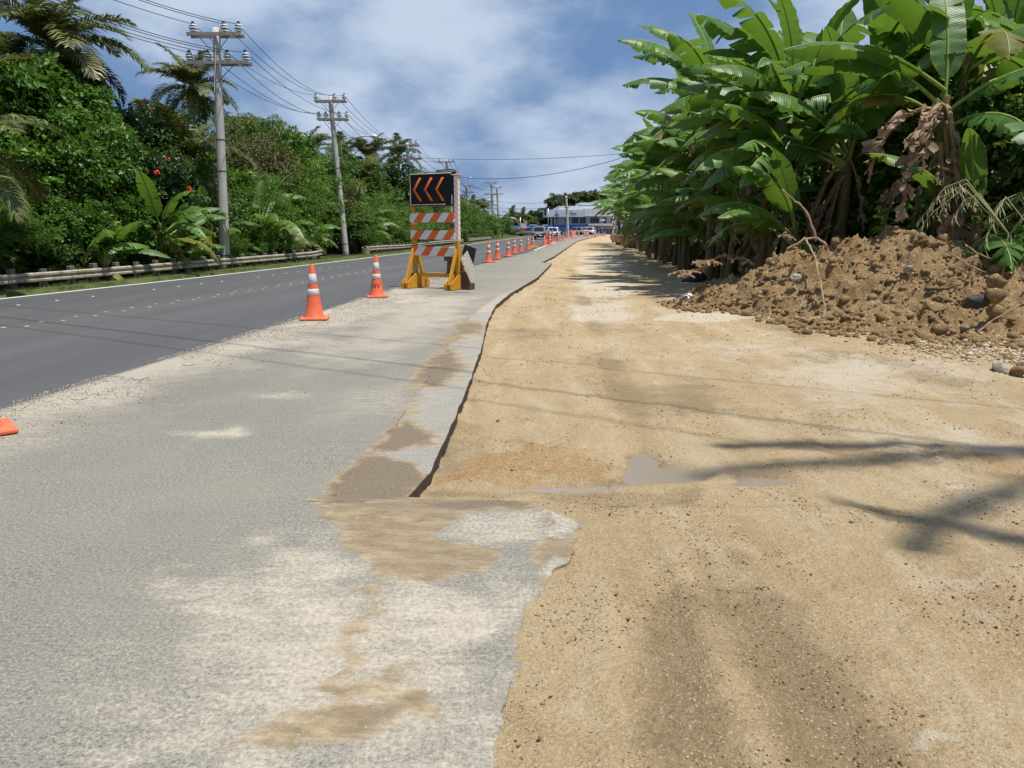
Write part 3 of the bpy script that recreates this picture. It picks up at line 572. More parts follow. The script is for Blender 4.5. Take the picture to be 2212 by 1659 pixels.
def scatter(name, xs, ys, zs, sz, base, mat, label, cat='gravel', flat=0.7, sink=0.25):
    VV, FF, RR = [], [], []; o = 0; n = len(xs)
    idx = rng.integers(0, len(base), n)
    for b in range(len(base)):
        s = np.nonzero(idx == b)[0]
        if not len(s): continue
        V, F = base[b]; a = rng.uniform(0, 2 * math.pi, len(s)); ca, sa = np.cos(a)[:, None], np.sin(a)[:, None]
        sc = sz[s][:, None] * rng.uniform(0.7, 1.3, (len(s), 1))
        x = (V[None, :, 0] * ca - V[None, :, 1] * sa) * sc + xs[s][:, None]; y = (V[None, :, 0] * sa + V[None, :, 1] * ca) * sc * 0.85 + ys[s][:, None]
        z = V[None, :, 2] * sc * flat + zs[s][:, None] + sc * flat * (1 - 2 * sink)
        VV.append(np.stack([x, y, z], -1).reshape(-1, 3)); FF.append((F[None] + (np.arange(len(s)) * len(V))[:, None, None] + o).reshape(-1, 3)); RR.append(np.repeat(rng.uniform(0, 1, len(s)), len(V))); o += len(s) * len(V)
    ob = link(name, npmesh(name, np.concatenate(VV), np.concatenate(FF), mat, False, attrs={'rnd': np.concatenate(RR)})); return tag(ob, label, cat, kind='stuff')
t_ = NT('coral_pebble'); r_ = t_.attr('rnd'); nn = t_.noise(60, 3, 0.6, t_.geo())
t_.P(Base_Color=t_.mix(0.35, t_.ramp(r_, (0.0, (0.15, 0.095, 0.05)), (0.3, (0.36, 0.25, 0.13)), (0.65, (0.45, 0.35, 0.22)), (1.0, (0.6, 0.53, 0.42))), t_.ramp(nn, (0.3, (0.25, 0.18, 0.1)), (0.7, (0.6, 0.5, 0.36)))), Roughness=0.9); M['pebble'] = t_.m
t_ = NT('shoulder_chip'); r_ = t_.attr('rnd')
t_.P(Base_Color=t_.ramp(r_, (0.0, (0.10, 0.095, 0.085)), (0.35, (0.30, 0.27, 0.22)), (1.0, (0.56, 0.49, 0.39))), Roughness=0.9); M['chip'] = t_.m
n = 9000; yy = np.exp(rng.uniform(math.log(1.3), math.log(26), n)); xx = XC(yy) + 0.03 + rng.beta(1.0, 1.3, n) * (np.minimum(XB(yy), 0.75 * yy + 1.2) - XC(yy)); ok = (fbm(xx * 0.9, yy * 0.9, 3, 66) > -0.12); xx, yy = xx[ok], yy[ok]
wetp = np.zeros(xx.shape)
for q in PUD: wetp = np.maximum(wetp, polymask(xx, yy, q, 0.05))
ok = wetp < 0.05; xx, yy = xx[ok], yy[ok]
sz = 0.0014 + 0.009 * rng.beta(1.0, 9.0, len(xx)) + 0.0004 * yy
scatter('pebbles', xx, yy, dirt_height(xx, yy), sz, OCT, M['pebble'], 'pale coral pebbles strewn over the dirt strip')
n = 16000; yy = np.exp(rng.uniform(math.log(5.0), math.log(24), n)); off = rng.exponential(0.42, n) - 0.12; xx = XS(yy) + off; ok = (off < 2.6) & (fbm(xx * 1.2, yy * 0.7, 3, 68) > -0.18); xx, yy = xx[ok], yy[ok]
scatter('loose_gravel', xx, yy, 0.0 * xx, 0.003 + 0.006 * rng.beta(1, 5, len(xx)) + 0.00025 * yy, OCT, M['chip'], 'pale loose gravel along the joint of old and fresh asphalt')
# crumbs in the rubble patches
xs_, ys_ = [], []
for pts, amp, fr in RUBBLE[:-1]:
    P = np.array([(p.x, p.y) for p in pts]); lo, hi = P.min(0), P.max(0); m = int(260 * max(0.4, (hi - lo).prod())); m = min(m, 900)
    x = rng.uniform(lo[0], hi[0], m); y = rng.uniform(lo[1], hi[1], m); k = polymask(x, y, pts, 0.15, 0.15, 3, 5) > 0.5; xs_.append(x[k]); ys_.append(y[k])
xs_ = np.concatenate(xs_); ys_ = np.concatenate(ys_)
scatter('dirt_crumbs', xs_, ys_, dirt_height(xs_, ys_), 0.003 + 0.016 * rng.beta(1, 6, len(xs_)), OCT, M['pebble'], 'broken dirt crumbs pushed up in ridges on the dirt strip', 'dirt crumbs')

n = 15000; yy = np.exp(rng.uniform(math.log(1.4), math.log(20), n)); xx = XC(yy) + 0.05 + rng.beta(1.0, 1.2, n) * (np.minimum(XB(yy), 0.75 * yy + 1.0) - XC(yy)); ok = (fbm(xx * 1.6 + 7, yy * 1.6, 3, 166) > 0.22); xx, yy = xx[ok], yy[ok]
wetp = np.zeros(xx.shape)
for q in PUD: wetp = np.maximum(wetp, polymask(xx, yy, q, 0.05))
xx, yy = xx[wetp < 0.05], yy[wetp < 0.05]
t_ = NT('clod_brown'); r_ = t_.attr('rnd'); t_.P(Base_Color=t_.ramp(r_, (0.0, (0.075, 0.045, 0.02)), (0.5, (0.21, 0.125, 0.05)), (1.0, (0.37, 0.25, 0.12))), Roughness=0.95); M['clod'] = t_.m
scatter('small_clods', xx, yy, dirt_height(xx, yy), 0.0018 + 0.009 * rng.beta(1.0, 6.0, len(xx)) + 0.0005 * yy, OCT, M['clod'], 'small brown clods in patches over the dirt strip', 'clods')
# ================================================================== MAN-MADE THINGS
def m_concrete(name, col, sc=3.0):
    t = NT(name); v = t.obj(); st = t.n('ShaderNodeMapping', {'Vector': v, 'Scale': (9, 9, 0.5)}).outputs[0]
    c = t.mix(0.5, t.ramp(t.noise(sc, 5, 0.65, v), (0.3, tuple(x * 0.75 for x in col)), (0.7, tuple(x * 1.12 for x in col))), t.ramp(t.noise(3, 5, 0.6, st), (0.3, tuple(x * 0.6 for x in col)), (0.6, col), (0.8, tuple(min(1, x * 1.15) for x in col))))
    t.P(Base_Color=c, Roughness=0.88); t.bump(t.noise(60, 3, 0.6, v), 0.25, 0.01); return t.m
M['pole'] = m_concrete('pole_concrete', (0.54, 0.51, 0.46)); M['post'] = m_concrete('post_concrete', (0.17, 0.155, 0.135), 9)
t = NT('weathered_wood'); v = t.obj(); st = t.n('ShaderNodeMapping', {'Vector': v, 'Scale': (1, 14, 14)}).outputs[0]
t.P(Base_Color=t.ramp(t.noise(6, 5, 0.65, st), (0.3, (0.18, 0.15, 0.13)), (0.7, (0.42, 0.38, 0.345))), Roughness=0.9); M['arm'] = t.m
M['steel'] = plain('galvanised_steel', (0.42, 0.43, 0.44), 0.4, 0.8); M['darksteel'] = plain('dark_steel', (0.05, 0.055, 0.06), 0.6, 0.3)
M['porcelain'] = plain('white_porcelain', (0.82, 0.86, 0.86), 0.25, spec=0.6); M['darkglaze'] = plain('dark_glaze', (0.03, 0.04, 0.05), 0.3)
M['wire'] = plain('black_cable', (0.03, 0.032, 0.036), 0.6); M['lampwhite'] = plain('lamp_white', (0.66, 0.69, 0.71), 0.35, spec=0.5)
t = NT('aged_rail'); v = t.obj(); p = t.geo()
c = t.ramp(t.noise(2.2, 6, 0.7, p), (0.32, (0.19, 0.155, 0.115)), (0.5, (0.40, 0.35, 0.27)), (0.7, (0.52, 0.47, 0.385)))
c = t.mix(t.thr(t.noise(9, 6, 0.75, p), 0.52, 0.68), c, (0.10, 0.065, 0.04)); t.P(Base_Color=c, Roughness=0.75, Metallic=0.1); M['rail'] = t.m

# ---------------------------------------------------------------- guardrails
RX = lambda y: np.interp(y, [-4, 4, 10, 14, 18, 19.7, 25.4, 31, 36.9, 42, 60, 90, 120], [-16.4, -14.9, -13.55, -12.75, -11.95, -11.6, -10.75, -9.95, -9.1, -8.3, -6.2, -3.3, 0.2])
W_PROF = [(0.0, 0.0), (0.045, 0.022), (0.045, 0.055), (0.0, 0.09), (0.0, 0.125), (0.045, 0.16), (0.045, 0.193), (0.0, 0.215)]      # out, up
post_me = bevel(MB().box((0, 0, 0.24), (0.13, 0.16, 0.6)).mesh('post', M['post']), 0.012)
steel_post = MB().box((0, 0, 0.2), (0.06, 0.1, 0.46)).mesh('post', M['steel'])
def guardrail(y0, y1, sp, label, wob=0.0, endcap=None, crump=False, z0=0.20):
    rt = empty('guardrail', (float(RX(y0)), y0, 0), label=label, cat='guardrail', group='guardrails along the far side of the road')
    ys = np.arange(y0, y1 + 0.01, 0.45); mb = MB(); vs = []; k = len(W_PROF)
    for i, y in enumerate(ys):
        dx = float(RX(y + 0.2) - RX(y - 0.2)) / 0.4; nrm = Vector((1, -dx, 0)).normalized()
        wz = wob * math.sin(y * 0.33) * 0.7; wx = wob * 1.2 * math.sin(y * 0.4 + 2)
        e = 0.0
        if crump and y > y1 - 1.3: e = (y - (y1 - 1.3)) * 0.04
        for o_, u_ in W_PROF: vs.append((float(RX(y)) - rt.location.x + 0.09 + wx + nrm.x * o_ * (1 + e * 4), y - y0 + nrm.y * o_, z0 + u_ * (1 + e * 1.5) + wz + e))
    fs = [(i * k + j, i * k + j + 1, (i + 1) * k + j + 1, (i + 1) * k + j) for i in range(len(ys) - 1) for j in range(k - 1)]
    mb.add(vs, fs); o = mb.build('beam', M['rail'], rt)
    sm = o.modifiers.new('thick', 'SOLIDIFY'); sm.thickness = 0.012
    y = y0 + 0.35; r_ = random.Random(int(y0 * 10))
    while y < y1 - 0.2:
        p = link('post', post_me, rt); p.location = (float(RX(y)) - rt.location.x - 0.0, y - y0, 0); p.rotation_euler = (r_.uniform(-.03, .03), r_.uniform(-.05, .03), -0.15 + r_.uniform(-.1, .1)); p.scale = (1, 1, r_.uniform(0.93, 1.03)); y += sp
    if endcap:
        yy = y0 if endcap == 'near' else y1; mb = MB()
        a0 = [( -0.10 * math.cos(a) , -0.16 * math.sin(a)) for a in np.linspace(-0.4, math.pi + 0.4, 12)]
        vs = []
        for (px, py) in a0: vs += [(px, py, -0.02), (px, py, 0.30)]
        mb.add(vs, [(2 * i, 2 * i + 2, 2 * i + 3, 2 * i + 1) for i in range(11)]); q = mb.build('end_cap', M['rail'], rt); q.location = (float(RX(yy)) - rt.location.x + 0.06, yy - y0, 0.13); q.scale = (2.2, 2.2, 1); q.rotation_euler = (0.1, 0.12, 0)
        sm = q.modifiers.new('thick', 'SOLIDIFY'); sm.thickness = 0.014
    return rt
guardrail(4.0, 36.2, 0.9, 'long straight weathered guardrail in front of the nearest utility pole', crump=True)
guardrail(42.2, 74.0, 1.0, 'bent wavy guardrail with a rounded end beside the second utility pole', wob=0.05, endcap='near', z0=0.22)
guardrail(77.0, 95.0, 1.2, 'short far guardrail just left of the row of cones', wob=0.02)

# ---------------------------------------------------------------- utility poles
ATT = []                                    # per pole: wire attachment points, upper arm and lower arm
def insulator(parent, loc, tilt, big=True):
    ins = MB(); s = 1.55 if big else 1.0
    ins.lathe([(0.02, 0), (0.02, 0.05 * s)], 8, mi=1)
    for i, (z, r) in enumerate(((0.05, 0.085), (0.105, 0.10), (0.16, 0.085))):
        ins.lathe([(0.03 * s, z * s), (r * s, (z - 0.008) * s), (r * s, (z + 0.012) * s), (0.05 * s, (z + 0.032) * s), (0.03 * s, (z + 0.036) * s)], 10, mi=0)
        ins.lathe([(0.052 * s, (z + 0.03) * s), (0.05 * s, (z + 0.052) * s)], 8, mi=1)
    ins.lathe([(0.035 * s, 0.21 * s), (0.03 * s, 0.25 * s)], 8, mi=1)
    o = link('insulator', ins.mesh('insulator', [M['porcelain'], M['darkglaze']]), parent); o.location = loc; o.rotation_euler = (0, tilt, 0); return o
INS = None
def pole(base, topuv, r0, label, arms, light=None, extra=False, rz=0.0, small=False):
    """base (x,y); top from the picture; arms: list of (v of arm, u0, u1, [insulator u])"""
    bx, by = base; top = A(topuv[0], topuv[1], by); root = empty('utility_pole', (bx, by, 0), label=label, cat='utility pole', group='concrete utility poles')
    lean = Vector((top.x - bx, 0, top.z)); mb = MB(); n = 14
    mb.tube([Vector((0, 0, -0.5)) - lean * 0.03] + [lean * k + Vector((0.0, 0, 0)) for k in np.linspace(0.02, 1, n)], [r0] + list(np.linspace(r0, r0 * 0.68, n)), 16)
    mb.build('shaft', M['pole'], root, True)
    out = []
    for (v, u0, u1, us) in arms:
        a, b = A(u0, v, by) - Vector((bx, by, 0)), A(u1, v, by) - Vector((bx, by, 0)); d = (b - a).normalized(); h = r0 * 0.62
        mid = lean * ((a.z + b.z) / 2 / lean.z)
        for sgn in ((-1, 1) if not small else (-1,)):
            off = Vector((0, sgn * r0 * 0.95, 0)); q = MB().bar(a + off, b + off, 0.07, h * 0.95).build('crossarm', M['arm'], root)
        for e in (a + (b - a) * 0.2, b + (a - b) * 0.2):
            MB().tube([e + Vector((0, -r0 * 1.3, -h / 2)), mid + Vector((0.0, -r0 * 0.95, -0.62 * r0 / 0.17))], 0.014, 6).build('brace', M['darksteel'], root)
        pts = []
        for u in us:
            p = A(u, v, by) - Vector((bx, by, 0)); p.z += (b.z - a.z) * 0 + h / 2; insulator(root, p, random.uniform(-0.1, 0.1), not small); pts.append(Vector((bx, by, 0)) + p + Vector((0, 0, 0.30 if not small else 0.2)))
        out.append(pts)
    for k in (0.06, 0.42, 0.55, 0.86):
        MB().lathe([(r0 * (1.05 - 0.32 * k), 0), (r0 * (1.05 - 0.32 * k), 0.03)], 16).build('band', M['darksteel'], root).location = lean * k
    if light:
        (u0, v0), (u1, v1), L = light; a = A(u0, v0, by) - Vector((bx, by, 0)); b = A(u1, v1, by - L) - Vector((bx, by, 0)); c = a * 0.45 + b * 0.55 + Vector((0, 0, 0.28))
        path = [a * (1 - s) ** 2 + c * 2 * s * (1 - s) + b * s * s for s in np.linspace(0, 1, 9)]
        la = MB().tube([a - Vector((0, 0, 0.5))] + path, 0.035, 8).build('lamp_arm', M['lampwhite'], root, True)
        d = (path[-1] - path[-2]).normalized(); hd = MB(); e0 = path[-1]
        hd.tube([e0 - d * 0.05, e0 + d * 0.08, e0 + d * 0.35, e0 + d * 0.6, e0 + d * 0.7], [0.05, 0.075, 0.11, 0.09, 0.02], 10); hd.build('lamp_head', M['lampwhite'], root, True)
    ATT.append(out); return root, lean
p1, l1 = pole((A(487, 582, 27.8).x, 27.8), (467, 60), 0.185, 'tallest nearest concrete utility pole with two insulator crossarms',
     [(76, 408, 524, [419, 486, 516]), (137, 400, 541, [412, 450, 493, 533])])
b1 = Vector((p1.location.x, p1.location.y, 0))
MB().tube([A(466, 97, 27.5) - b1, A(463, 200, 27.5) - b1], 0.014, 6).build('conduit', M['lampwhite'], p1)
g0, g1 = A(466, 150, 27.3), A(452, 560, 26.6)
gw = empty('guy_wire', (g1.x, g1.y, 0), label='thin guy wire with a yellow guard left of the nearest utility pole', cat='guy wire')
MB().tube([g0 - Vector((g1.x, g1.y, 0)), Vector((0, 0, -0.1))], 0.008, 5).build('wire', M['wire'], gw)
ga, gb = g0.lerp(Vector((g1.x, g1.y, 0)), 0.76) - Vector((g1.x, g1.y, 0)), g0.lerp(Vector((g1.x, g1.y, 0)), 1.0) - Vector((g1.x, g1.y, 0))
MB().tube([ga, gb], 0.022, 8).build('guard', plain('yellow_plastic', (0.62, 0.38, 0.03), 0.5), gw)
pole((A(747, 546, 46.0).x, 46.0), (713, 208), 0.19, 'second concrete utility pole with a street lamp leaning left',
     [(219, 680, 748, [683, 724, 744]), (258, 686, 752, [690, 705, 733, 749])], light=((737, 312), (800, 294), 3.0))
pole((A(897, 524, 66.8).x, 66.8), (879, 308), 0.2, 'third concrete utility pole rising behind the left edge of the arrow board',
     [(314, 855, 904, [858, 888, 899]), (343, 849, 911, [853, 868, 890, 906])])
pole((A(981, 522, 84).x, 84.0), (964, 344), 0.2, 'fourth concrete utility pole seen through the barricade boards',
     [(350, 946, 983, [949, 969, 980]), (371, 944, 985, [947, 958, 972, 982])], small=True)
pole((A(1013, 513, 104).x, 104.0), (1007, 398), 0.2, 'fifth concrete utility pole just right of the arrow board with a lamp',
     [(402, 1000, 1023, [1003, 1012, 1020]), (416, 999, 1024, [1002, 1008, 1016, 1022])], light=((1009, 392), (1015, 384), 2), small=True)
pole((A(1067, 512, 125).x, 125.0), (1061, 392), 0.24, 'sixth concrete utility pole with three crossarms beyond the guardrail end',
     [(395, 1049, 1074, [1051, 1063, 1072]), (420, 1046, 1077, [1049, 1056, 1068, 1075]), (434, 1049, 1068, [1051, 1065])], small=True)
pole((A(1079, 508, 150).x, 150.0), (1073, 402), 0.25, 'seventh concrete utility pole close behind the sixth, with a lamp',
     [(405, 1064, 1084, [1066, 1082]), (419, 1062, 1087, [1065, 1085])], light=((1076, 426), (1092, 423), 4), small=True)
pole((A(1227, 506, 155).x, 155.0), (1223, 423), 0.3, 'lone concrete pole in front of the white two-storey building',
     [(449, 1220, 1229, [1221])], small=True)
pole((-21.5, 19.5), (CX + FPX * (-21.5 / 19.5), -60), 0.19, 'utility pole out to the left past the thicket', [(-45, CX + FPX * (-22.4 / 19.5), CX + FPX * (-20.6 / 19.5), [CX + FPX * (x / 19.5) for x in (-22.2, -21.3, -20.8)]), (10, CX + FPX * (-22.5 / 19.5), CX + FPX * (-20.5 / 19.5), [CX + FPX * (x / 19.5) for x in (-22.3, -21.8, -21.1, -20.7)])])
# pole on the near right, behind the camera: carries the lines whose shadows cross the road
rp = empty('utility_pole', (12.5, 0.6, 0), label='utility pole behind the viewer on the right side', cat='utility pole', group='concrete utility poles')
MB().tube([(0, 0, -0.5), (0, 0, 10.5)], [0.2, 0.13], 14).build('shaft', M['pole'], rp, True)
RA = [Vector((12.5 + d, 0.6 + d * 1.2, 10.0 + 0.1 * k)) for k, d in enumerate((-0.9, -0.3, 0.3, 0.9))]; MB().bar((-1.0, -1.2, 9.85), (1.0, 1.2, 9.85), 0.09, 0.12).build('crossarm', M['arm'], rp)

def wire(a, b, sag, label, group, r=0.011, n=22, name='power_line'):
    mid = (a + b) / 2; mb = MB(); path = [a.lerp(b, s) - Vector((0, 0, 4 * sag * s * (1 - s))) - a for s in np.linspace(0, 1, n)]
    mb.tube(path, r, 5, caps=False); o = mb.build(name, M['wire']); o.location = a; return tag(o, label, 'power line', group)
LFT = ['leftmost', 'second from left', 'third from left', 'fourth from left']
NMS = ['nearest', 'second', 'third', 'fourth', 'fifth', 'sixth']
for k in range(5):
    for lvl in range(2):
        p, q = ATT[k][lvl], ATT[k + 1][min(lvl, len(ATT[k + 1]) - 1)]
        for j in range(min(len(p), len(q))):
            wire(p[j], q[j], (0.55 if k == 0 else 0.8) + 0.12 * ((j * 7 + lvl * 3) % 3), '%s power line, %s crossarm, from the %s to the %s pole' % (LFT[j], ('upper', 'lower')[lvl], NMS[k], NMS[k + 1]), 'power lines between the %s and %s poles' % (NMS[k], NMS[k + 1]), 0.011 + 0.0022 * k)
pole((-14.2, 12.6), (CX + FPX * (-14.2 / 12.6), -420), 0.19, 'utility pole hidden beyond the left edge of the picture', [(-390, CX + FPX * (-15.1 / 12.6), CX + FPX * (-13.3 / 12.6), [CX + FPX * (x / 12.6) for x in (-14.9, -14.0, -13.5)]), (-300, CX + FPX * (-15.2 / 12.6), CX + FPX * (-13.2 / 12.6), [CX + FPX * (x / 12.6) for x in (-15.0, -14.5, -13.8, -13.4)])])
P0 = ATT[9]; PX = ATT[8]
for lvl in range(2):
    for j in range(len(ATT[0][lvl])):
        wire(ATT[0][lvl][j], P0[lvl][j], 0.30 + 0.1 * j, '%s power line, %s crossarm, from nearest pole to upper left' % (LFT[j], ('upper', 'lower')[lvl]), 'power lines leaving the picture at the upper left')
for j in (0, 1, 3):
    wire(PX[1][j] + Vector((0, 0, 0.2)), RA[j], 0.5 + 0.12 * j, '%s power line crossing high over the road behind the viewer' % ordw(j + 1), 'lines crossing over the road', 0.013 if j != 1 else 0.02, 40)
wire(A(468, 232, 27.8), A(-60, 160, 30), 0.35, 'thin cable running left from the middle of the nearest pole', None, 0.010)
wire(A(483, 322, 27.8), A(60, 285, 30), 0.25, 'thin low cable running into the trees left of the nearest pole', None, 0.010)
wire(A(484, 238, 27.8), A(600, 330, 44), 0.3, 'thin cable from the nearest pole down into the treetops', None, 0.010)
wire(A(737, 395, 46), A(640, 385, 46), 0.1, 'thin cable tied to the second pole from the trees', None, 0.014)
wire(A(885, 340, 66.8), A(1345, 332, 62), 0.3, 'upper of two cables crossing the sky over the road to the banana thicket', None, 0.016, 30)
wire(A(890, 365, 66.8), A(1340, 342, 55), 1.1, 'lower of two cables crossing the sky over the road to the banana thicket', None, 0.020, 30)
wire(A(1078, 449, 150), A(1230, 447, 155), 0.2, 'cable spanning from the seventh pole to the lone pole by the building', None, 0.03)
wire(A(1078, 435, 150), A(1230, 425, 155), 0.8, 'sagging cable spanning above the far crossing', None, 0.025)

# ---------------------------------------------------------------- traffic cones
t = NT('cone_orange'); v = t.obj(); n = t.noise(5, 5, 0.65, v); z = t.n('ShaderNodeSeparateXYZ', {'Vector': v}).outputs[2]
c = t.ramp(n, (0.3, (0.66, 0.105, 0.035)), (0.7, (0.80, 0.165, 0.065))); c = t.mix(t.math('MULTIPLY', t.thr(t.math('ADD', t.noise(14, 5, 0.7, v), t.math('MULTIPLY', t.math('SUBTRACT', 0.5, z), 0.35)), 0.5, 0.85), 0.4), c, (0.48, 0.30, 0.20))
c = t.mix(t.math('MULTIPLY', t.rand(), 0.3), c, (0.72, 0.10, 0.05)); t.P(Base_Color=c, Roughness=0.5, Specular_IOR_Level=0.4); M['cone'] = t.m
t = NT('reflective_band'); v = t.obj(); n = t.noise(9, 6, 0.7, v)
t.P(Base_Color=t.mix(t.thr(t.noise(22, 5, 0.75, v), 0.62, 0.7), t.ramp(n, (0.3, (0.50, 0.50, 0.49)), (0.7, (0.66, 0.66, 0.65))), (0.55, 0.25, 0.15)), Roughness=0.42, Specular_IOR_Level=0.5); M['band'] = t.m
HC = 0.91
def cr(z): return 0.148 + (0.034 - 0.148) * (z - 0.045) / (HC - 0.045)
body_me = MB().lathe([(0.168, 0.03), (0.160, 0.048), (cr(0.07), 0.07), (cr(HC * 0.5), HC * 0.5), (cr(HC - 0.01), HC - 0.01), (cr(HC) - 0.004, HC), (0.022, HC), (0.021, HC - 0.05)], 28).mesh('body', M['cone'], True)
base_me = MB().box((0, 0, 0.0215), (0.45, 0.45, 0.037)).mesh('base', M['cone']); bevel(base_me, 0.012, 2)
def band_me(z0, z1): return MB().lathe([(cr(z0) + 0.0005, z0), (cr(z0) + 0.0035, z0 + 0.002), (cr(z1) + 0.0035, z1 - 0.002), (cr(z1) + 0.0005, z1)], 28, caps=False).mesh('band', M['band'], True)
b_up, b_lo = band_me(0.595, 0.755), band_me(0.405, 0.51)
sleeve = band_me(0.36, 0.80)
t = NT('sleeve_stripes'); v = t.obj(); z = t.n('ShaderNodeSeparateXYZ', {'Vector': v}).outputs[2]
def cone(uv, label, tilt=0.0, rz=None, kind=0, sc=1.0):
    p = G(*uv); o = empty('traffic_cone', (p.x, p.y, 0.004), random.uniform(0, 1.5) if rz is None else rz, label, 'traffic cone', 'orange traffic cones')
    o.scale = (sc,) * 3; o.rotation_euler = (tilt, tilt * 0.5, o.rotation_euler[2])
    link('body', body_me, o); link('base', base_me, o); link('band', b_up, o); link('band', b_lo, o); return o
c1 = cone((680, 690), 'nearest whole orange traffic cone with two white bands, on the dusty joint', rz=0.15)
c2 = cone((815, 642), 'orange traffic cone with black lettering on its lower part, beside the barricade', rz=0.2)
ORD = ['first', 'second', 'third', 'fourth', 'fifth', 'sixth', 'seventh', 'eighth', 'ninth', 'tenth', 'eleventh', 'twelfth']
for k, uv in enumerate(((1056, 567), (1075, 559.5), (1098, 554), (1111, 547.5), (1125.5, 544), (1141, 539), (1151.5, 533.5))):
    cone(uv, '%s orange traffic cone in the row beyond the barricade' % ORD[k])
for k, uv in enumerate(((1176, 531), (1188, 529), (1206, 522), (1209.5, 521), (1217, 519.5))):
    cone(uv, '%s small orange cone in the far cluster behind the grey car' % ORD[k])
cone((-46, 936), 'cone whose flat orange base alone shows at the left edge', rz=0.72)
for k, (u, v) in enumerate(((1223, 515), (1227, 514.5), (1250, 511), (1262, 512), (1265, 511.5), (1268, 512), (1271, 511), (1284, 511), (1287, 511), (1293, 510.5), (1306, 510), (1322, 510.5))):
    cone((u, v), '%s tiny orange cone in the farthest line before the building, counted from the left' % ORD[k])
def lettering(txt, size, mat, parent, fn, name='lettering', ext=0.0):
    cu = bpy.data.curves.new('txt', 'FONT'); cu.body = txt; cu.size = size; cu.align_x = 'CENTER'; cu.align_y = 'CENTER'; cu.extrude = ext; cu.resolution_u = 3
    ob = bpy.data.objects.new('txt', cu); COL.objects.link(ob); bpy.context.view_layer.update(); me = bpy.data.meshes.new_from_object(ob.evaluated_get(bpy.context.evaluated_depsgraph_get()))
    bpy.data.objects.remove(ob); bm = bmesh.new(); bm.from_mesh(me); bmesh.ops.triangulate(bm, faces=bm.faces); 
    if size < 0.3: bmesh.ops.subdivide_edges(bm, edges=[e for e in bm.edges if e.calc_length() > size * 0.25], cuts=1)
    for v in bm.verts: v.co = fn(v.co)
    bm.to_mesh(me); bm.free(); me.materials.clear(); me.materials.append(mat); me.name = name; return link(name, me, parent)
M['blackpaint'] = plain('black_paint', (0.03, 0.026, 0.024), 0.6)
def on_cone(co):
    z = 0.25 + co.y; r = cr(z) + 0.002; a = -math.pi / 2 - 0.2 - 0.5 + co.x / r; return Vector((r * math.cos(a), r * math.sin(a), z))
lettering('CNV', 0.16, M['blackpaint'], c2, on_cone)

# red-and-white delineator posts and barrels of the far work zone
M['redplastic'] = plain('red_plastic', (0.62, 0.045, 0.04), 0.45); 
def delineator(uv, label):
    p = G(*uv); o = empty('delineator_post', (p.x, p.y, 0.003), 0, label, 'delineator', 'tall red delineator posts')
    MB().lathe([(0.2, 0), (0.19, 0.05), (0.11, 0.08), (0.085, 1.05), (0.08, 1.28), (0.03, 1.3)], 16).build('body', M['redplastic'], o, True)
    for z in (0.72, 0.95, 1.15): MB().lathe([(0.094, z), (0.09, z + 0.12)], 16, caps=False).build('band', M['band'], o, True)
for k, uv in enumerate(((1180, 526), (1186, 527), (1193, 523))): delineator(uv, ('left', 'middle', 'right')[k] + ' one of the three tall red delineator posts behind the grey car')
def barrel(uv, label):
    p = G(*uv); o = empty('traffic_barrel', (p.x, p.y, 0.003), 0, label, 'traffic barrel', 'red traffic barrels')
    MB().lathe([(0.38, 0), (0.38, 0.06), (0.3, 0.08), (0.29, 0.34), (0.26, 0.36), (0.26, 0.66), (0.235, 0.68), (0.22, 0.98), (0.18, 1.0), (0.1, 1.05)], 18).build('body', M['redplastic'], o, True)
    for z, r in ((0.15, 0.298), (0.45, 0.264), (0.76, 0.236)): MB().lathe([(r, z), (r, z + 0.13)], 18, caps=False).build('band', M['band'], o, True)
barrel((1236, 514), 'red traffic barrel right of the lone pole'); barrel((1154, 517), 'red traffic barrel beside the grey car on its left'); barrel((1240, 513), 'second red traffic barrel right of the lone pole')
M['signred'] = plain('orange_sign', (0.7, 0.11, 0.05), 0.5)
# caution tape bundle, yellow, at the seventh cone
p = G(1153, 536); mb = MB()
for a in range(7):
    an = a * 0.9; mb.tube([p + Vector((0.3 * math.cos(an), 0.25 * math.sin(an), 0.03 + 0.02 * a)), p + Vector((0.45 * math.cos(an + 0.8), 0.2 * math.sin(an + 0.8), 0.06)), p + Vector((0.3 * math.cos(an + 1.9), 0.3 * math.sin(an + 1.9), 0.03))], 0.03, 4)
tag(mb.build('caution_tape', plain('yellow_tape', (0.7, 0.42, 0.03), 0.5)), 'crumpled yellow caution tape at the foot of a cone', 'caution tape')

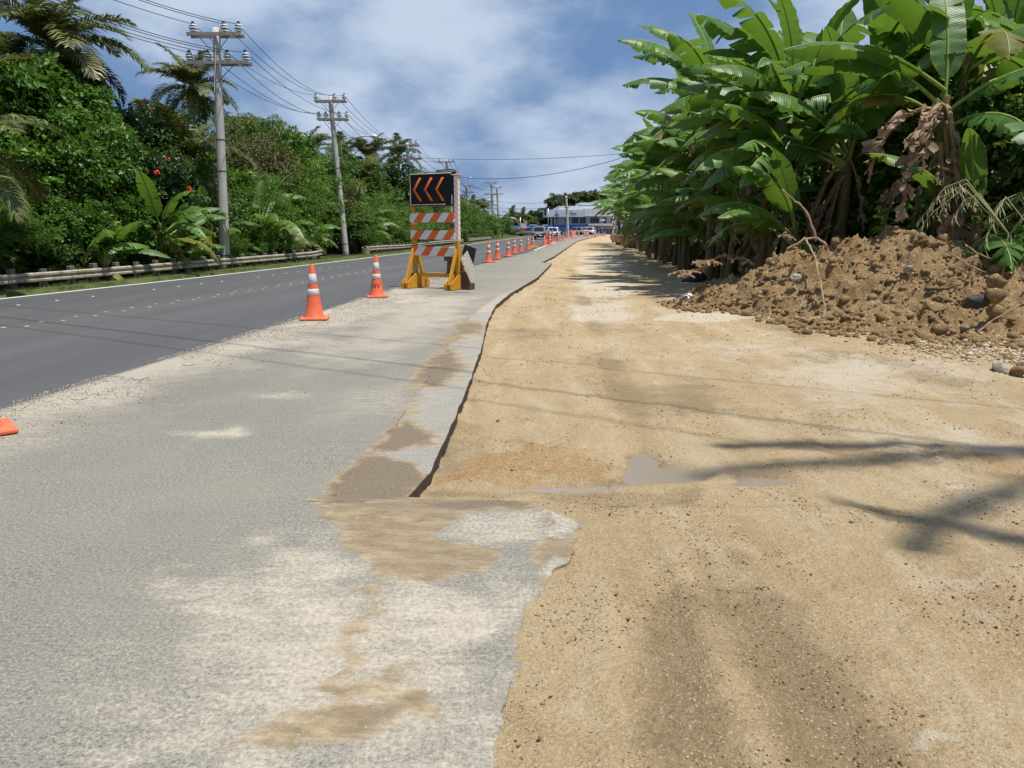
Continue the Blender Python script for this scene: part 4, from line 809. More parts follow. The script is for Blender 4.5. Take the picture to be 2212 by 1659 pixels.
# ---------------------------------------------------------------- barricade with arrow board
TH = R(-28); bo = G(896, 621); bar_ = empty('barricade', (bo.x + 0.03, bo.y, 0.003), TH, 'tall yellow barricade with orange and white boards and a black arrow panel', 'barricade')
t = NT('barricade_yellow'); v = t.obj(); st = t.n('ShaderNodeMapping', {'Vector': v, 'Scale': (6, 6, 1.2)}).outputs[0]
c = t.ramp(t.noise(4, 5, 0.65, st), (0.3, (0.50, 0.225, 0.018)), (0.7, (0.66, 0.33, 0.03))); c = t.mix(t.thr(t.noise(7, 6, 0.75, v), 0.6, 0.72), c, (0.30, 0.16, 0.06)); c = t.mix(t.thr(t.noise(16, 5, 0.75, v), 0.68, 0.74), c, (0.6, 0.52, 0.36))
t.P(Base_Color=c, Roughness=0.6); M['byellow'] = t.m
def stripes(name, period, slope, a, b, offs=0.0, wear=0.7):
    t = NT(name); v = t.obj(); s = t.n('ShaderNodeSeparateXYZ', {'Vector': v}); f = t.math('FRACT', t.math('DIVIDE', t.math('ADD', t.math('ADD', s.outputs[0], offs), t.math('MULTIPLY', s.outputs[2], slope)), period))
    c = t.mix(t.math('GREATER_THAN', f, 0.5), a, b); c = t.mix(t.math('MULTIPLY', t.thr(t.noise(11, 5, 0.7, v), 0.5, 0.8), 0.35), c, (0.38, 0.33, 0.27)); c = t.mix(t.thr(t.noise(30, 6, 0.75, v), wear, wear + 0.05), c, (0.3, 0.28, 0.25)); t.P(Base_Color=c, Roughness=0.5, Specular_IOR_Level=0.35); return t.m
M['st1'] = stripes('orange_white_stripes', 0.46, -0.78, (0.78, 0.14, 0.02), (0.70, 0.71, 0.70), 0.0); M['st2'] = stripes('orange_white_stripes', 0.46, -0.78, (0.78, 0.14, 0.02), (0.70, 0.71, 0.70), 0.08); M['st3'] = stripes('orange_white_stripes', 0.46, -0.78, (0.78, 0.14, 0.02), (0.70, 0.71, 0.70), 0.27)
SPN = 1.29
def frame(x, name_part):
    mb = MB()
    # runner: two planks along y with sloped upper blocks
    for s in (-0.055, 0.055):
        mb.box((x + s, 0.0, 0.07), (0.055, 0.98, 0.14)); 
    q = mb.build('foot', M['byellow'], bar_); bevel(q.data, 0.006)
    up = MB().box((x, 0, 1.42), (0.10, 0.10, 2.72)).build('upright', M['byellow'], bar_); bevel(up.data, 0.006)
    for s in (-1, 1):
        b = MB().bar((x, s * 0.43, 0.12), (x, s * 0.06, 0.98), 0.05, 0.10).build('brace', M['byellow'], bar_); bevel(b.data, 0.005)
    for s in (-1, 1):
        sx = x + s * 0.09; MB().prism([(-0.49, 0.0), (0.49, 0.0), (0.49, 0.15), (0.12, 0.36), (-0.12, 0.36), (-0.49, 0.15)], 0.022, Matrix.Translation((sx, 0, 0.012)) @ Matrix.Rotation(R(90), 4, 'Z')).build('gusset', M['byellow'], bar_)
frame(0.0, 'l'); frame(SPN, 'r')
for k, (z, m_, dx, tl, dz) in enumerate(((1.75, 'st1', 0.0, 0.0, 0), (1.33, 'st2', 0.03, 0.004, 0), (0.925, 'st3', 0.02, 0.012, 0))):
    b = MB().box((0, 0, 0), (SPN + 0.03, 0.025, 0.225)).build('board', M[m_], bar_); b.location = (SPN / 2 - 0.068 + dx * 0.5, -0.067, z); b.rotation_euler = (0.0 if k < 2 else 0.05, tl, 0); bevel(b.data, 0.003)
tie = MB().box((SPN / 2, 0.02, 0.33), (SPN - 0.2, 0.05, 0.09)).build('tie_bar', M['byellow'], bar_); bevel(tie.data, 0.005)
# right upright: faded pink and white reflective strip on its outer faces
M['pinkstripe'] = stripes('faded_stripes', 0.12, 1.0, (0.80, 0.52, 0.46), (0.76, 0.72, 0.70), 0.0, 0.72)
MB().box((SPN + 0.0, -0.0, 1.98), (0.107, 0.107, 1.6)).build('faded_strip', M['pinkstripe'], bar_)
MB().box((-0.03, -0.056, 0.84), (0.05, 0.01, 0.12)).build('sticker', M['band'], bar_)
MB().box((0.0, 0.0, 1.62), (0.108, 0.108, 0.05)).build('tape_wrap', plain('yellow_tape_wrap', (0.75, 0.66, 0.1), 0.5), bar_)
M['board_black'] = plain('matt_black', (0.008, 0.008, 0.009), 0.55, var=0.4); M['greyboard'] = plain('grey_plywood', (0.36, 0.33, 0.28), 0.8, var=0.3, scale=14)
pn_ = MB().box((SPN / 2 - 0.058, -0.005, 2.435), (SPN - 0.02, 0.14, 0.80)).build('arrow_panel', M['board_black'], bar_); bevel(pn_.data, 0.006)
MB().box((SPN / 2 - 0.03, 0.085, 2.43), (SPN - 0.02, 0.03, 0.82)).build('panel_back', M['greyboard'], bar_)
mb = MB(); x0, x1, z0, z1 = -0.035, SPN - 0.10, 2.065, 2.805
mb.tube([(x0, -0.08, z0), (x0, -0.08, z1), (x1, -0.08, z1)], 0.014, 6); mb.tube([(x0, -0.08, z0), (x1 - 0.2, -0.08, z0 + 0.005)], 0.014, 6); mb.tube([(x1, -0.08, z0), (x1, -0.08, z0 + 0.22)], 0.010, 6)
mb.build('tattered_trim', plain('tattered_white_trim', (0.55, 0.50, 0.44), 0.8, var=0.45, scale=25), pn_)
M['chev'] = plain('orange_lamp_tube', (0.78, 0.17, 0.035), 0.35, var=0.2); M['chevd'] = plain('dark_orange', (0.30, 0.05, 0.012), 0.5)
for k in range(3):
    xv = 0.06 + k * 0.335; zc = 2.43; h = 0.28; w = 0.20; mb = MB()
    for o_ in (0.0, 0.038): mb.tube([(xv + w + o_, -0.09, zc + h), (xv + o_, -0.09, zc), (xv + w + o_, -0.09, zc - h)], 0.0145, 6)
    cv = mb.build('chevron', M['chev'], pn_, True)
    mb = MB()
    for s in (1, -1): mb.bar((xv + w + 0.02, -0.078, zc + s * h), (xv + 0.02, -0.078, zc), 0.012, 0.055, up=Vector((0, 1, 0)))
    mb.build('backing', M['chevd'], cv)
rope = MB().tube([(SPN - 0.14, -0.06, 2.78), (SPN - 0.05, -0.075, 2.75), (SPN + 0.06, -0.07, 2.765), (SPN + 0.075, 0.05, 2.75), (SPN + 0.02, 0.15, 2.76)], 0.016, 6).build('rope', plain('tan_rope', (0.45, 0.36, 0.24), 0.9), bar_, True)
cb = MB().tube([(SPN * 0.5, 0.05, 2.86), (SPN * 0.7, 0.0, 2.89), (SPN * 0.85, 0.0, 2.9), (SPN - 0.03, 0.02, 2.86)], 0.012, 6).build('cable', M['wire'], bar_, True)
Mb = bar_.matrix_basis.copy(); Mb = Matrix.Translation(bar_.location) @ Matrix.Rotation(TH, 4, 'Z')
def world(x, y, z): return Mb @ Vector((x, y, z))
# wooden ballast resting on the tie bar, warped white board leaning on the right foot, black panel behind
def flat_poly(name, pts, Y, t, mat, label, cat, lean=0.0, rz=0.0):
    P = [A(u, v, Y) for u, v in pts]; o0 = min(P, key=lambda p: p.z); o = MB().prism([(p.x - o0.x, p.z - o0.z) for p in P], t).build(name, mat); bevel(o.data, 0.004); o.location = o0; o.rotation_euler = (lean, 0, rz); return tag(o, label, cat)
rear = MB().box((SPN / 2 + 0.1, 0.30, 0.335), (SPN - 0.1, 0.07, 0.07)).build('tie_bar', M['byellow'], bar_); bevel(rear.data, 0.005)
mb = MB(); mb.box((0, 0, 0.155), (0.28, 0.36, 0.30), taper=0.97); mb.box((-0.02, 0, 0.375), (0.38, 0.42, 0.13)); mb.box((0.06, 0.05, 0.45), (0.42, 0.36, 0.02))
wb = mb.build('ballast_box', plain('grey_wood', (0.13, 0.105, 0.08), 0.9, var=0.4, scale=9)); bevel(wb.data, 0.01); q = world(SPN - 0.27, 0.27, 0.37); wb.location = q; wb.rotation_euler = (0, 0.05, TH); tag(wb, 'weathered grey wooden ballast box on the tie bar inside the barricade', 'box')
flat_poly('warning_plate', [(1010.6, 541), (995, 559), (1016.5, 611), (1025, 612), (1027.5, 583)], 17.55, 0.02, plain('dirty_white_board', (0.46, 0.44, 0.36), 0.7, var=0.35, scale=18), 'dirty white warped board leaning against the right foot of the barricade', 'board', R(-5), R(20))
flat_poly('black_panel', [(1000, 578), (1018, 582), (1024, 562), (1029, 537), (1004, 528), (998, 545)], 18.5, 0.06, plain('black_rubber', (0.02, 0.02, 0.022), 0.65, var=0.5, scale=14), 'scuffed black panel standing behind the right side of the barricade', 'panel', 0, R(-15))
sb = A(1009, 600, 18.5); mb = MB().box((0, 0, 0.22), (0.30, 0.24, 0.44)); bp2 = mb.build('support_block', plain('dark_wood', (0.09, 0.06, 0.04), 0.9, var=0.4)); bevel(bp2.data, 0.01); bp2.location = (sb.x, 18.55, 0.004); bp2.rotation_euler = (0, 0, TH); tag(bp2, 'dark wooden block under the scuffed black panel', 'block')

# ---------------------------------------------------------------- cars
def car_paint(name, col, rough=0.25): 
    t = NT(name); t.P(Base_Color=col, Roughness=rough, Metallic=0.25, Specular_IOR_Level=0.5, Coat_Weight=0.5); return t.m
M['glass'] = plain('dark_glass', (0.012, 0.014, 0.016), 0.08, spec=0.7, var=0.1); M['tyre'] = plain('tyre_rubber', (0.015, 0.015, 0.016), 0.85); M['rim'] = plain('alloy_rim', (0.45, 0.45, 0.46), 0.35, 0.8); M['tail'] = plain('tail_lamp_red', (0.42, 0.012, 0.015), 0.25, spec=0.6); M['head'] = plain('head_lamp', (0.7, 0.72, 0.74), 0.15, spec=0.7); M['plate'] = plain('number_plate', (0.6, 0.62, 0.64), 0.5); M['blackplastic'] = plain('black_trim', (0.02, 0.02, 0.022), 0.6)
def car(loc, rz, paint, label, L=4.6, Wd=1.85, H=1.68, kind='suv'):
    o = empty('car', loc, rz, label, 'car'); hw = Wd / 2            # local: +y forward
    b = MB(); belt = H * 0.58
    # lower body loft, sections along y: (y, half width, z low, z high)
    sec = [(-L / 2, hw * 0.86, 0.42, belt * 0.80), (-L / 2 + 0.12, hw * 0.97, 0.30, belt * 0.98), (-L / 4, hw, 0.24, belt), (L / 6, hw, 0.24, belt * 0.98), (L / 2 - 0.7, hw * 0.98, 0.26, belt * 0.86), (L / 2 - 0.12, hw * 0.92, 0.30, belt * 0.70), (L / 2, hw * 0.8, 0.42, belt * 0.58)]
    vs = []; n = 10
    for (y, w, zl, zh) in sec:
        zm = (zl + zh) / 2
        for x, z in ((-w * 0.85, zl), (-w, zl + 0.08), (-w * 1.0, zm), (-w * 0.98, zh - 0.08), (-w * 0.9, zh), (w * 0.9, zh), (w * 0.98, zh - 0.08), (w, zm), (w, zl + 0.08), (w * 0.85, zl)): vs.append((x, y, z))
    fs = [(i * n + j, i * n + (j + 1) % n, (i + 1) * n + (j + 1) % n, (i + 1) * n + j) for i in range(len(sec) - 1) for j in range(n)] + [tuple(range(n)), tuple(reversed(range((len(sec) - 1) * n, len(sec) * n)))]
    b.add(vs, fs)
    body = b.build('body', paint, o, True); 
    # cabin
    yr0, yr1 = (-L / 2 + 0.10, -L / 2 + 0.42) if kind == 'suv' else (-L / 2 + 0.55, -L / 2 + 1.15)
    yf1, yf0 = L * 0.08, L * 0.27
    c = MB(); wb_, wt_ = hw * 0.92, hw * 0.76; q = [(-wb_, yr0, belt - 0.03), (wb_, yr0, belt - 0.03), (wb_, yf0, belt - 0.06), (-wb_, yf0, belt - 0.06), (-wt_, yr1, H), (wt_, yr1, H), (wt_, yf1, H), (-wt_, yf1, H)]
    c.add(q, [(0, 1, 5, 4), (1, 2, 6, 5), (2, 3, 7, 6), (3, 0, 4, 7), (4, 5, 6, 7)]); cab = c.build('cabin', paint, o); bevel(cab.data, 0.06, 2)
    def pane(name, i, j, k, l, a0, a1, b0, b1, off):
        P = [Vector(q[x]) for x in (i, j, k, l)]
        f = lambda s, t: (P[0].lerp(P[1], s)).lerp(P[3].lerp(P[2], s), t)
        pts = [f(a0, b0), f(a1, b0), f(a1 - 0.02, b1), f(a0 + 0.02, b1)]; nrm = (pts[1] - pts[0]).cross(pts[3] - pts[0]).normalized(); mbp = MB(); mbp.add([p + nrm * off for p in pts] + [p - nrm * 0.02 for p in pts], [(0, 1, 2, 3), (0, 4, 5, 1), (1, 5, 6, 2), (2, 6, 7, 3), (3, 7, 4, 0)]); return mbp.build(name, M['glass'], o)
    pane('rear_window', 0, 1, 5, 4, 0.08, 0.92, 0.12, 0.86, 0.008); pane('windscreen', 2, 3, 7, 6, 0.06, 0.94, 0.08, 0.92, 0.008)
    for (a, b2, c2, d2) in ((1, 2, 6, 5), (3, 0, 4, 7)):
        pane('side_window', a, b2, c2, d2, 0.06, 0.47, 0.14, 0.86, 0.008); pane('side_window', a, b2, c2, d2, 0.51, 0.92, 0.14, 0.86, 0.008)
    for sx in (-1, 1):
        for y in (-L * 0.30, L * 0.31):
            w = MB().lathe([(0.2, -0.11), (0.33, -0.11), (0.345, -0.08), (0.345, 0.08), (0.33, 0.11), (0.2, 0.11)], 20); we = w.build('wheel', M['tyre'], o, True); we.location = (sx * (hw - 0.1), y, 0.345); we.rotation_euler = (0, R(90), 0)
            r = MB().lathe([(0.01, 0.06 * sx), (0.2, 0.09 * sx), (0.215, 0.115 * sx), (0.22, 0.10 * sx)], 14, caps=False).build('rim', M['rim'], we)
        MB().box((sx * hw * 0.80, -L / 2 + 0.05, belt * 0.83), (0.30, 0.16, 0.16)).build('taillight', M['tail'], o); MB().box((sx * hw * 0.72, L / 2 - 0.08, belt * 0.62), (0.36, 0.14, 0.13)).build('headlight', M['head'], o)
        MB().box((sx * (hw + 0.08), L * 0.2, belt + 0.03), (0.2, 0.1, 0.13)).build('mirror', paint, o)
    MB().box((0, -L / 2 - 0.005, 0.40), (Wd * 0.86, 0.10, 0.2)).build('bumper', M['blackplastic'], o); MB().box((0, -L / 2 - 0.01, belt * 0.73), (0.42, 0.05, 0.13)).build('number_plate', M['plate'], o)
    MB().box((0, L / 2 - 0.02, 0.42), (Wd * 0.8, 0.10, 0.2)).build('front_bumper', M['blackplastic'], o)
    return o
M['silver'] = car_paint('silver_paint', (0.30, 0.31, 0.33)); M['whitecar'] = car_paint('white_paint', (0.72, 0.73, 0.74)); M['greycar'] = car_paint('grey_paint', (0.17, 0.165, 0.16)); M['darkcar'] = car_paint('dark_paint', (0.02, 0.022, 0.026)); M['tancar'] = car_paint('tan_paint', (0.36, 0.35, 0.30))
p = G(1168, 517.5); car((p.x, p.y + 2.3, 0.004), R(-7), M['silver'], 'silver grey suv seen from behind, driving away past the cones', H=1.72, Wd=1.9)
p = G(1200, 515); car((p.x + 0.2, p.y + 8, 0.004), R(-9), M['whitecar'], 'white hatchback suv seen from behind, right of the silver one', H=1.62, L=4.4)
p = G(1135, 512.3); car((p.x + 1.0, p.y + 10, 0.004), R(82), M['greycar'], 'dark grey pickup-sized car crossing behind the left side of the silver suv', H=1.65, kind='sedan', L=5.0)
car((A(1213, 506, 150).x, 150, 0.0), R(170), M['darkcar'], 'dark car facing us between the white suv and the lone pole', H=1.6)
car((A(1264, 505, 172).x, 172, 0.0), R(70), M['whitecar'], 'white car parked in front of the white building near the blue fence', kind='suv', H=1.75, L=4.8)
car((A(1245, 504, 168).x, 168, 0.0), R(60), M['tancar'], 'pale beige pickup parked in front of the white building', kind='sedan', H=1.75, L=5.2)
car((A(1125, 503, 178).x, 178, 0.0), R(88), M['whitecar'], 'small white car parked under the low blue-roofed building', kind='suv', H=1.6)

# ---------------------------------------------------------------- far buildings
M['bwhite'] = plain('white_wall_paint', (0.60, 0.62, 0.65), 0.8, var=0.08, scale=0.8); M['bgrey'] = plain('pale_grey_panel', (0.50, 0.53, 0.58), 0.6, var=0.08, scale=0.6); M['bblue'] = plain('blue_metal_roof', (0.014, 0.045, 0.27), 0.45, var=0.2, scale=1.5); M['fenceblue'] = plain('blue_sheet', (0.018, 0.05, 0.14), 0.7, var=0.3, scale=1.0); M['win'] = plain('window_glass', (0.03, 0.04, 0.045), 0.1, spec=0.7, var=0.5, scale=0.5); M['beige'] = plain('beige_board', (0.48, 0.41, 0.33), 0.8)
YB = 200.0; s = YB / FPX
def bx(u0, u1, v0, v1, y0, dep, mat, name, parent, org):
    a, b = A(u0, v1, y0), A(u1, v0, y0); c = Vector(((a.x + b.x) / 2, y0 + dep / 2, (a.z + b.z) / 2)) - org
    return MB().box(c, (abs(b.x - a.x), dep, abs(b.z - a.z))).build(name, mat, parent)
org = Vector((A(1240, 500, YB).x, YB, 0)); bl = empty('showroom_building', org, 0, 'white two-storey commercial building with a blue awning at the road end', 'building')
bx(1206, 1330, 445, 504.8, YB + 1.5, 22, M['bwhite'], 'wall', bl, org)
bx(1181, 1262, 453, 468.5, YB - 1.5, 24.9, M['bgrey'], 'fascia', bl, org); bx(1262.3, 1332, 450.5, 467, YB - 1.2, 25.5, M['bwhite'], 'fascia', bl, org)
bx(1253, 1330, 437.5, 443.5, YB + 4.0, 15, M['bgrey'], 'roof_slab', bl, org); bx(1267, 1330, 443.6, 451, YB + 6, 12, M['bwhite'], 'upper_storey', bl, org)
for (u0, u1, v0, v1) in ((1270.5, 1278, 446.5, 449), (1281, 1284, 446, 449)): bx(u0, u1, v0, v1, YB + 5.94, 0.2, M['win'], 'window', bl, org)
for (u0, u1) in ((1221, 1227), (1236, 1249.5), (1253, 1265.5), (1275, 1294), (1303, 1310)):
    w = bx(u0, u1, 470, 482.5, YB + 1.44, 0.3, M['win'], 'window', bl, org); n_ = max(2, int((u1 - u0) / 3.2))
    for k in range(1, n_): bx(u0 + (u1 - u0) * k / n_ - 0.2, u0 + (u1 - u0) * k / n_ + 0.2, 470, 482.5, YB + 1.36, 0.1, M['bwhite'], 'mullion', w, org)
for (u0, u1) in ((1213, 1222), (1228, 1240), (1240, 1251), (1253, 1264)): bx(u0, u1, 493, 503.5, YB + 1.44, 0.3, M['win'], 'shop_window', bl, org)
for u in (1190, 1198): bx(u - 0.6, u + 0.6, 468, 504.8, YB - 1.0, 0.3, M['bwhite'], 'column', bl, org)
for u in (1226, 1241, 1252, 1265.5): bx(u - 0.8, u + 0.8, 491, 504.8, YB - 1.6, 0.4, M['bwhite'], 'column', bl, org)
bx(1196, 1270, 485.8, 492, YB - 2.6, 4.0, M['bblue'], 'awning', bl, org); bx(1271, 1330, 483.0, 487.5, YB - 1.4, 2.8, M['bgrey'], 'canopy_slab', bl, org); bx(1276, 1330, 488.5, 497, YB + 1.4, 0.2, M['beige'], 'hoarding', bl, org)
for k in range(14): u = 1208 + k * 3.3; bx(u - 0.08, u + 0.08, 481.5, 485.8, YB - 1.0, 0.05, M['darksteel'], 'railing_bar', bl, org)
M['logod'] = plain('dark_logo', (0.03, 0.035, 0.05), 0.5); M['logow'] = plain('white_letter', (0.62, 0.64, 0.66), 0.5)
def put(u, v, y, sc): return lambda co: A(u, v, y) - org + Vector((co.x, 0, co.y))
lettering('BMW', 0.9, M['logod'], bl, put(1202.5, 465, YB - 1.56, 1), 'fascia_lettering') if False else None
# two small dark fascia emblems: an upright mark over a short word bar, and a tick with a word bar
mk = MB(); q = A(1202.5, 463.6, YB - 1.56) - org
mk.box(q + Vector((0, 0, 0.55)), (0.16, 0.05, 0.75)); [mk.box(q + Vector((-0.55 + 0.27 * k, 0, -0.05 + 0.04 * (k % 2))), (0.2, 0.05, 0.2 + 0.05 * ((k * 3) % 2))) for k in range(5)]; mk.box(q + Vector((0, 0, -0.3)), (0.5, 0.05, 0.1)); mk.build('fascia_emblem', M['logod'], bl)
mk = MB(); q = A(1238, 460.6, YB - 1.56) - org
mk.bar(q + Vector((-0.75, 0, 0.4)), q + Vector((-0.4, 0, -0.15)), 0.05, 0.2); [mk.box(q + Vector((-0.2 + 0.25 * k, 0, -0.05)), (0.19, 0.05, 0.22)) for k in range(5)]; mk.build('fascia_emblem', M['logod'], bl)
lettering('IBG', 1.15, M['logow'], bl, put(1293, 494.5, YB + 1.3, 1), 'wall_lettering')
fn = empty('construction_fence', (A(1290, 504, YB - 8).x, YB - 8, 0), 0, 'dark blue sheet construction fence in front of the white building', 'fence'); fo = Vector(fn.location)
for k in range(8):
    u = 1274 + k * 7; bx(u + 0.15, u + 6.85, 496.2 - 0.3 * k, 505.3, YB - 8, 0.08, M['fenceblue'], 'sheet', fn, fo); bx(u - 0.2, u + 0.2, 489 if k % 3 == 1 else 495, 505.3, YB - 8.15, 0.1, M['steel'], 'post', fn, fo)
# low blue-roofed building
org2 = Vector((A(1130, 504, 188).x, 188, 0)); lb = empty('shop_building', org2, 0, 'low white building with a long blue metal roof behind the grey car', 'building')
bx(1093, 1192, 495.5, 504.5, 188, 10, M['bwhite'], 'wall', lb, org2)
r0, r1, r2 = A(1083, 495.8, 186.5) - org2, A(1194, 493.6, 186.5) - org2, A(1194, 487, 194) - org2; r3 = A(1091, 487.6, 194) - org2
mb = MB(); th = Vector((0, 0, -0.25)); mb.add([r0, r1, r2, r3, r0 + th, r1 + th, r2 + th, r3 + th], [(0, 1, 2, 3), (7, 6, 5, 4), (0, 4, 5, 1), (1, 5, 6, 2), (2, 6, 7, 3), (3, 7, 4, 0)]); mb.build('roof', M['bblue'], lb)
for (u0, u1) in ((1145, 1160), (1171, 1184)): bx(u0, u1, 485.2, 487, 192, 3, M['lampwhite'], 'roof_sign', lb, org2)
for (u0, u1, v0, v1) in ((1101.5, 1104, 499, 503), (1110, 1117, 497, 504.2), (1118.5, 1121, 497, 501), (1128, 1134, 497, 502.5), (1137, 1151, 496.8, 499), (1139, 1142.5, 499.6, 501.6)): bx(u0, u1, v0, v1, 187.9, 0.3, M['win'], 'window', lb, org2)
for u in (1108.5, 1122, 1152): bx(u - 0.5, u + 0.5, 495.5, 504.6, 187.2, 0.3, M['bwhite'], 'column', lb, org2)
# street lamp, signs and signal at the crossing
sp_ = G(1124, 509.5); sg = empty('street_lamp', (sp_.x, sp_.y, 0), 0, 'far grey street lamp with a long arm curving left over the crossing', 'street lamp'); b0 = Vector((sp_.x, sp_.y, 0)); Yp = sp_.y
MB().tube([(0, 0, 0), A(1124, 470, Yp) - b0], [0.14, 0.09], 10).build('post', M['steel'], sg, True)
MB().tube([A(1124, 478, Yp) - b0, A(1112, 472, Yp) - b0, A(1098, 469, Yp) - b0, A(1086, 468, Yp) - b0], [0.09, 0.08, 0.06, 0.05], 8).build('arm', M['steel'], sg, True)
sgn = empty('road_sign', (sp_.x + 0.5, sp_.y - 2, 0), 0, 'small white and red route sign by the far street lamp', 'sign'); MB().tube([(0, 0, 0), (0, 0, 2.4)], 0.04, 6).build('post', M['steel'], sgn); MB().box((0.1, -0.06, 2.0), (1.0, 0.03, 0.8)).build('plate', M['bwhite'], sgn); MB().box((0.1, -0.06, 1.35), (1.1, 0.03, 0.4)).build('plate', M['redplastic'], sgn)
ts = A(1178.5, 459, 170); tg = empty('traffic_signal', (ts.x, 170, 0), 0, 'dark traffic signal hanging at the left end of the white building', 'traffic signal'); MB().box((0, 0, ts.z), (0.5, 0.4, 1.2)).build('housing', M['blackplastic'], tg); MB().tube([(0.6, 0, 0), (0.6, 0, ts.z + 0.9)], 0.08, 8).build('post', M['steel'], tg, True); MB().tube([(0.6, 0, ts.z + 0.8), (0, 0, ts.z + 0.6)], 0.05, 6).build('bracket', M['steel'], tg)
ysn = A(1192, 497, 165); yg = empty('yellow_signal', (ysn.x, 165, 0), 0, 'yellow signal box on a post right of the blue roof', 'traffic signal'); MB().box((0, 0, ysn.z), (0.5, 0.35, 1.3)).build('housing', plain('yellow_housing', (0.65, 0.36, 0.03), 0.5), yg); MB().tube([(0, 0.3, 0), (0, 0.3, ysn.z + 2.5)], 0.06, 8).build('post', M['steel'], yg); [MB().lathe([(0.12, 0), (0.1, 0.05)], 10).build('lens', M['blackplastic'], yg).__setattr__('location', (0, -0.2, ysn.z + dz)) for dz in (-0.4, 0, 0.4)]
pp = G(1301, 510); pg = empty('sign_post', (pp.x, pp.y, 0), 0, 'thin grey sign post right of the blue fence', 'sign post'); MB().tube([(0, 0, 0), (0, 0, 3.2)], 0.06, 8).build('post', M['steel'], pg); MB().box((0, -0.08, 3.0), (0.9, 0.04, 0.3)).build('plate', M['lampwhite'], pg)
pp = G(1324, 511); pg = empty('wooden_post', (pp.x, pp.y, 0), 0, 'short grey concrete post standing under the far banana plants', 'post'); q_ = MB().tube([(0, 0, -0.2), (0, 0, 3.4)], [0.22, 0.2], 10).build('shaft', M['pole'], pg, True)

# ---------------------------------------------------------------- planters by the thicket
M['planter'] = plain('brown_planter', (0.30, 0.21, 0.115), 0.85, var=0.3, scale=3, bump=0.3)
pl = empty('round_planter', (*G(1361, 533)[:2], -0.1), 0, 'large round brown planter tub at the edge of the banana thicket', 'planter')
MB().lathe([(0.5, 0.1), (0.75, 0.32), (0.98, 0.95), (1.0, 1.05), (0.9, 1.05), (0.85, 0.8), (0.2, 0.78)], 22, caps=False).build('tub', M['planter'], pl, True)
for a in (0.4, 2.5, 4.6): MB().box((0.4 * math.cos(a), 0.4 * math.sin(a), 0.06), (0.22, 0.22, 0.14)).build('foot', M['post'], pl)
for k, (u, v, w, h) in enumerate(((1347, 526.5, 1.5, 0.95), (1338, 521.5, 1.7, 0.95))):
    q = G(u, v); po = empty('box_planter', (q.x, q.y, -0.1), 0.1, ('square tan planter box just left of the round tub', 'farthest low tan planter box beside the dirt strip')[k], 'planter'); a = MB().box((0, 0, h * 0.62), (w, w, h * 0.75), taper=1.05).build('box', plain('tan_planter', (0.42, 0.31, 0.17), 0.85, var=0.25), po); bevel(a.data, 0.04); [MB().box((sx * w * 0.36, sy * w * 0.36, h * 0.13), (0.2, 0.2, h * 0.3)).build('foot', M['planter'], po) for sx in (-1, 1) for sy in (-1, 1)]
    MB().box((0, 0, h * 1.0), (w * 0.9, w * 0.9, 0.06)).build('soil', M['post'], po)
# ================================================================== VEGETATION
def leaf_mat(name, dark, mid, light, tcol, rough=0.42, tf=0.28, yellow=(0.3, 0.24, 0.04), yl=0.985, spec=0.4):
    t = NT(name); r = t.attr('rnd'); k = t.rand()
    c = t.ramp(r, (0.0, dark), (0.45, mid), (0.9, light), (yl, light), (1.0, yellow)); c = t.mix(t.math('MULTIPLY', k, 0.45), c, t.mix(0.5, dark, mid))
    t.P(Base_Color=c, Roughness=rough, Specular_IOR_Level=spec); t.translucent(tcol, tf); return t.m
M['lf_broad'] = leaf_mat('broad_leaf', (0.0230, 0.0616, 0.0106), (0.0612, 0.1454, 0.0197), (0.1340, 0.2653, 0.0335), (0.1626, 0.3251, 0.0305), 0.46, 0.28, spec=0.35)
M['lf_med'] = leaf_mat('shrub_leaf', (0.0306, 0.0650, 0.0122), (0.0727, 0.1403, 0.0244), (0.1626, 0.2566, 0.0457), (0.1723, 0.2909, 0.0335), 0.48, 0.28)
M['lf_fine'] = leaf_mat('feathery_leaf', (0.0345, 0.0787, 0.0122), (0.0804, 0.1711, 0.0213), (0.1626, 0.2823, 0.0426), (0.1914, 0.3422, 0.0305), 0.5, 0.3)
M['lf_brown'] = leaf_mat('vine_leaf', (0.0498, 0.0582, 0.0213), (0.1148, 0.1283, 0.0396), (0.1914, 0.1796, 0.0686), (0.1531, 0.1540, 0.0305), 0.6, 0.2, (0.7273, 0.2909, 0.0761), 0.95)
M['lf_tulip'] = leaf_mat('tulip_tree_leaf', (0.0133, 0.0376, 0.0106), (0.0306, 0.0787, 0.0197), (0.0671, 0.1369, 0.0335), (0.0766, 0.1540, 0.0244), 0.38, 0.2)
M['lf_far'] = leaf_mat('far_leaf', (0.0306, 0.0548, 0.0183), (0.0651, 0.0992, 0.0335), (0.1245, 0.1540, 0.0518), (0.1148, 0.1540, 0.0335), 0.6, 0.2)
t = NT('bark'); v = t.obj(); st = t.n('ShaderNodeMapping', {'Vector': v, 'Scale': (8, 8, 1.5)}).outputs[0]
t.P(Base_Color=t.ramp(t.noise(4, 5, 0.7, st), (0.3, (0.045, 0.033, 0.024)), (0.7, (0.17, 0.135, 0.105))), Roughness=0.95); t.bump(t.noise(9, 4, 0.7, st), 0.6, 0.02); M['bark'] = t.m

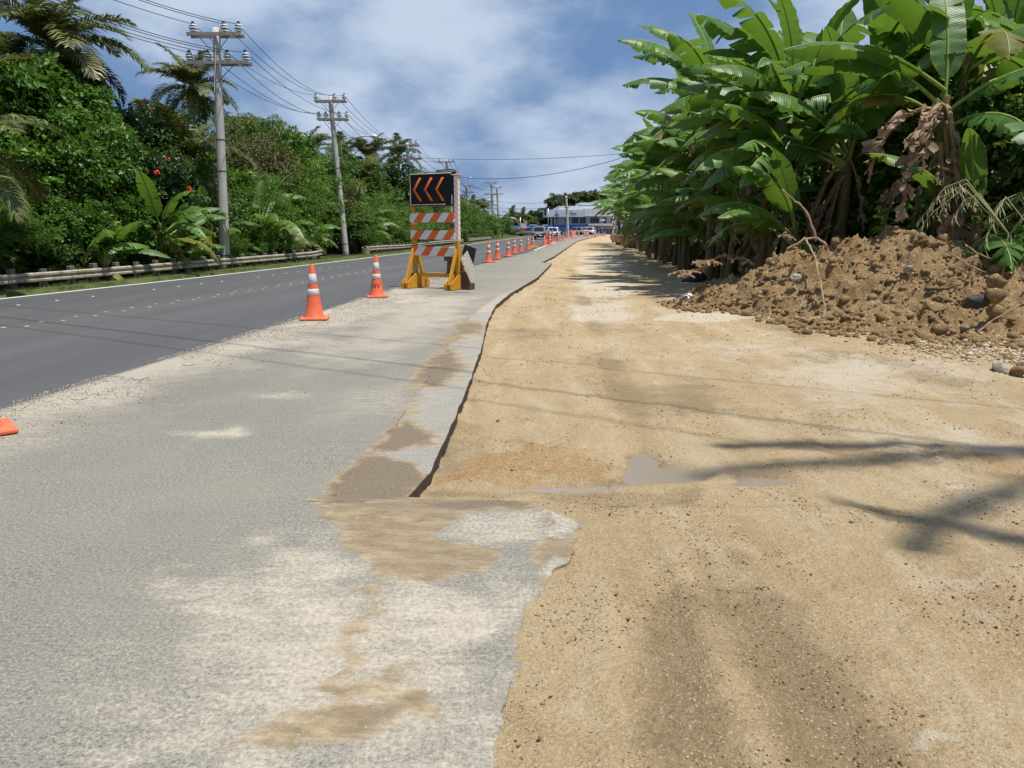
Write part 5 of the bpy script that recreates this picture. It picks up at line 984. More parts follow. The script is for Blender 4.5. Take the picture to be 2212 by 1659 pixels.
def leaves_np(P, N, L, Wd, seed, droop=0.35, narrow=False):
    """folded leaf diamonds at points P with outward normals N"""
    r = np.random.default_rng(seed); n = len(P)
    d = N + r.normal(0, 0.75, (n, 3)); d[:, 2] -= droop; d /= np.linalg.norm(d, axis=1)[:, None] + 1e-9
    up = N * 0.5 + r.normal(0, 0.55, (n, 3)) + np.array([0, 0, 0.8]); side = np.cross(d, up); side /= np.linalg.norm(side, axis=1)[:, None] + 1e-9; nn = np.cross(side, d)
    l = L * r.uniform(0.6, 1.25, n)[:, None]; w = l * Wd * r.uniform(0.8, 1.2, n)[:, None]
    a = P; tip = P + d * l - np.array([0, 0, 1]) * l * 0.12; m = P + d * l * 0.45 + nn * l * 0.04
    V = np.stack([a, m + side * w + nn * w * 0.3, tip, m - side * w + nn * w * 0.3], 1).reshape(-1, 3)
    i = np.arange(n)[:, None] * 4; F = np.concatenate([i + np.array([[0, 1, 2]]), i + np.array([[0, 2, 3]])], 0)
    return V, F, np.repeat(np.clip(r.normal(0.45, 0.24, n), 0, 1) ** 1.0, 4)
def crown_mesh(name, nclump, per, rad, L, Wd, mat, seed, clump_r=0.28, shell=0.55, flat=0.0, droop=0.35, hollow=True):
    r = np.random.default_rng(seed); rad = np.array(rad)
    c = r.normal(0, 1, (nclump, 3)); c /= np.linalg.norm(c, axis=1)[:, None]; c[:, 2] = np.where(c[:, 2] < -0.55, -c[:, 2], c[:, 2])
    rr = shell + (1 - shell) * r.uniform(0, 1, nclump) ** 0.6; rr *= 1 + 0.30 * r.normal(0, 1, nclump).clip(-1.5, 1.5); C = c * rr[:, None] * rad
    cr_ = clump_r * rad.mean() * r.uniform(0.6, 1.35, nclump)
    g = r.normal(0, 1, (nclump, per, 3)); g /= np.linalg.norm(g, axis=2)[:, :, None]; g[:, :, 2] = np.abs(g[:, :, 2]) * np.where(r.uniform(0, 1, (nclump, per)) < 0.78, 1, -1)
    P = C[:, None, :] + g * (cr_[:, None, None] * r.uniform(0.55, 1.05, (nclump, per))[:, :, None]) * np.array([1, 1, 0.8])
    N = g * 0.7 + c[:, None, :] * 0.5; V, F, rn = leaves_np(P.reshape(-1, 3), N.reshape(-1, 3), L, Wd, seed + 1, droop)
    tone = np.repeat(r.normal(0, 0.10, nclump), per * 4); return npmesh(name, V, F, mat, False, attrs={'rnd': np.clip(rn + tone, 0, 1)})
def trunk_mesh(h, r0, nb, spread, seed, name='trunk'):
    r = random.Random(seed); mb = MB(); pts = [Vector((0, 0, -0.25))]; x = y = 0
    for k in range(1, 7): x += r.uniform(-.06, .06) * h * 0.5; y += r.uniform(-.06, .06) * h * 0.5; pts.append(Vector((x, y, h * k / 6)))
    mb.tube(pts, [r0 * (1.15 - 0.11 * i) for i in range(7)], 8)
    for b in range(nb):
        s = pts[r.randint(2, 6)]; a = r.uniform(0, 6.28); e = s + Vector((math.cos(a) * spread, math.sin(a) * spread, r.uniform(0.3, 0.9) * spread)); m = s.lerp(e, 0.5) + Vector((0, 0, spread * 0.12)); mb.tube([s, m, e], [r0 * 0.45, r0 * 0.3, r0 * 0.1], 6)
    return mb.mesh(name, M['bark'], True)
CR = {}
for k in range(3):
    CR['broad', k] = crown_mesh('crown', 120, 74, (1.5, 1.5, 1.5), 0.20, 0.30, M['lf_broad'], 100 + k, 0.25, 0.5)
    CR['med', k] = crown_mesh('crown', 110, 78, (1.5, 1.5, 1.5), 0.15, 0.26, M['lf_med'], 200 + k, 0.26, 0.5)
for k in range(2):
    CR['fine', k] = crown_mesh('crown', 120, 95, (1.5, 1.5, 1.5), 0.135, 0.13, M['lf_fine'], 300 + k, 0.26, 0.5, droop=0.5)
    CR['brown', k] = crown_mesh('crown', 120, 80, (1.5, 1.5, 1.5), 0.14, 0.22, M['lf_brown'], 400 + k, 0.26, 0.5, droop=0.5)
    CR['tulip', k] = crown_mesh('crown', 100, 80, (1.5, 1.5, 1.5), 0.20, 0.30, M['lf_tulip'], 500 + k, 0.24, 0.5)
    CR['far', k] = crown_mesh('crown', 90, 60, (1.5, 1.5, 1.5), 0.28, 0.30, M['lf_far'], 600 + k, 0.28, 0.5)
TR = [trunk_mesh(1.6, 0.09, 6, 0.7, s) for s in range(3)]
FLOWER = None
def flower_mesh():
    mb = MB(); r = random.Random(4)
    for k in range(16):
        a = k * 2.4; e = Vector((math.cos(a) * 0.13, math.sin(a) * 0.13, 0.10 + r.uniform(-.06, .08))); mb.tube([(0, 0, 0), e * 0.6, e], [0.015, 0.05, 0.065], 6)
    return mb.mesh('flower', plain('red_tulip_flower', (0.55, 0.045, 0.012), 0.5, var=0.35, scale=12))
FLOWER = flower_mesh()
def tree(kind, x, y, r, zc, label, group=None, name='shrub', cat='shrub', sz=None, flowers=0, seed=0):
    """crown of radius r (x,y) and half height sz centred at zc"""
    rr = random.Random(seed * 31 + int(x * 7) + int(y * 13)); o = empty(name, (x, y, -0.1), rr.uniform(0, 6.28), label, cat, group); n = 3 if kind in ('broad', 'med') else 2; sz = sz or r
    c = link('crown', CR[kind, rr.randrange(n)], o); c.location = (0, 0, zc + 0.1); c.scale = (r / 1.5, r / 1.5 * rr.uniform(0.9, 1.1), sz / 1.5)
    k = link('trunk', TR[rr.randrange(3)], o); s = max(0.4, 0.68 * (zc + 0.1) / 1.6); k.scale = (min(2.2, s * 1.1), min(2.2, s * 1.1), s)
    for i in range(flowers):
        a, b = rr.uniform(0, 6.28), rr.uniform(0.1, 1.2); f = link('flower', FLOWER, o); f.location = (math.cos(a) * math.cos(b) * r * 1.03, math.sin(a) * math.cos(b) * r * 1.03, zc + 0.1 + math.sin(b) * sz * 1.05); sc = rr.uniform(0.5, 1.0); f.scale = (sc, sc, sc)
    return o
def at_px(kind, u, v, rpx, Y, label, group=None, vh=None, **k):
    """crown centred at picture (u,v) at distance Y, radius in picture px"""
    c = A(u, v, Y); r = rpx * Y / FPX; return tree(kind, c.x, Y, r, c.z, label, group, sz=(vh * Y / FPX if vh else None), **k)

# ---- left thicket -------------------------------------------------
GL = 'shrubs of the roadside thicket behind the guardrail'
rr = random.Random(11)
# tall glossy mass at the left edge
for k, (u, v, r, Y, vh) in enumerate(((-40, 330, 130, 23, 150), (70, 300, 105, 23.5, 125), (165, 290, 85, 25, 105), (20, 430, 110, 21.5, 110), (130, 420, 100, 22.5, 115), (215, 420, 75, 24, 100), (110, 230, 75, 26, 60), (-60, 230, 80, 24, 60), (60, 510, 80, 20.5, 60), (170, 510, 70, 22, 60), (250, 500, 60, 23.5, 60), (-80, 470, 110, 20, 100))):
    at_px('broad', u, v, r, Y, 'glossy broadleaf shrub ' + ('at mid height on the left edge', 'filling the middle of the green mass at the left', 'on the right shoulder of the green mass at the left', 'low down at the left edge', 'low in the middle of the green mass at the left', 'low on the right side of the green mass at the left', 'crowning the green mass under the big palm', 'high up beyond the left edge', 'lowest by the guardrail near the left edge', 'by the guardrail under the green mass at the left', 'by the guardrail left of the arching banana leaf', 'lowest beyond the left edge')[k], 'glossy shrubs at the left edge', vh=vh, seed=k)
at_px('fine', 15, 505, 75, 19.2, 'feathery light green bush by the guardrail at the left edge', vh=55, name='bush', cat='bush')
at_px('tulip', 255, 330, 62, 27, 'dark tulip tree with red flowers left of the nearest pole', vh=85, flowers=8, name='tulip_tree', cat='tree')
at_px('tulip', 345, 320, 62, 30, 'dark leafy tree with a red flower cluster near the pole', vh=70, flowers=7, name='tulip_tree', cat='tree', seed=2)
at_px('tulip', 335, 430, 75, 26, 'dark red-flowered tree low behind the banana leaves left of the pole', vh=80, flowers=7, name='tulip_tree', cat='tree', seed=3)
at_px('med', 405, 430, 75, 29, 'shaggy green tree directly behind the nearest pole', vh=90, name='tree', cat='tree')
at_px('tulip', 10, 160, 60, 25, 'dark red-flowered tree top under the big palm at the left edge', vh=60, flowers=4, name='tulip_tree', cat='tree', seed=5)
at_px('brown', 590, 395, 62, 40, 'brownish vine-hung tree right of the nearest pole', vh=70, name='vine_tree', cat='tree')
at_px('med', 545, 350, 50, 41, 'loose green tree above the tattered banana plant', vh=55, name='tree', cat='tree', seed=33)
at_px('brown', 540, 440, 55, 37, 'low vine-hung bush behind the tattered banana plant', vh=60, name='bush', cat='bush', seed=34)
at_px('brown', 500, 390, 70, 38, 'vine-hung tree touching the nearest pole on its right', vh=85, name='vine_tree', cat='tree', seed=3)
at_px('med', 570, 305, 52, 44, 'rounded treetop breaking the skyline right of the nearest pole', vh=42, name='tree', cat='tree', seed=4)
at_px('med', 520, 300, 45, 44, 'lower treetop close beside the nearest pole', vh=40, name='tree', cat='tree', seed=14)
at_px('broad', 635, 380, 55, 45, 'bright green tree left of the second pole', vh=62, name='tree', cat='tree', seed=6)
at_px('tulip', 838, 430, 62, 62, 'dark tulip tree with red flowers just left of the arrow board', vh=62, flowers=9, name='tulip_tree', cat='tree', seed=7)
at_px('med', 700, 400, 60, 50, 'green tree behind the second pole', vh=60, name='tree', cat='tree', seed=8)
at_px('med', 765, 420, 60, 56, 'green tree right of the second pole', vh=60, name='tree', cat='tree', seed=9)
at_px('med', 900, 440, 45, 70, 'green tree behind the third pole', vh=50, name='tree', cat='tree', seed=10)
at_px('fine', 650, 450, 80, 40, 'feathery green bush between the first two poles', vh=75, name='bush', cat='bush', seed=11)
at_px('fine', 560, 470, 75, 35, 'feathery green bush behind the fallen banana leaves', vh=65, name='bush', cat='bush', seed=12)
at_px('fine', 800, 485, 70, 52, 'feathery green bush right of the second pole', vh=48, name='bush', cat='bush', seed=13)
at_px('fine', 870, 490, 55, 58, 'feathery green bush left of the barricade above the guardrail', vh=42, name='bush', cat='bush', seed=15)
# filler rows along the rail
y = 13.0; k = 0; cnt = [0, 0, 0, 0]
while y < 110:
    for row, (off, h, hh) in enumerate(((1.25, 0.75, 0.9), (2.6, 1.6, 1.7), (4.6, 2.6, 2.2), (7.0, 3.4, 2.6))):
        if row == 3 and y < 24: continue
        if row == 0 and y > 60 and k % 2: continue
        xq = float(RX(y)) - off - 0.25; uq = CX + FPX * xq / y
        if row < 2 and ((y < 47.5 and y > 33 and abs(uq - 738) < (45 if row else 62)) or (y < 28.5 and abs(uq - 484) < 40)): continue
        cnt[row] += 1; kd = rr.choice(('med', 'fine', 'broad', 'med', 'brown') if row < 3 else ('med', 'broad', 'far')); r = (0.95, 1.5, 1.9, 2.3)[row] * rr.uniform(0.85, 1.15); x = float(RX(y)) - off - rr.uniform(0, 0.5)
        if row == 0: kd = rr.choice(('fine', 'med', 'fine'))
        tree(kd, x, y + rr.uniform(-0.4, 0.4), r, h * rr.uniform(0.85, 1.1) * min(1, 0.7 + y / 100), '%s %s, counted from the near end' % (ordw(cnt[row]), ('low bush right behind the guardrail', 'shrub in the second rank behind the guardrail', 'taller shrub deep in the roadside thicket', 'small tree at the back of the roadside thicket')[row]), GL + (', front rank', ', second rank', ', third rank', ', back rank')[row], sz=hh * rr.uniform(0.85, 1.15) * 0.75, seed=k)
        k += 1
    y += 1.9 if y < 30 else (2.6 if y < 60 else 4.0)
# left thicket far end right of the barricade
for k, (u, v, r, Y) in enumerate(((1015, 485, 34, 96), (1040, 488, 30, 104), (1062, 492, 24, 112), (985, 475, 38, 90), (1085, 492, 22, 128))):
    at_px('med', u, v, r, Y, '%s green shrub of the far hedge beyond the barricade, counted from the left' % ORD[k if k < 3 else k], 'far hedge right of the barricade', vh=r * 0.9, name='shrub', seed=20 + k)
# trees behind the buildings
for k, (u, v, r, vh, Y) in enumerate(((1108, 483, 22, 16, 225), (1135, 484, 24, 15, 230), (1160, 478, 24, 18, 235), (1185, 478, 20, 18, 240), (1090, 488, 16, 14, 215))):
    at_px('far', u, v, r, Y, '%s far tree behind the blue roof, counted from the left' % ORD[k], 'far trees behind the blue roof', vh=vh, name='tree', cat='tree', seed=40 + k)
for k, (u, v, r, vh, Y) in enumerate(((1200, 443, 20, 16, 232), (1228, 441, 20, 15, 236), (1252, 436, 18, 16, 240), (1275, 434, 22, 14, 245), (1300, 440, 26, 18, 250), (1330, 440, 30, 24, 250))):
    at_px('far', u, v, r, Y, '%s dark tree rising behind the white building, counted from the left' % ORD[k], 'trees behind the white building', vh=vh, name='tree', cat='tree', seed=50 + k)
for k in range(5):
    q = G(1092 + k * 9, 509.5); tree('fine' if k % 2 else 'brown', q.x, q.y + 20, 1.6, 0.5, '%s low hedge bush before the blue-roofed building, from the left' % ordw(k + 1), 'hedge bushes by the blue-roofed building', sz=0.8, seed=70 + k)
q = G(1362, 531); tree('fine', q.x + 0.2, q.y + 0.3, 0.75, 1.55, 'bright green plant growing in the round planter tub', None, name='potted_plant', cat='plant', sz=0.7)

# ---- coconut palms ------------------------------------------------
t = NT('palm_leaflet'); r_ = t.attr('rnd'); k_ = t.rand()
c = t.ramp(r_, (0.0, (0.06, 0.088, 0.02)), (0.6, (0.12, 0.155, 0.035)), (1.0, (0.25, 0.23, 0.075))); c = t.mix(t.math('MULTIPLY', t.thr(k_, 0.6, 1.0), 0.5), c, (0.16, 0.125, 0.045)); t.P(Base_Color=c, Roughness=0.42, Specular_IOR_Level=0.45); t.translucent((0.13, 0.16, 0.03), 0.2); M['palm'] = t.m
M['rachis'] = plain('palm_rachis', (0.26, 0.24, 0.07), 0.6); M['palmtrunk'] = m_concrete('palm_trunk', (0.24, 0.20, 0.16), 6); M['nut'] = plain('coconut_husk', (0.26, 0.20, 0.06), 0.6, var=0.3); 
def frond_mesh(L, e0, e1, seed, dead=False, n=62, sway=0.0, hang=0.55):
    r = np.random.default_rng(seed); s = np.linspace(0, 1, 25); ph = e0 + (e1 - e0) * s ** 1.25; ds = L / 24
    x = np.concatenate([[0], np.cumsum(np.cos(ph[:-1]) * ds)]); z = np.concatenate([[0], np.cumsum(np.sin(ph[:-1]) * ds)]); y = sway * L * s ** 2
    path = np.stack([x, y, z], -1); mb = MB(); mb.tube([Vector(p) for p in path], list(0.032 * (1 - s * 0.85)), 5, mi=1)
    VV = [np.array(mb.v)]; FF = []; nb = len(mb.v)
    ss = np.repeat(np.linspace(0.14, 0.99, n), 2); sg = np.tile([-1.0, 1.0], n); P = np.stack([np.interp(ss, s, path[:, k]) for k in range(3)], -1)
    T = np.stack([np.interp(ss, s, np.gradient(path[:, k], s)) for k in range(3)], -1); T /= np.linalg.norm(T, axis=1)[:, None]
    B = np.cross(T, np.array([0, 0, 1.0])); B /= np.linalg.norm(B, axis=1)[:, None] + 1e-6; Nn = np.cross(B, T)
    l = (0.30 + 0.70 * np.sin(np.clip(ss * 1.02, 0, 1) ** 0.7 * math.pi) ** 0.6) * 0.92 * (L / 3.2) * r.uniform(0.85, 1.1, len(ss)); l = np.where(ss > 0.93, l * 0.6, l)
    d0 = B * sg[:, None] * 0.8 + T * 0.55 + Nn * 0.25 + r.normal(0, 0.10, (len(ss), 3)); d0 /= np.linalg.norm(d0, axis=1)[:, None]
    m = P + d0 * (l * 0.5)[:, None]; d1 = d0 + np.array([0, 0, -1.0]) * (hang * r.uniform(0.7, 1.6, len(ss)))[:, None]; d1 /= np.linalg.norm(d1, axis=1)[:, None]; e = m + d1 * (l * 0.55)[:, None]
    wv = np.cross(d0, Nn); wv /= np.linalg.norm(wv, axis=1)[:, None] + 1e-6; w = 0.034 * (L / 3.2)
    V = np.stack([P - wv * w * 0.6, P + wv * w * 0.6, m + wv * w, m - wv * w, e], 1).reshape(-1, 3); i = (np.arange(len(ss)) * 5 + nb)[:, None]
    F3 = np.concatenate([i + np.array([[0, 1, 2]]), i + np.array([[0, 2, 3]]), i + np.array([[3, 2, 4]])], 0)
    Ft = np.array([t for f in mb.f for t in ([(f[0], f[1], f[2]), (f[0], f[2], f[3])] if len(f) == 4 else [(f[0], f[k], f[k + 1]) for k in range(1, len(f) - 1)])])
    rn = np.concatenate([np.full(nb, 0.9), np.repeat(np.clip(r.normal(0.5, 0.25, len(ss)), 0, 1), 5)])
    return npmesh('frond', np.concatenate([VV[0], V]), np.concatenate([Ft, F3]), [M['palm'], M['rachis']], False, attrs={'rnd': rn}, mi=[1] * len(Ft) + [0] * len(F3))
FR = [frond_mesh(3.2, R(78), R(25), 1), frond_mesh(3.2, R(62), R(-15), 2), frond_mesh(3.2, R(45), R(-45), 3), frond_mesh(3.2, R(25), R(-65), 4, sway=0.08), frond_mesh(3.2, R(5), R(-80), 5, hang=0.9), frond_mesh(3.2, R(-25), R(-85), 6, hang=1.2), frond_mesh(3.2, R(50), R(-30), 7, sway=-0.12)]
nut_me = MB().lathe([(0.01, -0.14), (0.09, -0.10), (0.125, 0), (0.10, 0.09), (0.01, 0.14)], 10).mesh('coconut', M['nut'], True)
def palm(u, v, Y, scale, label, n=20, wind=0.0, nuts=0, group=None, seed=0, base=None, low=1.0, lean=0.3, az=()):
    c = A(u, v, Y) if base is None else Vector(base); r = random.Random(seed + 5); o = empty('coconut_palm', (c.x - lean, Y if base is None else base[1], -0.1), 0, label, 'palm tree', group); h = c.z + 0.1
    mb = MB(); mb.tube([Vector((lean * (k / 10) ** 1.6, 0, h * k / 10)) for k in range(11)], [0.19 - 0.008 * k for k in range(11)], 10); mb.build('trunk', M['palmtrunk'], o, True)
    MB().lathe([(0.12, -0.5), (0.24, -0.25), (0.26, 0.0), (0.1, 0.3)], 10, caps=False).build('crown_shaft', M['bark'], o, True).location = (lean, 0, h)
    for k in range(n):
        q = k / n; me = FR[min(5, int(q * 6.2 * low))] if r.random() > 0.15 else FR[6]; a = k * 2.39996 + r.uniform(-.3, .3)
        f = link('frond', me, o); f.location = (lean, 0, h); f.rotation_euler = (r.uniform(-.12, .12), r.uniform(-.15, .15), a); s = scale * r.uniform(0.85, 1.1) * (0.8 if q < 0.12 else 1); f.scale = (s, s * r.choice((1, -1)), s)
    for k, a in enumerate(az):
        f = link('frond', FR[2 if k % 2 else 3], o); f.location = (lean, 0, h); f.rotation_euler = (0, 0, a); f.scale = (scale, scale * 0.15, scale)
    for k in range(nuts):
        a = k * 1.1; f = link('coconut', nut_me, o); f.location = (lean + 0.28 * math.cos(a), 0.28 * math.sin(a), h - 0.2 - 0.08 * (k % 3)); 
    return o
palm(115, 112, 26, 0.95, 'large windswept coconut palm at the upper left', 34, seed=1, lean=-0.4)
palm(415, 195, 46, 0.98, 'coconut palm with ripe nuts just left of the nearest pole', 28, nuts=9, seed=2)
palm(-75, 190, 22, 0.8, 'coconut palm cut by the left edge of the picture', 16, seed=3)
palm(-90, 330, 17.0, 0.75, 'low coconut palm sending one arching frond in from the left edge', 14, seed=4)
palm(662, 335, 60, 0.95, 'coconut palm on the skyline left of the second pole', 18, seed=5)
palm(795, 345, 72, 1.2, 'coconut palm on the skyline right of the second pole', 18, seed=6)
palm(740, 345, 80, 1.0, 'coconut palm peeking from behind the second pole', 16, seed=13)
palm(862, 338, 76, 0.9, 'lone coconut palm on the skyline by the third pole', 18, nuts=4, seed=7)
palm(772, 400, 56, 0.95, 'short coconut palm with drooping fronds right of the second pole', 20, seed=8)
palm(398, 345, 30, 0.85, 'young coconut palm behind the nearest pole', 14, seed=9)
palm(335, 310, 33, 0.85, 'young coconut palm among the tulip trees', 12, seed=19)
palm(505, 305, 46, 0.5, 'small palm head on the skyline right of the nearest pole', 12, seed=21)
for k, (u, v, Y) in enumerate(((1022, 450, 135), (1045, 455, 140), (1105, 470, 205), (1128, 472, 210), (1222, 434, 235), (1257, 428, 240), (1285, 426, 246))):
    palm(u, v, Y, 1.0 if Y < 200 else 1.15, ('first of two palms beyond the hedge right of the arrow board', 'second of two palms beyond the hedge right of the arrow board', 'palm left of the far street lamp', 'palm just right of the far street lamp', 'palm behind the lone pole at the building', 'palm over the roof of the white building', 'palm farthest right over the roof of the white building')[k], 15, seed=30 + k)

# ---- banana plants ------------------------------------------------
def m_banana(name, dk, md, lt, dead=False):
    t = NT(name); uv = t.n('ShaderNodeUVMap').outputs[0]; s = t.n('ShaderNodeSeparateXYZ', {'Vector': uv}); k = t.rand(); v = t.obj()
    vein = t.n('ShaderNodeTexWave', {'Vector': uv, 'Scale': 22.0, 'Distortion': 1.5, 'Detail': 2.0}, wave_type='BANDS', bands_direction='Y').outputs['Fac']
    big = t.noise(2.2, 4, 0.6, v)
    c = t.mix(t.math('MULTIPLY', k, 0.75), t.ramp(big, (0.3, dk), (0.7, md)), t.ramp(big, (0.3, md), (0.7, lt))); c = t.mix(t.math('MULTIPLY', vein, 0.22), c, dk)
    if not dead:
        edge = t.math('ADD', s.outputs[0], t.math('MULTIPLY', t.math('SUBTRACT', t.noise(5, 5, 0.7, v), 0.5), 0.75)); c = t.mix(t.math('MULTIPLY', t.thr(edge, 0.88, 1.08), t.thr(k, 0.05, 0.6)), c, (0.25, 0.17, 0.03)); c = t.mix(t.math('MULTIPLY', t.thr(edge, 1.04, 1.18), t.thr(k, 0.1, 0.6)), c, (0.20, 0.10, 0.045))
        t.P(Base_Color=c, Roughness=0.4, Specular_IOR_Level=0.5); t.translucent((0.20, 0.36, 0.035), 0.32)
    else: t.P(Base_Color=c, Roughness=0.8); t.translucent((0.30, 0.15, 0.06), 0.18)
    t.bump(vein, 0.25, 0.01); return t.m
M['ban'] = m_banana('banana_leaf', (0.032, 0.092, 0.017), (0.082, 0.195, 0.033), (0.165, 0.295, 0.056)); M['band_'] = m_banana('dry_banana_leaf', (0.13, 0.082, 0.05), (0.34, 0.225, 0.14), (0.58, 0.43, 0.30), True)
M['banyel'] = m_banana('yellowing_banana_leaf', (0.06, 0.09, 0.012), (0.16, 0.16, 0.02), (0.32, 0.23, 0.04))
M['midrib'] = plain('banana_midrib', (0.20, 0.27, 0.055), 0.45, var=0.25); M['midribdead'] = plain('dry_midrib', (0.30, 0.20, 0.10), 0.8)
def banana_leaf(L, Wd, e0, e1, tear, droop, seed, dead=False, twist=0.0, sway=0.0, pet=0.16, mat=None, power=1.3):
    r = random.Random(seed); N = 40; s = [i / N for i in range(N + 1)]; P = [Vector((0, 0, 0))]
    for i in range(N):
        ph = e0 + (e1 - e0) * s[i] ** power; P.append(P[-1] + Vector((math.cos(ph), 0, math.sin(ph))) * (L / N))
    for i in range(N + 1): P[i].y = sway * L * s[i] ** 2
    T = [(P[min(i + 1, N)] - P[max(i - 1, 0)]).normalized() for i in range(N + 1)]
    V, F, UV, MI = [], [], [], []
    i0 = int(pet * N); J = 4
    def wid(i):
        q = (i - i0) / (N - i0); return Wd / 2 * min(1, max(0.0, q / 0.16) ** 0.55) * min(1, max(0, (1 - q) / 0.34) ** 0.62)
    for sg in (-1, 1):
        i = i0; last = droop
        while i < N:
            ln = r.choice((1, 2, 3, 3, 5)) if dead else r.choice((1, 1, 1, 2, 2)) if r.random() < tear else r.choice((4, 6, 8, 11)); i1 = min(N, i + ln)
            if N - i1 < 2: i1 = N
            torn = tear > 0.15 and r.random() < 0.25 + tear
            d = droop + (r.gauss(0, 0.28) if torn else r.gauss(0, 0.05)); last = d; gap = r.uniform(0.15, 0.55) * tear if torn else 0.015; wl = 1.0 if not dead else r.uniform(0.35, 1.2); d = d + (r.gauss(0, 0.5) if dead else 0); cut = r.uniform(-0.15, 0.05) if torn else 0.0
            base = len(V); cnt = 0
            for a in range(i, i1 + 1):
                B = Vector((0, 1, 0)); Tn = T[a]; Nn = B.cross(Tn); Nn = -Nn if Nn.z < 0 and not dead else Nn; pt = P[a].copy(); w = wid(a) * wl * (1 + cut) / J
                mid = (i + i1) / 2; acc = Vector((0, 0, 0))
                V.append(tuple(pt)); UV.append((0.0, s[a]))
                for j in range(1, J + 1):
                    th = d * (0.35 + 0.9 * j / J) + twist * sg; lat = B * sg * math.cos(th) - Nn * math.sin(th); acc = acc + (lat + Tn * 0.22) * w
                    if dead: acc = acc + Vector((0, 0, -0.75 * w)) + Vector((r.gauss(0, 1), r.gauss(0, 1), r.gauss(0, 1))) * w * 0.28
                    sh = (mid - a) * gap * (j / J) ** 1.4 * (L / N); wav = Nn * (0.012 * math.sin(a * 1.9 + j) * (j / J)); V.append(tuple(pt + acc + Tn * sh + wav)); UV.append((j / J, s[a]))
                cnt += 1
            for a in range(cnt - 1):
                for j in range(J):
                    q = base + a * (J + 1) + j; f = (q, q + 1, q + J + 2, q + J + 1); F.append(f if sg > 0 else f[::-1]); MI.append(0)
            i = i1
    mb = MB(); mb.tube([P[k] - Vector((0, 0, 0.004)) for k in range(0, N + 1, 2)], [0.036 * (1 - 0.88 * (k / N)) + 0.003 for k in range(0, N + 1, 2)], 6)
    o = len(V); V += mb.v; UV += [(0, 0)] * len(mb.v)
    for f in mb.f:
        if len(f) == 4: F.append(tuple(x + o for x in f)); MI.append(1)
    return npmesh('leaf', V, F, [mat or (M['band_'] if dead else M['ban']), M['midribdead'] if dead else M['midrib']], True, uv=UV, mi=MI)
BL = [banana_leaf(2.7, 0.68, R(82), R(45), 0.15, -0.1, 1), banana_leaf(3.0, 0.76, R(60), R(-8), 0.4, 0.45, 2), banana_leaf(3.0, 0.8, R(48), R(-28), 0.5, 0.7, 3, sway=0.05), banana_leaf(2.9, 0.8, R(40), R(-36), 0.55, 0.85, 4), banana_leaf(3.0, 0.76, R(36), R(-58), 0.7, 0.9, 5, sway=-0.06),
      banana_leaf(2.7, 0.72, R(24), R(-62), 0.8, 1.0, 6), banana_leaf(2.9, 0.8, R(46), R(-18), 0.8, 0.75, 7), banana_leaf(3.1, 0.86, R(38), R(-24), 0.25, 0.65, 8, sway=0.04), banana_leaf(2.6, 0.74, R(54), R(-52), 0.85, 0.8, 9), banana_leaf(2.9, 0.84, R(28), R(-32), 0.35, 0.8, 10),
      banana_leaf(2.7, 0.72, R(16), R(-70), 0.6, 0.7, 11), banana_leaf(3.0, 0.72, R(56), R(-48), 0.65, 0.6, 12, sway=0.1), banana_leaf(3.0, 0.78, R(44), R(-8), 0.55, 0.55, 13, sway=-0.04)]
BY = [banana_leaf(2.64, 0.74, R(20), R(-75), 0.7, 0.6, 21, mat=M['banyel']), banana_leaf(2.64, 0.74, R(45), R(-70), 0.5, 0.5, 22, mat=M['banyel'])]
BD = [banana_leaf(2.0, 0.5, R(10), R(-88), 0.95, 1.15, 31, True, power=0.5), banana_leaf(2.2, 0.5, R(-40), R(-89), 0.95, 1.2, 32, True, power=0.4), banana_leaf(1.8, 0.55, R(35), R(-88), 0.95, 1.0, 33, True, power=0.6), banana_leaf(1.7, 0.4, R(-70), R(-92), 0.9, 1.25, 34, True, power=0.3)]
t = NT('pseudostem'); v = t.obj(); st = t.n('ShaderNodeMapping', {'Vector': v, 'Scale': (9, 9, 1.0)}).outputs[0]
c = t.ramp(t.noise(3, 5, 0.7, st), (0.3, (0.045, 0.032, 0.018)), (0.5, (0.12, 0.095, 0.04)), (0.7, (0.20, 0.17, 0.07)), (0.8, (0.13, 0.16, 0.04))); t.P(Base_Color=c, Roughness=0.65); t.bump(t.noise(5, 4, 0.7, st), 0.5, 0.02); M['stem'] = t.m
STEMS = []
for k in range(4):
    r = random.Random(k + 50); mb = MB(); lx, ly = r.uniform(-.25, .25), r.uniform(-.25, .25); path = [Vector((lx * (i / 8) ** 1.7, ly * (i / 8) ** 1.7, -0.2 + 1.2 * i / 8)) for i in range(9)]; mb.tube(path, [0.15 - 0.009 * i + r.uniform(-.008, .008) for i in range(9)], 12); STEMS.append((mb.mesh('stem', M['stem'], True), (lx, ly)))
t = NT('green_petiole'); t.P(Base_Color=(0.10, 0.16, 0.035), Roughness=0.5); M['petiole'] = t.m
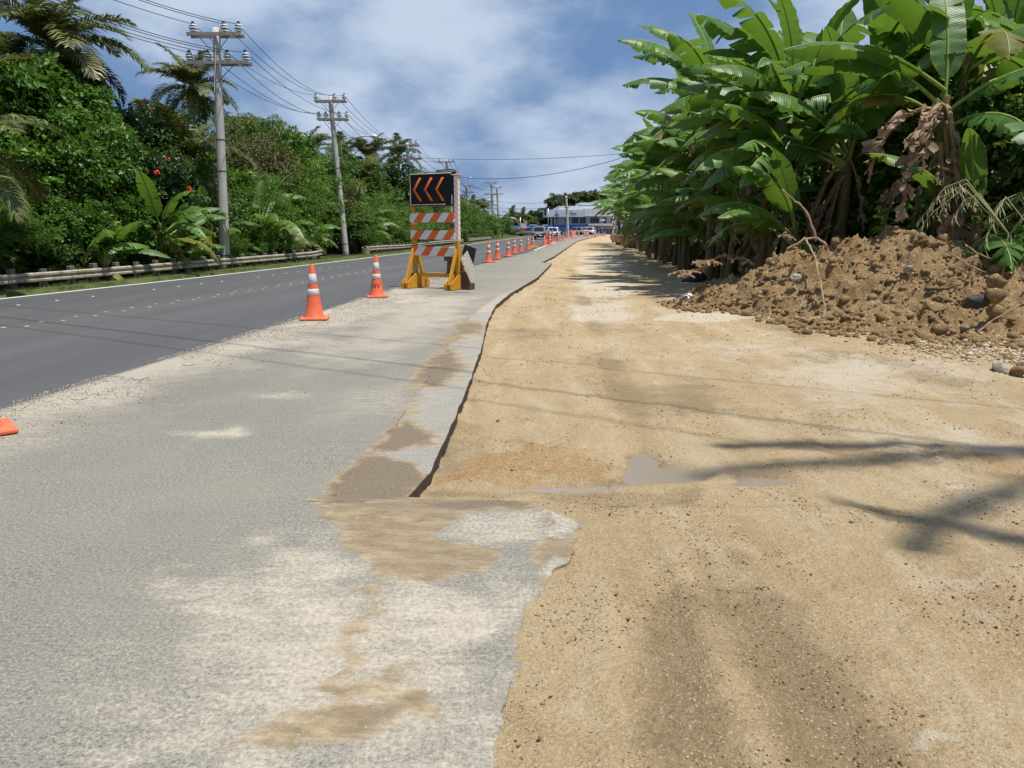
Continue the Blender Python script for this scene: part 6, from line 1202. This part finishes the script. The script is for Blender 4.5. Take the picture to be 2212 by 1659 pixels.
def banana(x, y, h, label, group=None, n=9, dead=4, seed=0, sc=1.0, face=None, spread=2.6, name='banana_plant', ov=None, z=-0.12, yel=0.12):
    r = random.Random(seed * 17 + 3); o = empty(name, (x, y, z), 0, label, 'banana plant', group); me, (lx, ly) = STEMS[r.randrange(4)]; s = link('stem', me, o); s.scale = (sc * 1.1, sc * 1.1, h); tx, ty = lx * sc * 1.1, ly * sc * 1.1
    a0 = r.uniform(0, 6.28); lay = [0, 1, 2, 12, 7, 6, 3, 9, 11, 4, 9, 8, 5]
    for k in range(n):
        q = k / max(1, n - 1); idx = lay[min(12, int(q * 12 + r.uniform(-1.2, 1.2)) if q > 0.05 else 0)] if q * 12 >= 1.2 else lay[min(k, 2)]
        a = a0 + k * 2.25 + r.uniform(-.35, .35)
        if face is not None and r.random() < 0.72: a = face + r.gauss(0, spread * 0.33)
        me = BL[idx]
        if q > 0.7 and r.random() < yel * 2: me = r.choice(BY)
        l = link('leaf', me, o); l.location = (tx + math.cos(a) * 0.05, ty + math.sin(a) * 0.05, h - 0.10 - 0.55 * q); l.rotation_euler = (r.gauss(0, .16), r.gauss(0, .12), a); f = sc * r.uniform(0.88, 1.14) * (0.9 if k == 0 else 1); l.scale = (f, f * r.choice((1, -1)), f)
    for (idx, a, f, dz, tl) in (ov or ()):
        me = BL[idx] if idx < 100 else BD[idx - 100]; l = link('leaf' if idx < 100 else 'dry_leaf', me, o); l.location = (tx + math.cos(a) * 0.05, ty + math.sin(a) * 0.05, h + dz); l.rotation_euler = (tl, 0, a); l.scale = (f, f, f)
    for k in range(dead):
        a = r.uniform(0, 6.28) if face is None else face + r.gauss(0, 1.2); me = r.choice(BD); l = link('dry_leaf', me, o); l.location = (tx * 0.9 + math.cos(a) * 0.1, ty * 0.9 + math.sin(a) * 0.1, h * r.uniform(0.62, 0.97) - 0.1); l.rotation_euler = (r.gauss(0, .15), r.gauss(0, .15), a); f = sc * r.uniform(0.65, 1.1); l.scale = (f * 0.8, f * r.choice((1, -1)) * r.uniform(0.4, 0.75), f * r.uniform(0.8, 1.2))
    return o
GB = 'banana plants of the dense thicket on the right'
rb = random.Random(5); k = 0
PI = math.pi
# front rank along the dirt strip
y = 19.0; cf = cs = ct = 0
while y < 84:
    cf += 1; x = float(XB(y)) + rb.uniform(-0.1, 0.7); h = rb.uniform(4.0, 5.0) * (1.0 if y < 50 else 0.92)
    banana(x, y, h, '%s banana plant in the front rank of the thicket, counted from the mound' % ordw(cf)  , GB + ', front rank', n=9 if y < 45 else 8, dead=6, seed=k, face=PI + 0.25, sc=rb.uniform(0.98, 1.12)); k += 1
    if y < 55: banana(x + rb.uniform(0.2, 1.0), y + 0.9, rb.uniform(1.3, 2.2), 'young low banana plant beside the %s front stem of the thicket from the mound' % ordw(cf), GB + ', young ones', n=7, dead=1, seed=k + 700, face=PI + 0.4, sc=0.62); k += 1
    y += 2.1 if y < 40 else 3.2
y = 17.5; cl_ = 0
while y < 60:
    cl_ += 1; x = float(XB(y)) + rb.uniform(-0.5, 0.2); banana(x, y, rb.uniform(1.5, 2.7), '%s leafy banana sucker at the foot of the thicket, counted from the mound' % ordw(cl_), GB + ', suckers', n=7, dead=3, seed=1200 + cl_, face=PI + 0.7, sc=rb.uniform(0.72, 0.92), yel=0.35); y += 1.75 if y < 36 else 3.0
# second, taller rank
y = 17.0
while y < 80:
    cs += 1; x = float(XB(y)) + rb.uniform(2.3, 3.3); banana(x, y, rb.uniform(5.3, 6.5), '%s taller banana plant in the second rank of the thicket, counted from the mound' % ordw(cs), GB + ', second rank', n=8, dead=2, seed=k + 200, face=None, sc=rb.uniform(1.02, 1.2)); k += 1; y += 2.7 if y < 45 else 4.5
y = 14.0
while y < 60:
    ct += 1; x = float(XB(y)) + rb.uniform(5.0, 7.0) + (0.6 if y > 20 else 2.0); banana(x, y, rb.uniform(4.8, 6.2), '%s tall banana plant at the back of the thicket, counted from the near end' % ordw(ct), GB + ', back rank', n=8, dead=1, seed=k + 400, face=None, sc=1.15); k += 1; y += 3.2
# individual plants near the mound
def hero(u, Y, h, label, seed, n=10, dead=6, sc=1.15, face=PI + 0.5, **kw):
    return banana((u - CX) / FPX * Y, Y, h, label, n=n, dead=dead, seed=seed, sc=sc, face=face, **kw)
hero(1985, 15.7, 4.2, 'big banana plant with withered brown leaves hanging, right behind the mound peak', 901, n=5, dead=5, sc=1.05, face=PI - 0.9, ov=[(7, PI + 0.05, 1.15, 0.1, 0.25), (102, PI + 0.25, 1.35, -0.35, 0), (100, PI + 0.6, 1.4, -0.4, 0.1), (101, PI + 1.5, 1.5, -0.2, 0), (101, PI + 1.9, 1.5, -0.5, 0), (102, PI + 0.9, 1.3, -0.3, 0), (103, PI + 1.3, 1.5, -0.9, 0), (103, PI + 2.1, 1.5, -0.6, 0), (100, PI + 1.2, 1.1, -1.2, 0), (3, -0.5, 1.1, -0.3, 0)])
hero(1800, 18.2, 3.6, 'banana plant behind the left shoulder of the mound', 902, n=8, dead=6, face=PI - 0.1)
hero(1690, 18.6, 3.3, 'banana plant with arching leaves left of the mound', 903, n=10, dead=6, sc=1.1)
hero(2165, 16.2, 3.3, 'broad-leaved banana plant at the right edge behind the mound', 904, n=9, dead=4, sc=1.2, face=PI + 1.2)
hero(2290, 16.6, 3.2, 'banana plant cut by the right edge of the picture', 905, n=9, dead=3, sc=1.2, face=PI + 0.7)
hero(1900, 19.0, 4.8, 'tall banana plant whose leaves reach the top edge above the mound', 906, n=11, dead=5, sc=1.25)
hero(2110, 18.5, 5.2, 'tallest banana plant at the upper right corner', 907, n=11, dead=4, sc=1.25)
hero(1760, 21.0, 4.6, 'tall banana plant reaching the top of the picture right of the sky gap', 908, n=11, dead=4, sc=1.2)
hero(2080, 14.6, 1.8, 'low banana sucker with wide leaves right behind the mound crest', 909, n=6, dead=2, sc=0.85, face=PI + 1.2)
hero(2260, 17.5, 4.9, 'tall banana plant beyond the right edge', 910, n=10, dead=3, sc=1.25)
for (u, Y, h, sd) in ((1530, 23.5, 5.9, 911), (1580, 27.0, 5.6, 912), (1500, 30.5, 5.2, 913), (1640, 20.5, 5.3, 914), (1440, 41.0, 5.2, 915)):
    hero(u, Y, h, {911: 'tall banana plant whose leaf tips stand highest against the sky', 912: 'banana plant behind the one standing highest against the sky', 913: 'banana plant whose leaves reach far left over the dirt strip', 914: 'banana plant right of the one standing highest against the sky', 915: 'tall banana plant toward the far end of the thicket'}[sd], sd, n=10, dead=3, sc=1.08, face=PI + 0.1)
# banana plants on the left side of the road
banana(A(345, 560, 24.5).x, 24.5, 1.75, 'banana plant with one huge arching leaf left of the nearest pole', n=8, dead=3, seed=951, sc=0.78, face=0.1)
banana(A(560, 540, 33).x, 33, 1.9, 'tattered banana plant right of the nearest pole', n=9, dead=4, seed=952, sc=0.95, face=0.3)
banana(A(420, 560, 27.0).x, 28.6, 1.7, 'small banana plant half hidden behind the nearest pole', n=7, dead=4, seed=953, sc=0.7, face=-0.4)
banana(A(300, 560, 25).x, 26.0, 2.3, 'banana plant with upright furled leaves in the left thicket', n=6, dead=3, seed=954, sc=0.7, face=-1.2)
banana(A(745, 520, 47).x, 50.0, 2.2, 'small banana plant behind the second pole', n=7, dead=2, seed=955, sc=0.85, face=0)
banana(A(530, 540, 36).x, 37.0, 2.8, 'tall thin banana plant with curled leaf right of the nearest pole', n=7, dead=3, seed=956, sc=0.85, face=0.6)
for k, (u, Y, h, sd) in enumerate(((270, 22.4, 1.2, 961), (385, 25.6, 1.1, 962), (455, 30.0, 1.3, 963), (610, 36.5, 1.5, 964), (655, 39.0, 1.3, 965), (200, 21.4, 1.0, 966), (800, 50.0, 1.8, 967), (500, 32.0, 2.3, 968))):
    x = min((u - CX) / FPX * Y, float(RX(Y)) - 0.9); banana(x, Y, h, '%s of the low banana plants along the guardrail, counted from the left' % ordw((1, 2, 3, 5, 6, 0, 7, 4)[k] + 1), 'low banana plants along the guardrail', n=7, dead=2, seed=sd, sc=0.62 if Y < 30 else 0.8, face=-0.2, yel=0.4)
# dark backing growth inside the right thicket
rr = random.Random(77); y = 16.0; k = 0
while y < 90:
    for off in (3.2, 6.5):
        tree(rr.choice(('broad', 'med')), float(XB(y)) + off + rr.uniform(0, 1), y, 1.7, 1.3 + 0.12 * off, '%s leafy undergrowth bush deep between the banana stems, counted from the near end' % ordw(k + 1), 'undergrowth between the banana stems', sz=1.7 + 0.15 * off, seed=900 + k); k += 1
    y += 2.6 if y < 40 else 5
# overhanging palms right of the viewer, out of the picture: their crowns throw the soft shadows on the dirt
palm(0, 0, 0, 1.2, 'tall coconut palm right of the viewer shading the dirt', 0, seed=61, base=(8.05, 3.2, 12.5), lean=-0.2, az=(PI - 0.10, PI + 0.16, PI + 0.5, 0.2, 1.2, -1.0))
palm(0, 0, 0, 1.15, 'second tall coconut palm right of the viewer', 0, seed=62, base=(7.3, 0.4, 11.5), lean=-0.2, az=(2.45, 0.3, 1.0, -1.2, 1.75))
# ================================================================== DIRT MOUND AND DEBRIS
t = NT('mound_soil'); p = t.geo(); mid = t.noise(3.2, 5, 0.65, p); fine = t.noise(26, 5, 0.72, p)
c = t.mix(0.5, t.ramp(mid, (0.3, (0.1709, 0.1044, 0.0444)), (0.5, (0.2680, 0.1756, 0.0833)), (0.72, (0.3788, 0.2726, 0.1561))), t.ramp(fine, (0.28, (0.1109, 0.0647, 0.0284)), (0.5, (0.2680, 0.1756, 0.0833)), (0.75, (0.4620, 0.3419, 0.2081))))
vd = t.vor(30, p); sc_ = t.n('ShaderNodeSeparateColor', {'Color': t.vor(30, p, 'Color')}); c = t.mix(t.math('MULTIPLY', t.math('MULTIPLY', t.thr(sc_.outputs[0], 0.84, 0.87), t.thr(vd, 0.42, 0.3)), 0.85), c, (0.55, 0.46, 0.34))
t.P(Base_Color=c, Roughness=0.95, Specular_IOR_Level=0.15); t.bump(t.math('ADD', t.noise(14, 6, 0.75, p), t.math('MULTIPLY', fine, 0.5)), 0.9, 0.05); M['mound'] = t.m
PEAKS = [(7.5, 14.6, 1.62, 2.9), (6.9, 15.0, 1.45, 2.6), (8.2, 14.3, 1.42, 2.8), (6.0, 15.7, 1.20, 2.3), (5.2, 16.0, 0.85, 1.7), (9.2, 13.3, 1.05, 2.9), (9.9, 12.0, 0.75, 2.6), (6.6, 12.6, 0.45, 1.7), (4.4, 15.6, 0.40, 1.1), (8.2, 11.2, 0.32, 2.0), (10.5, 14, 1.2, 3)]
def mound_h(X, Y, detail=True):
    wx = X + 0.25 * fbm(X * 1.1, Y * 1.1, 3, 201); wy = Y + 0.25 * fbm(X * 1.1 + 50, Y * 1.1, 3, 202); z = np.full(X.shape, -0.3)
    for (px, py, h, r) in PEAKS:
        d = np.sqrt((wx - px) ** 2 + (wy - py) ** 2) / r; z = np.maximum(z, h * (1.0 - np.sqrt(d * d + 0.008)) * 1.08 + 0.0)
    m = sstep(-0.15, 0.25, z)
    if detail:
        z = z + m * (0.12 * fbm(X * 2.2, Y * 2.2, 5, 211, 0.55) + 0.30 * np.clip(0.6 + fbm(X * 1.3, Y * 1.3, 2, 216), 0, 1.2) * (np.clip(0.62 - cells(X * 2.7 + 0.8 * pn(X * 3, Y * 3, 3), Y * 2.7 + 0.8 * pn(X * 3 + 9, Y * 3, 4), 221), 0, 1)) + 0.15 * np.clip(0.5 + fbm(X * 1.9 + 5, Y * 1.9, 2, 217), 0, 1.2) * np.clip(0.62 - cells(X * 6.5 + 0.7 * pn(X * 7, Y * 7, 5), Y * 6.5 + 0.7 * pn(X * 7 + 9, Y * 7, 6), 222), 0, 1) + 0.055 * np.clip(0.6 - cells(X * 17, Y * 17, 223), 0, 1) - 0.12)
    return z - 0.13
gx = np.arange(2.8, 13.6, 0.031); gy = np.arange(8.8, 18.6, 0.031); XX, YY = np.meshgrid(gx, gy); ZZ = mound_h(XX, YY); 
V = np.stack([XX, YY, ZZ], -1).reshape(-1, 3); F = gridF(len(gy), len(gx)); keep = (ZZ.reshape(-1)[F] > -0.33).any(1); F = F[keep]; used = np.unique(F); mp_ = np.full(len(V), -1); mp_[used] = np.arange(len(used))
mo = link('dirt_mound', npmesh('dirt_mound', V[used], mp_[F], M['mound'], True)); tag(mo, 'big heap of brown excavated soil piled before the banana thicket', 'dirt mound')
# clods over the mound: countless, one object
n = 9000; xx = rng.uniform(3.2, 11.5, n); yy = rng.uniform(9.0, 16.5, n); hh = mound_h(xx, yy, False); ok = (hh > -0.30) & (rng.uniform(0, 1, n) < np.clip(0.35 + (fbm(xx * 0.9, yy * 0.9, 2, 5)) * 0.5 + 0.4 * (hh < 0.3), 0.1, 1)); xx, yy = xx[ok], yy[ok]; zz = np.maximum(mound_h(xx, yy), -0.115)
cl = scatter('soil_clods', xx, yy, zz, 0.012 + 0.10 * rng.beta(1.0, 5.0, len(xx)), ROCKS0, M['mound'], 'crumbly soil clods covering and fringing the brown heap', 'soil clods', 0.8, 0.2)
n = 420; xx = rng.uniform(3.6, 11.0, n); yy = rng.uniform(9.4, 15.6, n); hh = mound_h(xx, yy, False); ok = hh > -0.18; xx, yy = xx[ok], yy[ok]
scatter('large_clods', xx, yy, mound_h(xx, yy) - 0.02, 0.05 + 0.10 * rng.beta(1.2, 3.0, len(xx)), [rock_mesh(2, 60 + s, 0.5) for s in range(6)], M['mound'], 'big broken clods embedded in the brown heap', 'soil clods', 0.75, 0.35)
n = 1400; xx = rng.uniform(3.4, 11.0, n); yy = rng.uniform(9.2, 16.0, n); hh = mound_h(xx, yy, False); ok = hh > -0.28; xx, yy = xx[ok], yy[ok]
scatter('coral_bits', xx, yy, np.maximum(mound_h(xx, yy), -0.115), 0.008 + 0.022 * rng.beta(1.0, 4, len(xx)), OCT, M['pebble'], 'pale coral bits mixed into the brown heap', 'coral bits')
# pale spill at the right front
n = 2600; xx = 6.7 + rng.normal(0, 0.75, n); yy = 9.6 + rng.normal(0, 0.55, n); zz = np.maximum(mound_h(xx, yy), dirt_height(xx, yy)); scatter('rubble_spill', xx, yy, zz, 0.008 + 0.045 * rng.beta(1.0, 5, n), ROCKS0, M['pebble'], 'pale rubble spilling from the right foot of the heap', 'rubble')
# single stones
def stone(u, v, wpx, label, mat='pebble', Y=None, seed=0, flat=0.75, sub=3):
    jag = np.random.default_rng(seed + 40)
    q = G(u, v, -0.1) if Y is None else A(u, v, Y); V, F = rock_mesh(sub, 900 + seed, 0.4)
    for _ in range(9):
        dn = jag.normal(0, 1, 3); dn /= np.linalg.norm(dn); dd = V @ dn; lim = jag.uniform(0.55, 0.85); V = V - np.clip(dd - lim, 0, None)[:, None] * dn
    V = V + 0.07 * np.stack([pn(V[:, 0] * 6 + seed, V[:, 1] * 6 + V[:, 2] * 5, 15), pn(V[:, 1] * 6, V[:, 2] * 6 + seed, 16), pn(V[:, 2] * 6, V[:, 0] * 6 + seed, 17)], -1)
    r = np.random.default_rng(seed); r_ = wpx / 2 * q.y / FPX
    V = V + 0.05 * np.stack([pn(V[:, 0] * 3 + seed, V[:, 1] * 3 + V[:, 2] * 2, 5), pn(V[:, 1] * 3, V[:, 2] * 3 + seed, 6), pn(V[:, 2] * 3, V[:, 0] * 3 + seed, 7)], -1)
    o = link('stone', npmesh('stone', V * np.array([r_, r_ * 0.85, r_ * flat]), F, M[mat], False, attrs={'rnd': np.full(len(V), r.uniform(0.35, 0.95))})); o.location = (q.x, q.y, max(q.z, -0.1) + r_ * flat * 0.6); o.rotation_euler = (0, 0, r.uniform(0, 6)); return tag(o, label, 'stone', 'single stones')
t = NT('pale_rock'); p = t.geo(); t.P(Base_Color=t.mix(0.5, t.ramp(t.noise(9, 5, 0.7, p), (0.3, (0.26, 0.215, 0.16)), (0.7, (0.56, 0.49, 0.39))), t.ramp(t.noise(50, 4, 0.7, p), (0.3, (0.2, 0.16, 0.11)), (0.7, (0.5, 0.43, 0.33)))), Roughness=0.95); t.bump(t.noise(25, 5, 0.7, p), 0.8, 0.03); M['palerock'] = t.m
stone(1967, 746, 26, 'lone brown stone lying on the dirt in front of the heap', 'mound', seed=1)
stone(2163, 806, 44, 'pale grey rock near the right edge below the heap', 'palerock', seed=2); stone(2200, 812, 40, 'rough rock at the right edge beside the pale grey rock', 'mound', seed=3); stone(2205, 790, 26, 'small rock behind the two rocks at the right edge', 'palerock', seed=13)
stone(2150, 622, 58, 'large buff boulder on the right slope of the heap', 'mound', Y=11.2, seed=4); stone(2145, 655, 52, 'crusted rock below the buff boulder', 'mound', Y=10.9, seed=5)
stone(1960, 585, 30, 'pale stone high on the right slope of the heap', 'palerock', Y=13.3, seed=6); stone(1675, 665, 44, 'whitish stone at the front foot of the heap', 'palerock', seed=7); stone(1715, 605, 26, 'grey-white stone on the left face of the heap', 'palerock', Y=14.1, seed=8)
stone(1900, 690, 50, 'brown lump at the front foot of the heap', 'mound', seed=9); stone(1665, 572, 30, 'dark clod on the left slope of the heap', 'mound', Y=15.0, seed=10); stone(1985, 527, 40, 'dark clod below the peak of the heap', 'mound', Y=13.9, seed=11); stone(2010, 682, 60, 'big brown clod at the lower right front of the heap', 'mound', Y=11.8, seed=12); stone(2035, 1535, 22, 'brown stone on the dirt near the lower right corner', 'mound', seed=14); stone(1075, 914, 14, 'small black lump on the dirt near the shoulder edge', 'bark', seed=15); stone(1990, 1505, 14, 'pale pebble lying at the lower right', 'palerock', seed=16); stone(1118, 1470, 16, 'dark asphalt crumb at the broken pavement edge', 'post', seed=17); stone(1147, 1471, 13, 'pale pebble beside the broken pavement edge', 'palerock', seed=18)
# sticks, vines, roots
M['stick'] = plain('dry_stick', (0.30, 0.21, 0.13), 0.85, var=0.3, scale=8)
def stick(pts, r0, r1, label, name='branch', mat='stick', n=7):
    P = [A(*q) for q in pts]; o0 = P[0]; Q = []
    for i in range(len(P) - 1):
        for s in np.linspace(0, 1, 5)[: (5 if i == len(P) - 2 else 4)]:
            a, b, c, d = P[max(i - 1, 0)], P[i], P[i + 1], P[min(i + 2, len(P) - 1)]; Q.append(0.5 * ((2 * b) + (c - a) * s + (2 * a - 5 * b + 4 * c - d) * s * s + (3 * b - a - 3 * c + d) * s ** 3) - o0)
    k = len(Q); js = random.Random(k * 7 + int(r0 * 1e4)); Q = [q + Vector((js.gauss(0, 1), js.gauss(0, 1), js.gauss(0, 1))) * r0 * 0.45 for q in Q]; o = MB().tube(Q, [(r0 + (r1 - r0) * i / (k - 1)) * js.uniform(0.7, 1.3) for i in range(k)], n).build(name, M[mat], None, True); o.location = o0; return tag(o, label, 'branch')
stick([(1762, 520, 14.6), (1757, 495, 14.6), (1740, 455, 14.7), (1712, 428, 14.8), (1690, 410, 14.9)], 0.028, 0.014, 'bent dry stalk standing up from the left part of the heap')
stick([(1742, 518, 14.4), (1758, 550, 14.1), (1768, 590, 13.7), (1776, 630, 13.2), (1782, 665, 12.8), (1776, 690, 12.5)], 0.02, 0.012, 'pale twisted root draped down the face of the heap', 'root')
stick([(1700, 540, 14.4), (1730, 522, 14.4), (1762, 512, 14.4), (1785, 530, 14.2)], 0.028, 0.02, 'torn strap-like stalk lying across the top left of the heap', 'root')
stick([(1715, 684, 12.55), (1745, 690, 12.45), (1775, 688, 12.45)], 0.035, 0.03, 'grey stick lying on the ground at the foot of the heap')
stick([(1935, 600, 13.0), (1958, 570, 13.2), (1985, 545, 13.4)], 0.015, 0.010, 'thin twig on the middle of the heap')
stick([(2040, 540, 13.3), (2090, 570, 12.7), (2130, 590, 12.2)], 0.014, 0.01, 'long thin twig on the right shoulder of the heap'); stick([(2085, 528, 13.2), (2110, 545, 12.9), (2140, 560, 12.6)], 0.014, 0.01, 'short straw-coloured twig near the right skyline of the heap')
stick([(2110, 720, 9.9), (2150, 690, 9.9), (2212, 655, 9.9), (2240, 640, 9.9)], 0.014, 0.010, 'long straw-coloured stem rising at the right edge of the rubble'); stick([(2000, 626, 12.4), (2040, 622, 12.2), (2075, 614, 12.2)], 0.028, 0.02, 'dark half-buried stick on the right slope of the heap', mat='bark')
# dry banana leaf debris at the left foot of the heap
rd = random.Random(3)
for k, (u, v, Y, s, rz) in enumerate(((1515, 590, 16.0, 0.5, 2.6), (1540, 560, 16.2, 0.6, 0.6), (1560, 572, 15.8, 0.55, 3.6), (1530, 578, 16.4, 0.45, 1.6), (1585, 560, 16.6, 0.5, 5.0), (1720, 520, 15.2, 0.35, 2.0), (1500, 600, 15.4, 0.4, 3.9))):
    q = A(u, v, Y); o = link('dry_leaf', banana_leaf(1.6, 0.55, R(rd.uniform(5, 35)), R(-30), 0.9, 0.7, 70 + k, True)); o.location = (q.x, q.y, max(-0.05, q.z)); o.rotation_euler = (rd.uniform(-.5, .5), 0, rz); o.scale = (s,) * 3
    tag(o, '%s curled dry banana leaf in the litter at the left foot of the soil heap' % ordw(k + 1) if k != 5 else 'dry banana leaf scrap on top of the left shoulder of the heap', 'dry leaf', 'dry leaf litter by the heap' if k != 5 else None)
def crumple(u, v, wpx, mat, label, name, cat, seed, Y=None, flat=0.5, z=None):
    q = G(u, v, -0.08) if Y is None else A(u, v, Y); V, F = rock_mesh(3, seed, 0.55); r_ = wpx / 2 * q.y / FPX; V = V + 0.22 * np.stack([pn(V[:, 0] * 2.5 + k, V[:, 1] * 2.5 + V[:, 2] * 3, 5) for k in (1.3, 7.7, 3.1)], -1)
    o = link(name, npmesh(name, V * np.array([r_, r_ * 0.7, r_ * flat]), F, mat, False)); o.location = (q.x, q.y, q.z + r_ * flat * 0.5); return tag(o, label, cat)
crumple(1488, 652, 30, plain('white_foam', (0.66, 0.65, 0.62), 0.6, var=0.2, scale=20), 'crumpled white plastic scrap at the left foot of the heap', 'plastic_scrap', 'plastic scrap', 5, flat=0.6)
crumple(1505, 607, 34, plain('black_sheet', (0.035, 0.037, 0.042), 0.5, var=0.4, scale=15), 'dark plastic sheet scrap below the dry leaves', 'plastic_sheet', 'plastic sheet', 6, flat=0.7)
crumple(2108, 662, 60, plain('cracked_tar', (0.05, 0.047, 0.045), 0.75, var=0.5, scale=12, bump=0.5), 'cracked dark asphalt slab stuck in the right foot of the heap', 'asphalt_chunk', 'asphalt chunk', 7, Y=11.0, flat=0.6)
# straw-like reeds hanging at the right
t = NT('dry_reed'); r_ = t.attr('rnd'); t.P(Base_Color=t.ramp(r_, (0, (0.22, 0.24, 0.09)), (1, (0.46, 0.40, 0.24))), Roughness=0.6); M['reed'] = t.m
def reed(u, v, Y, label, seed):
    c = A(u, v, Y); o = empty('reed_grass', (c.x + 0.5, Y, 0), 0, label, 'reed', 'pale reeds by the heap'); r = random.Random(seed)
    for k in range(4):
        top = Vector((-0.5 + r.uniform(-.3, .5), r.uniform(-.3, .3), c.z + r.uniform(0, .3))); tip = top + Vector((r.uniform(-.9, -.35), r.uniform(-.2, .2), -r.uniform(0.3, 1.0))); pth = [Vector((0, 0, 0.3)), Vector((0.0, 0, c.z * 0.7)), top, top.lerp(tip, 0.6) + Vector((0, 0, 0.12)), tip]; V = []; F = []; mb = MB(); mb.tube(pth, [0.012, 0.01, 0.008, 0.006, 0.003], 4); V = list(mb.v); F = [f for f in mb.f if len(f) == 4]
        for s in np.linspace(0.0, 1, 22):
            j = 2 + min(1, int(s * 2)); a, b = pth[j], pth[j + 1]; q = a.lerp(b, s * 2 - (j - 2)); sd = Vector((r.uniform(-.6, .6), r.uniform(-.6, .6), -1)).normalized(); l = r.uniform(0.12, 0.3); w = Vector((0.011, 0.004, 0)); i = len(V); V += [q - w * 0.3, q + sd * l * 0.5 + w, q + sd * l, q + sd * l * 0.5 - w]; F.append((i, i + 1, i + 2, i + 3))
        link('stalk', npmesh('stalk', [tuple(v_) for v_ in V], F, M['reed'], False, attrs={'rnd': rng.uniform(0, 1, len(V))}), o)
reed(2125, 425, 12.9, 'pale drooping reeds at the right edge above the heap', 1); reed(2190, 440, 13.2, 'second clump of pale drooping reeds at the right edge', 2)
at_px('fine', 2190, 560, 70, 13.6, 'dark leafy bush behind the heap at the right edge', vh=60, name='bush', cat='bush', seed=99)
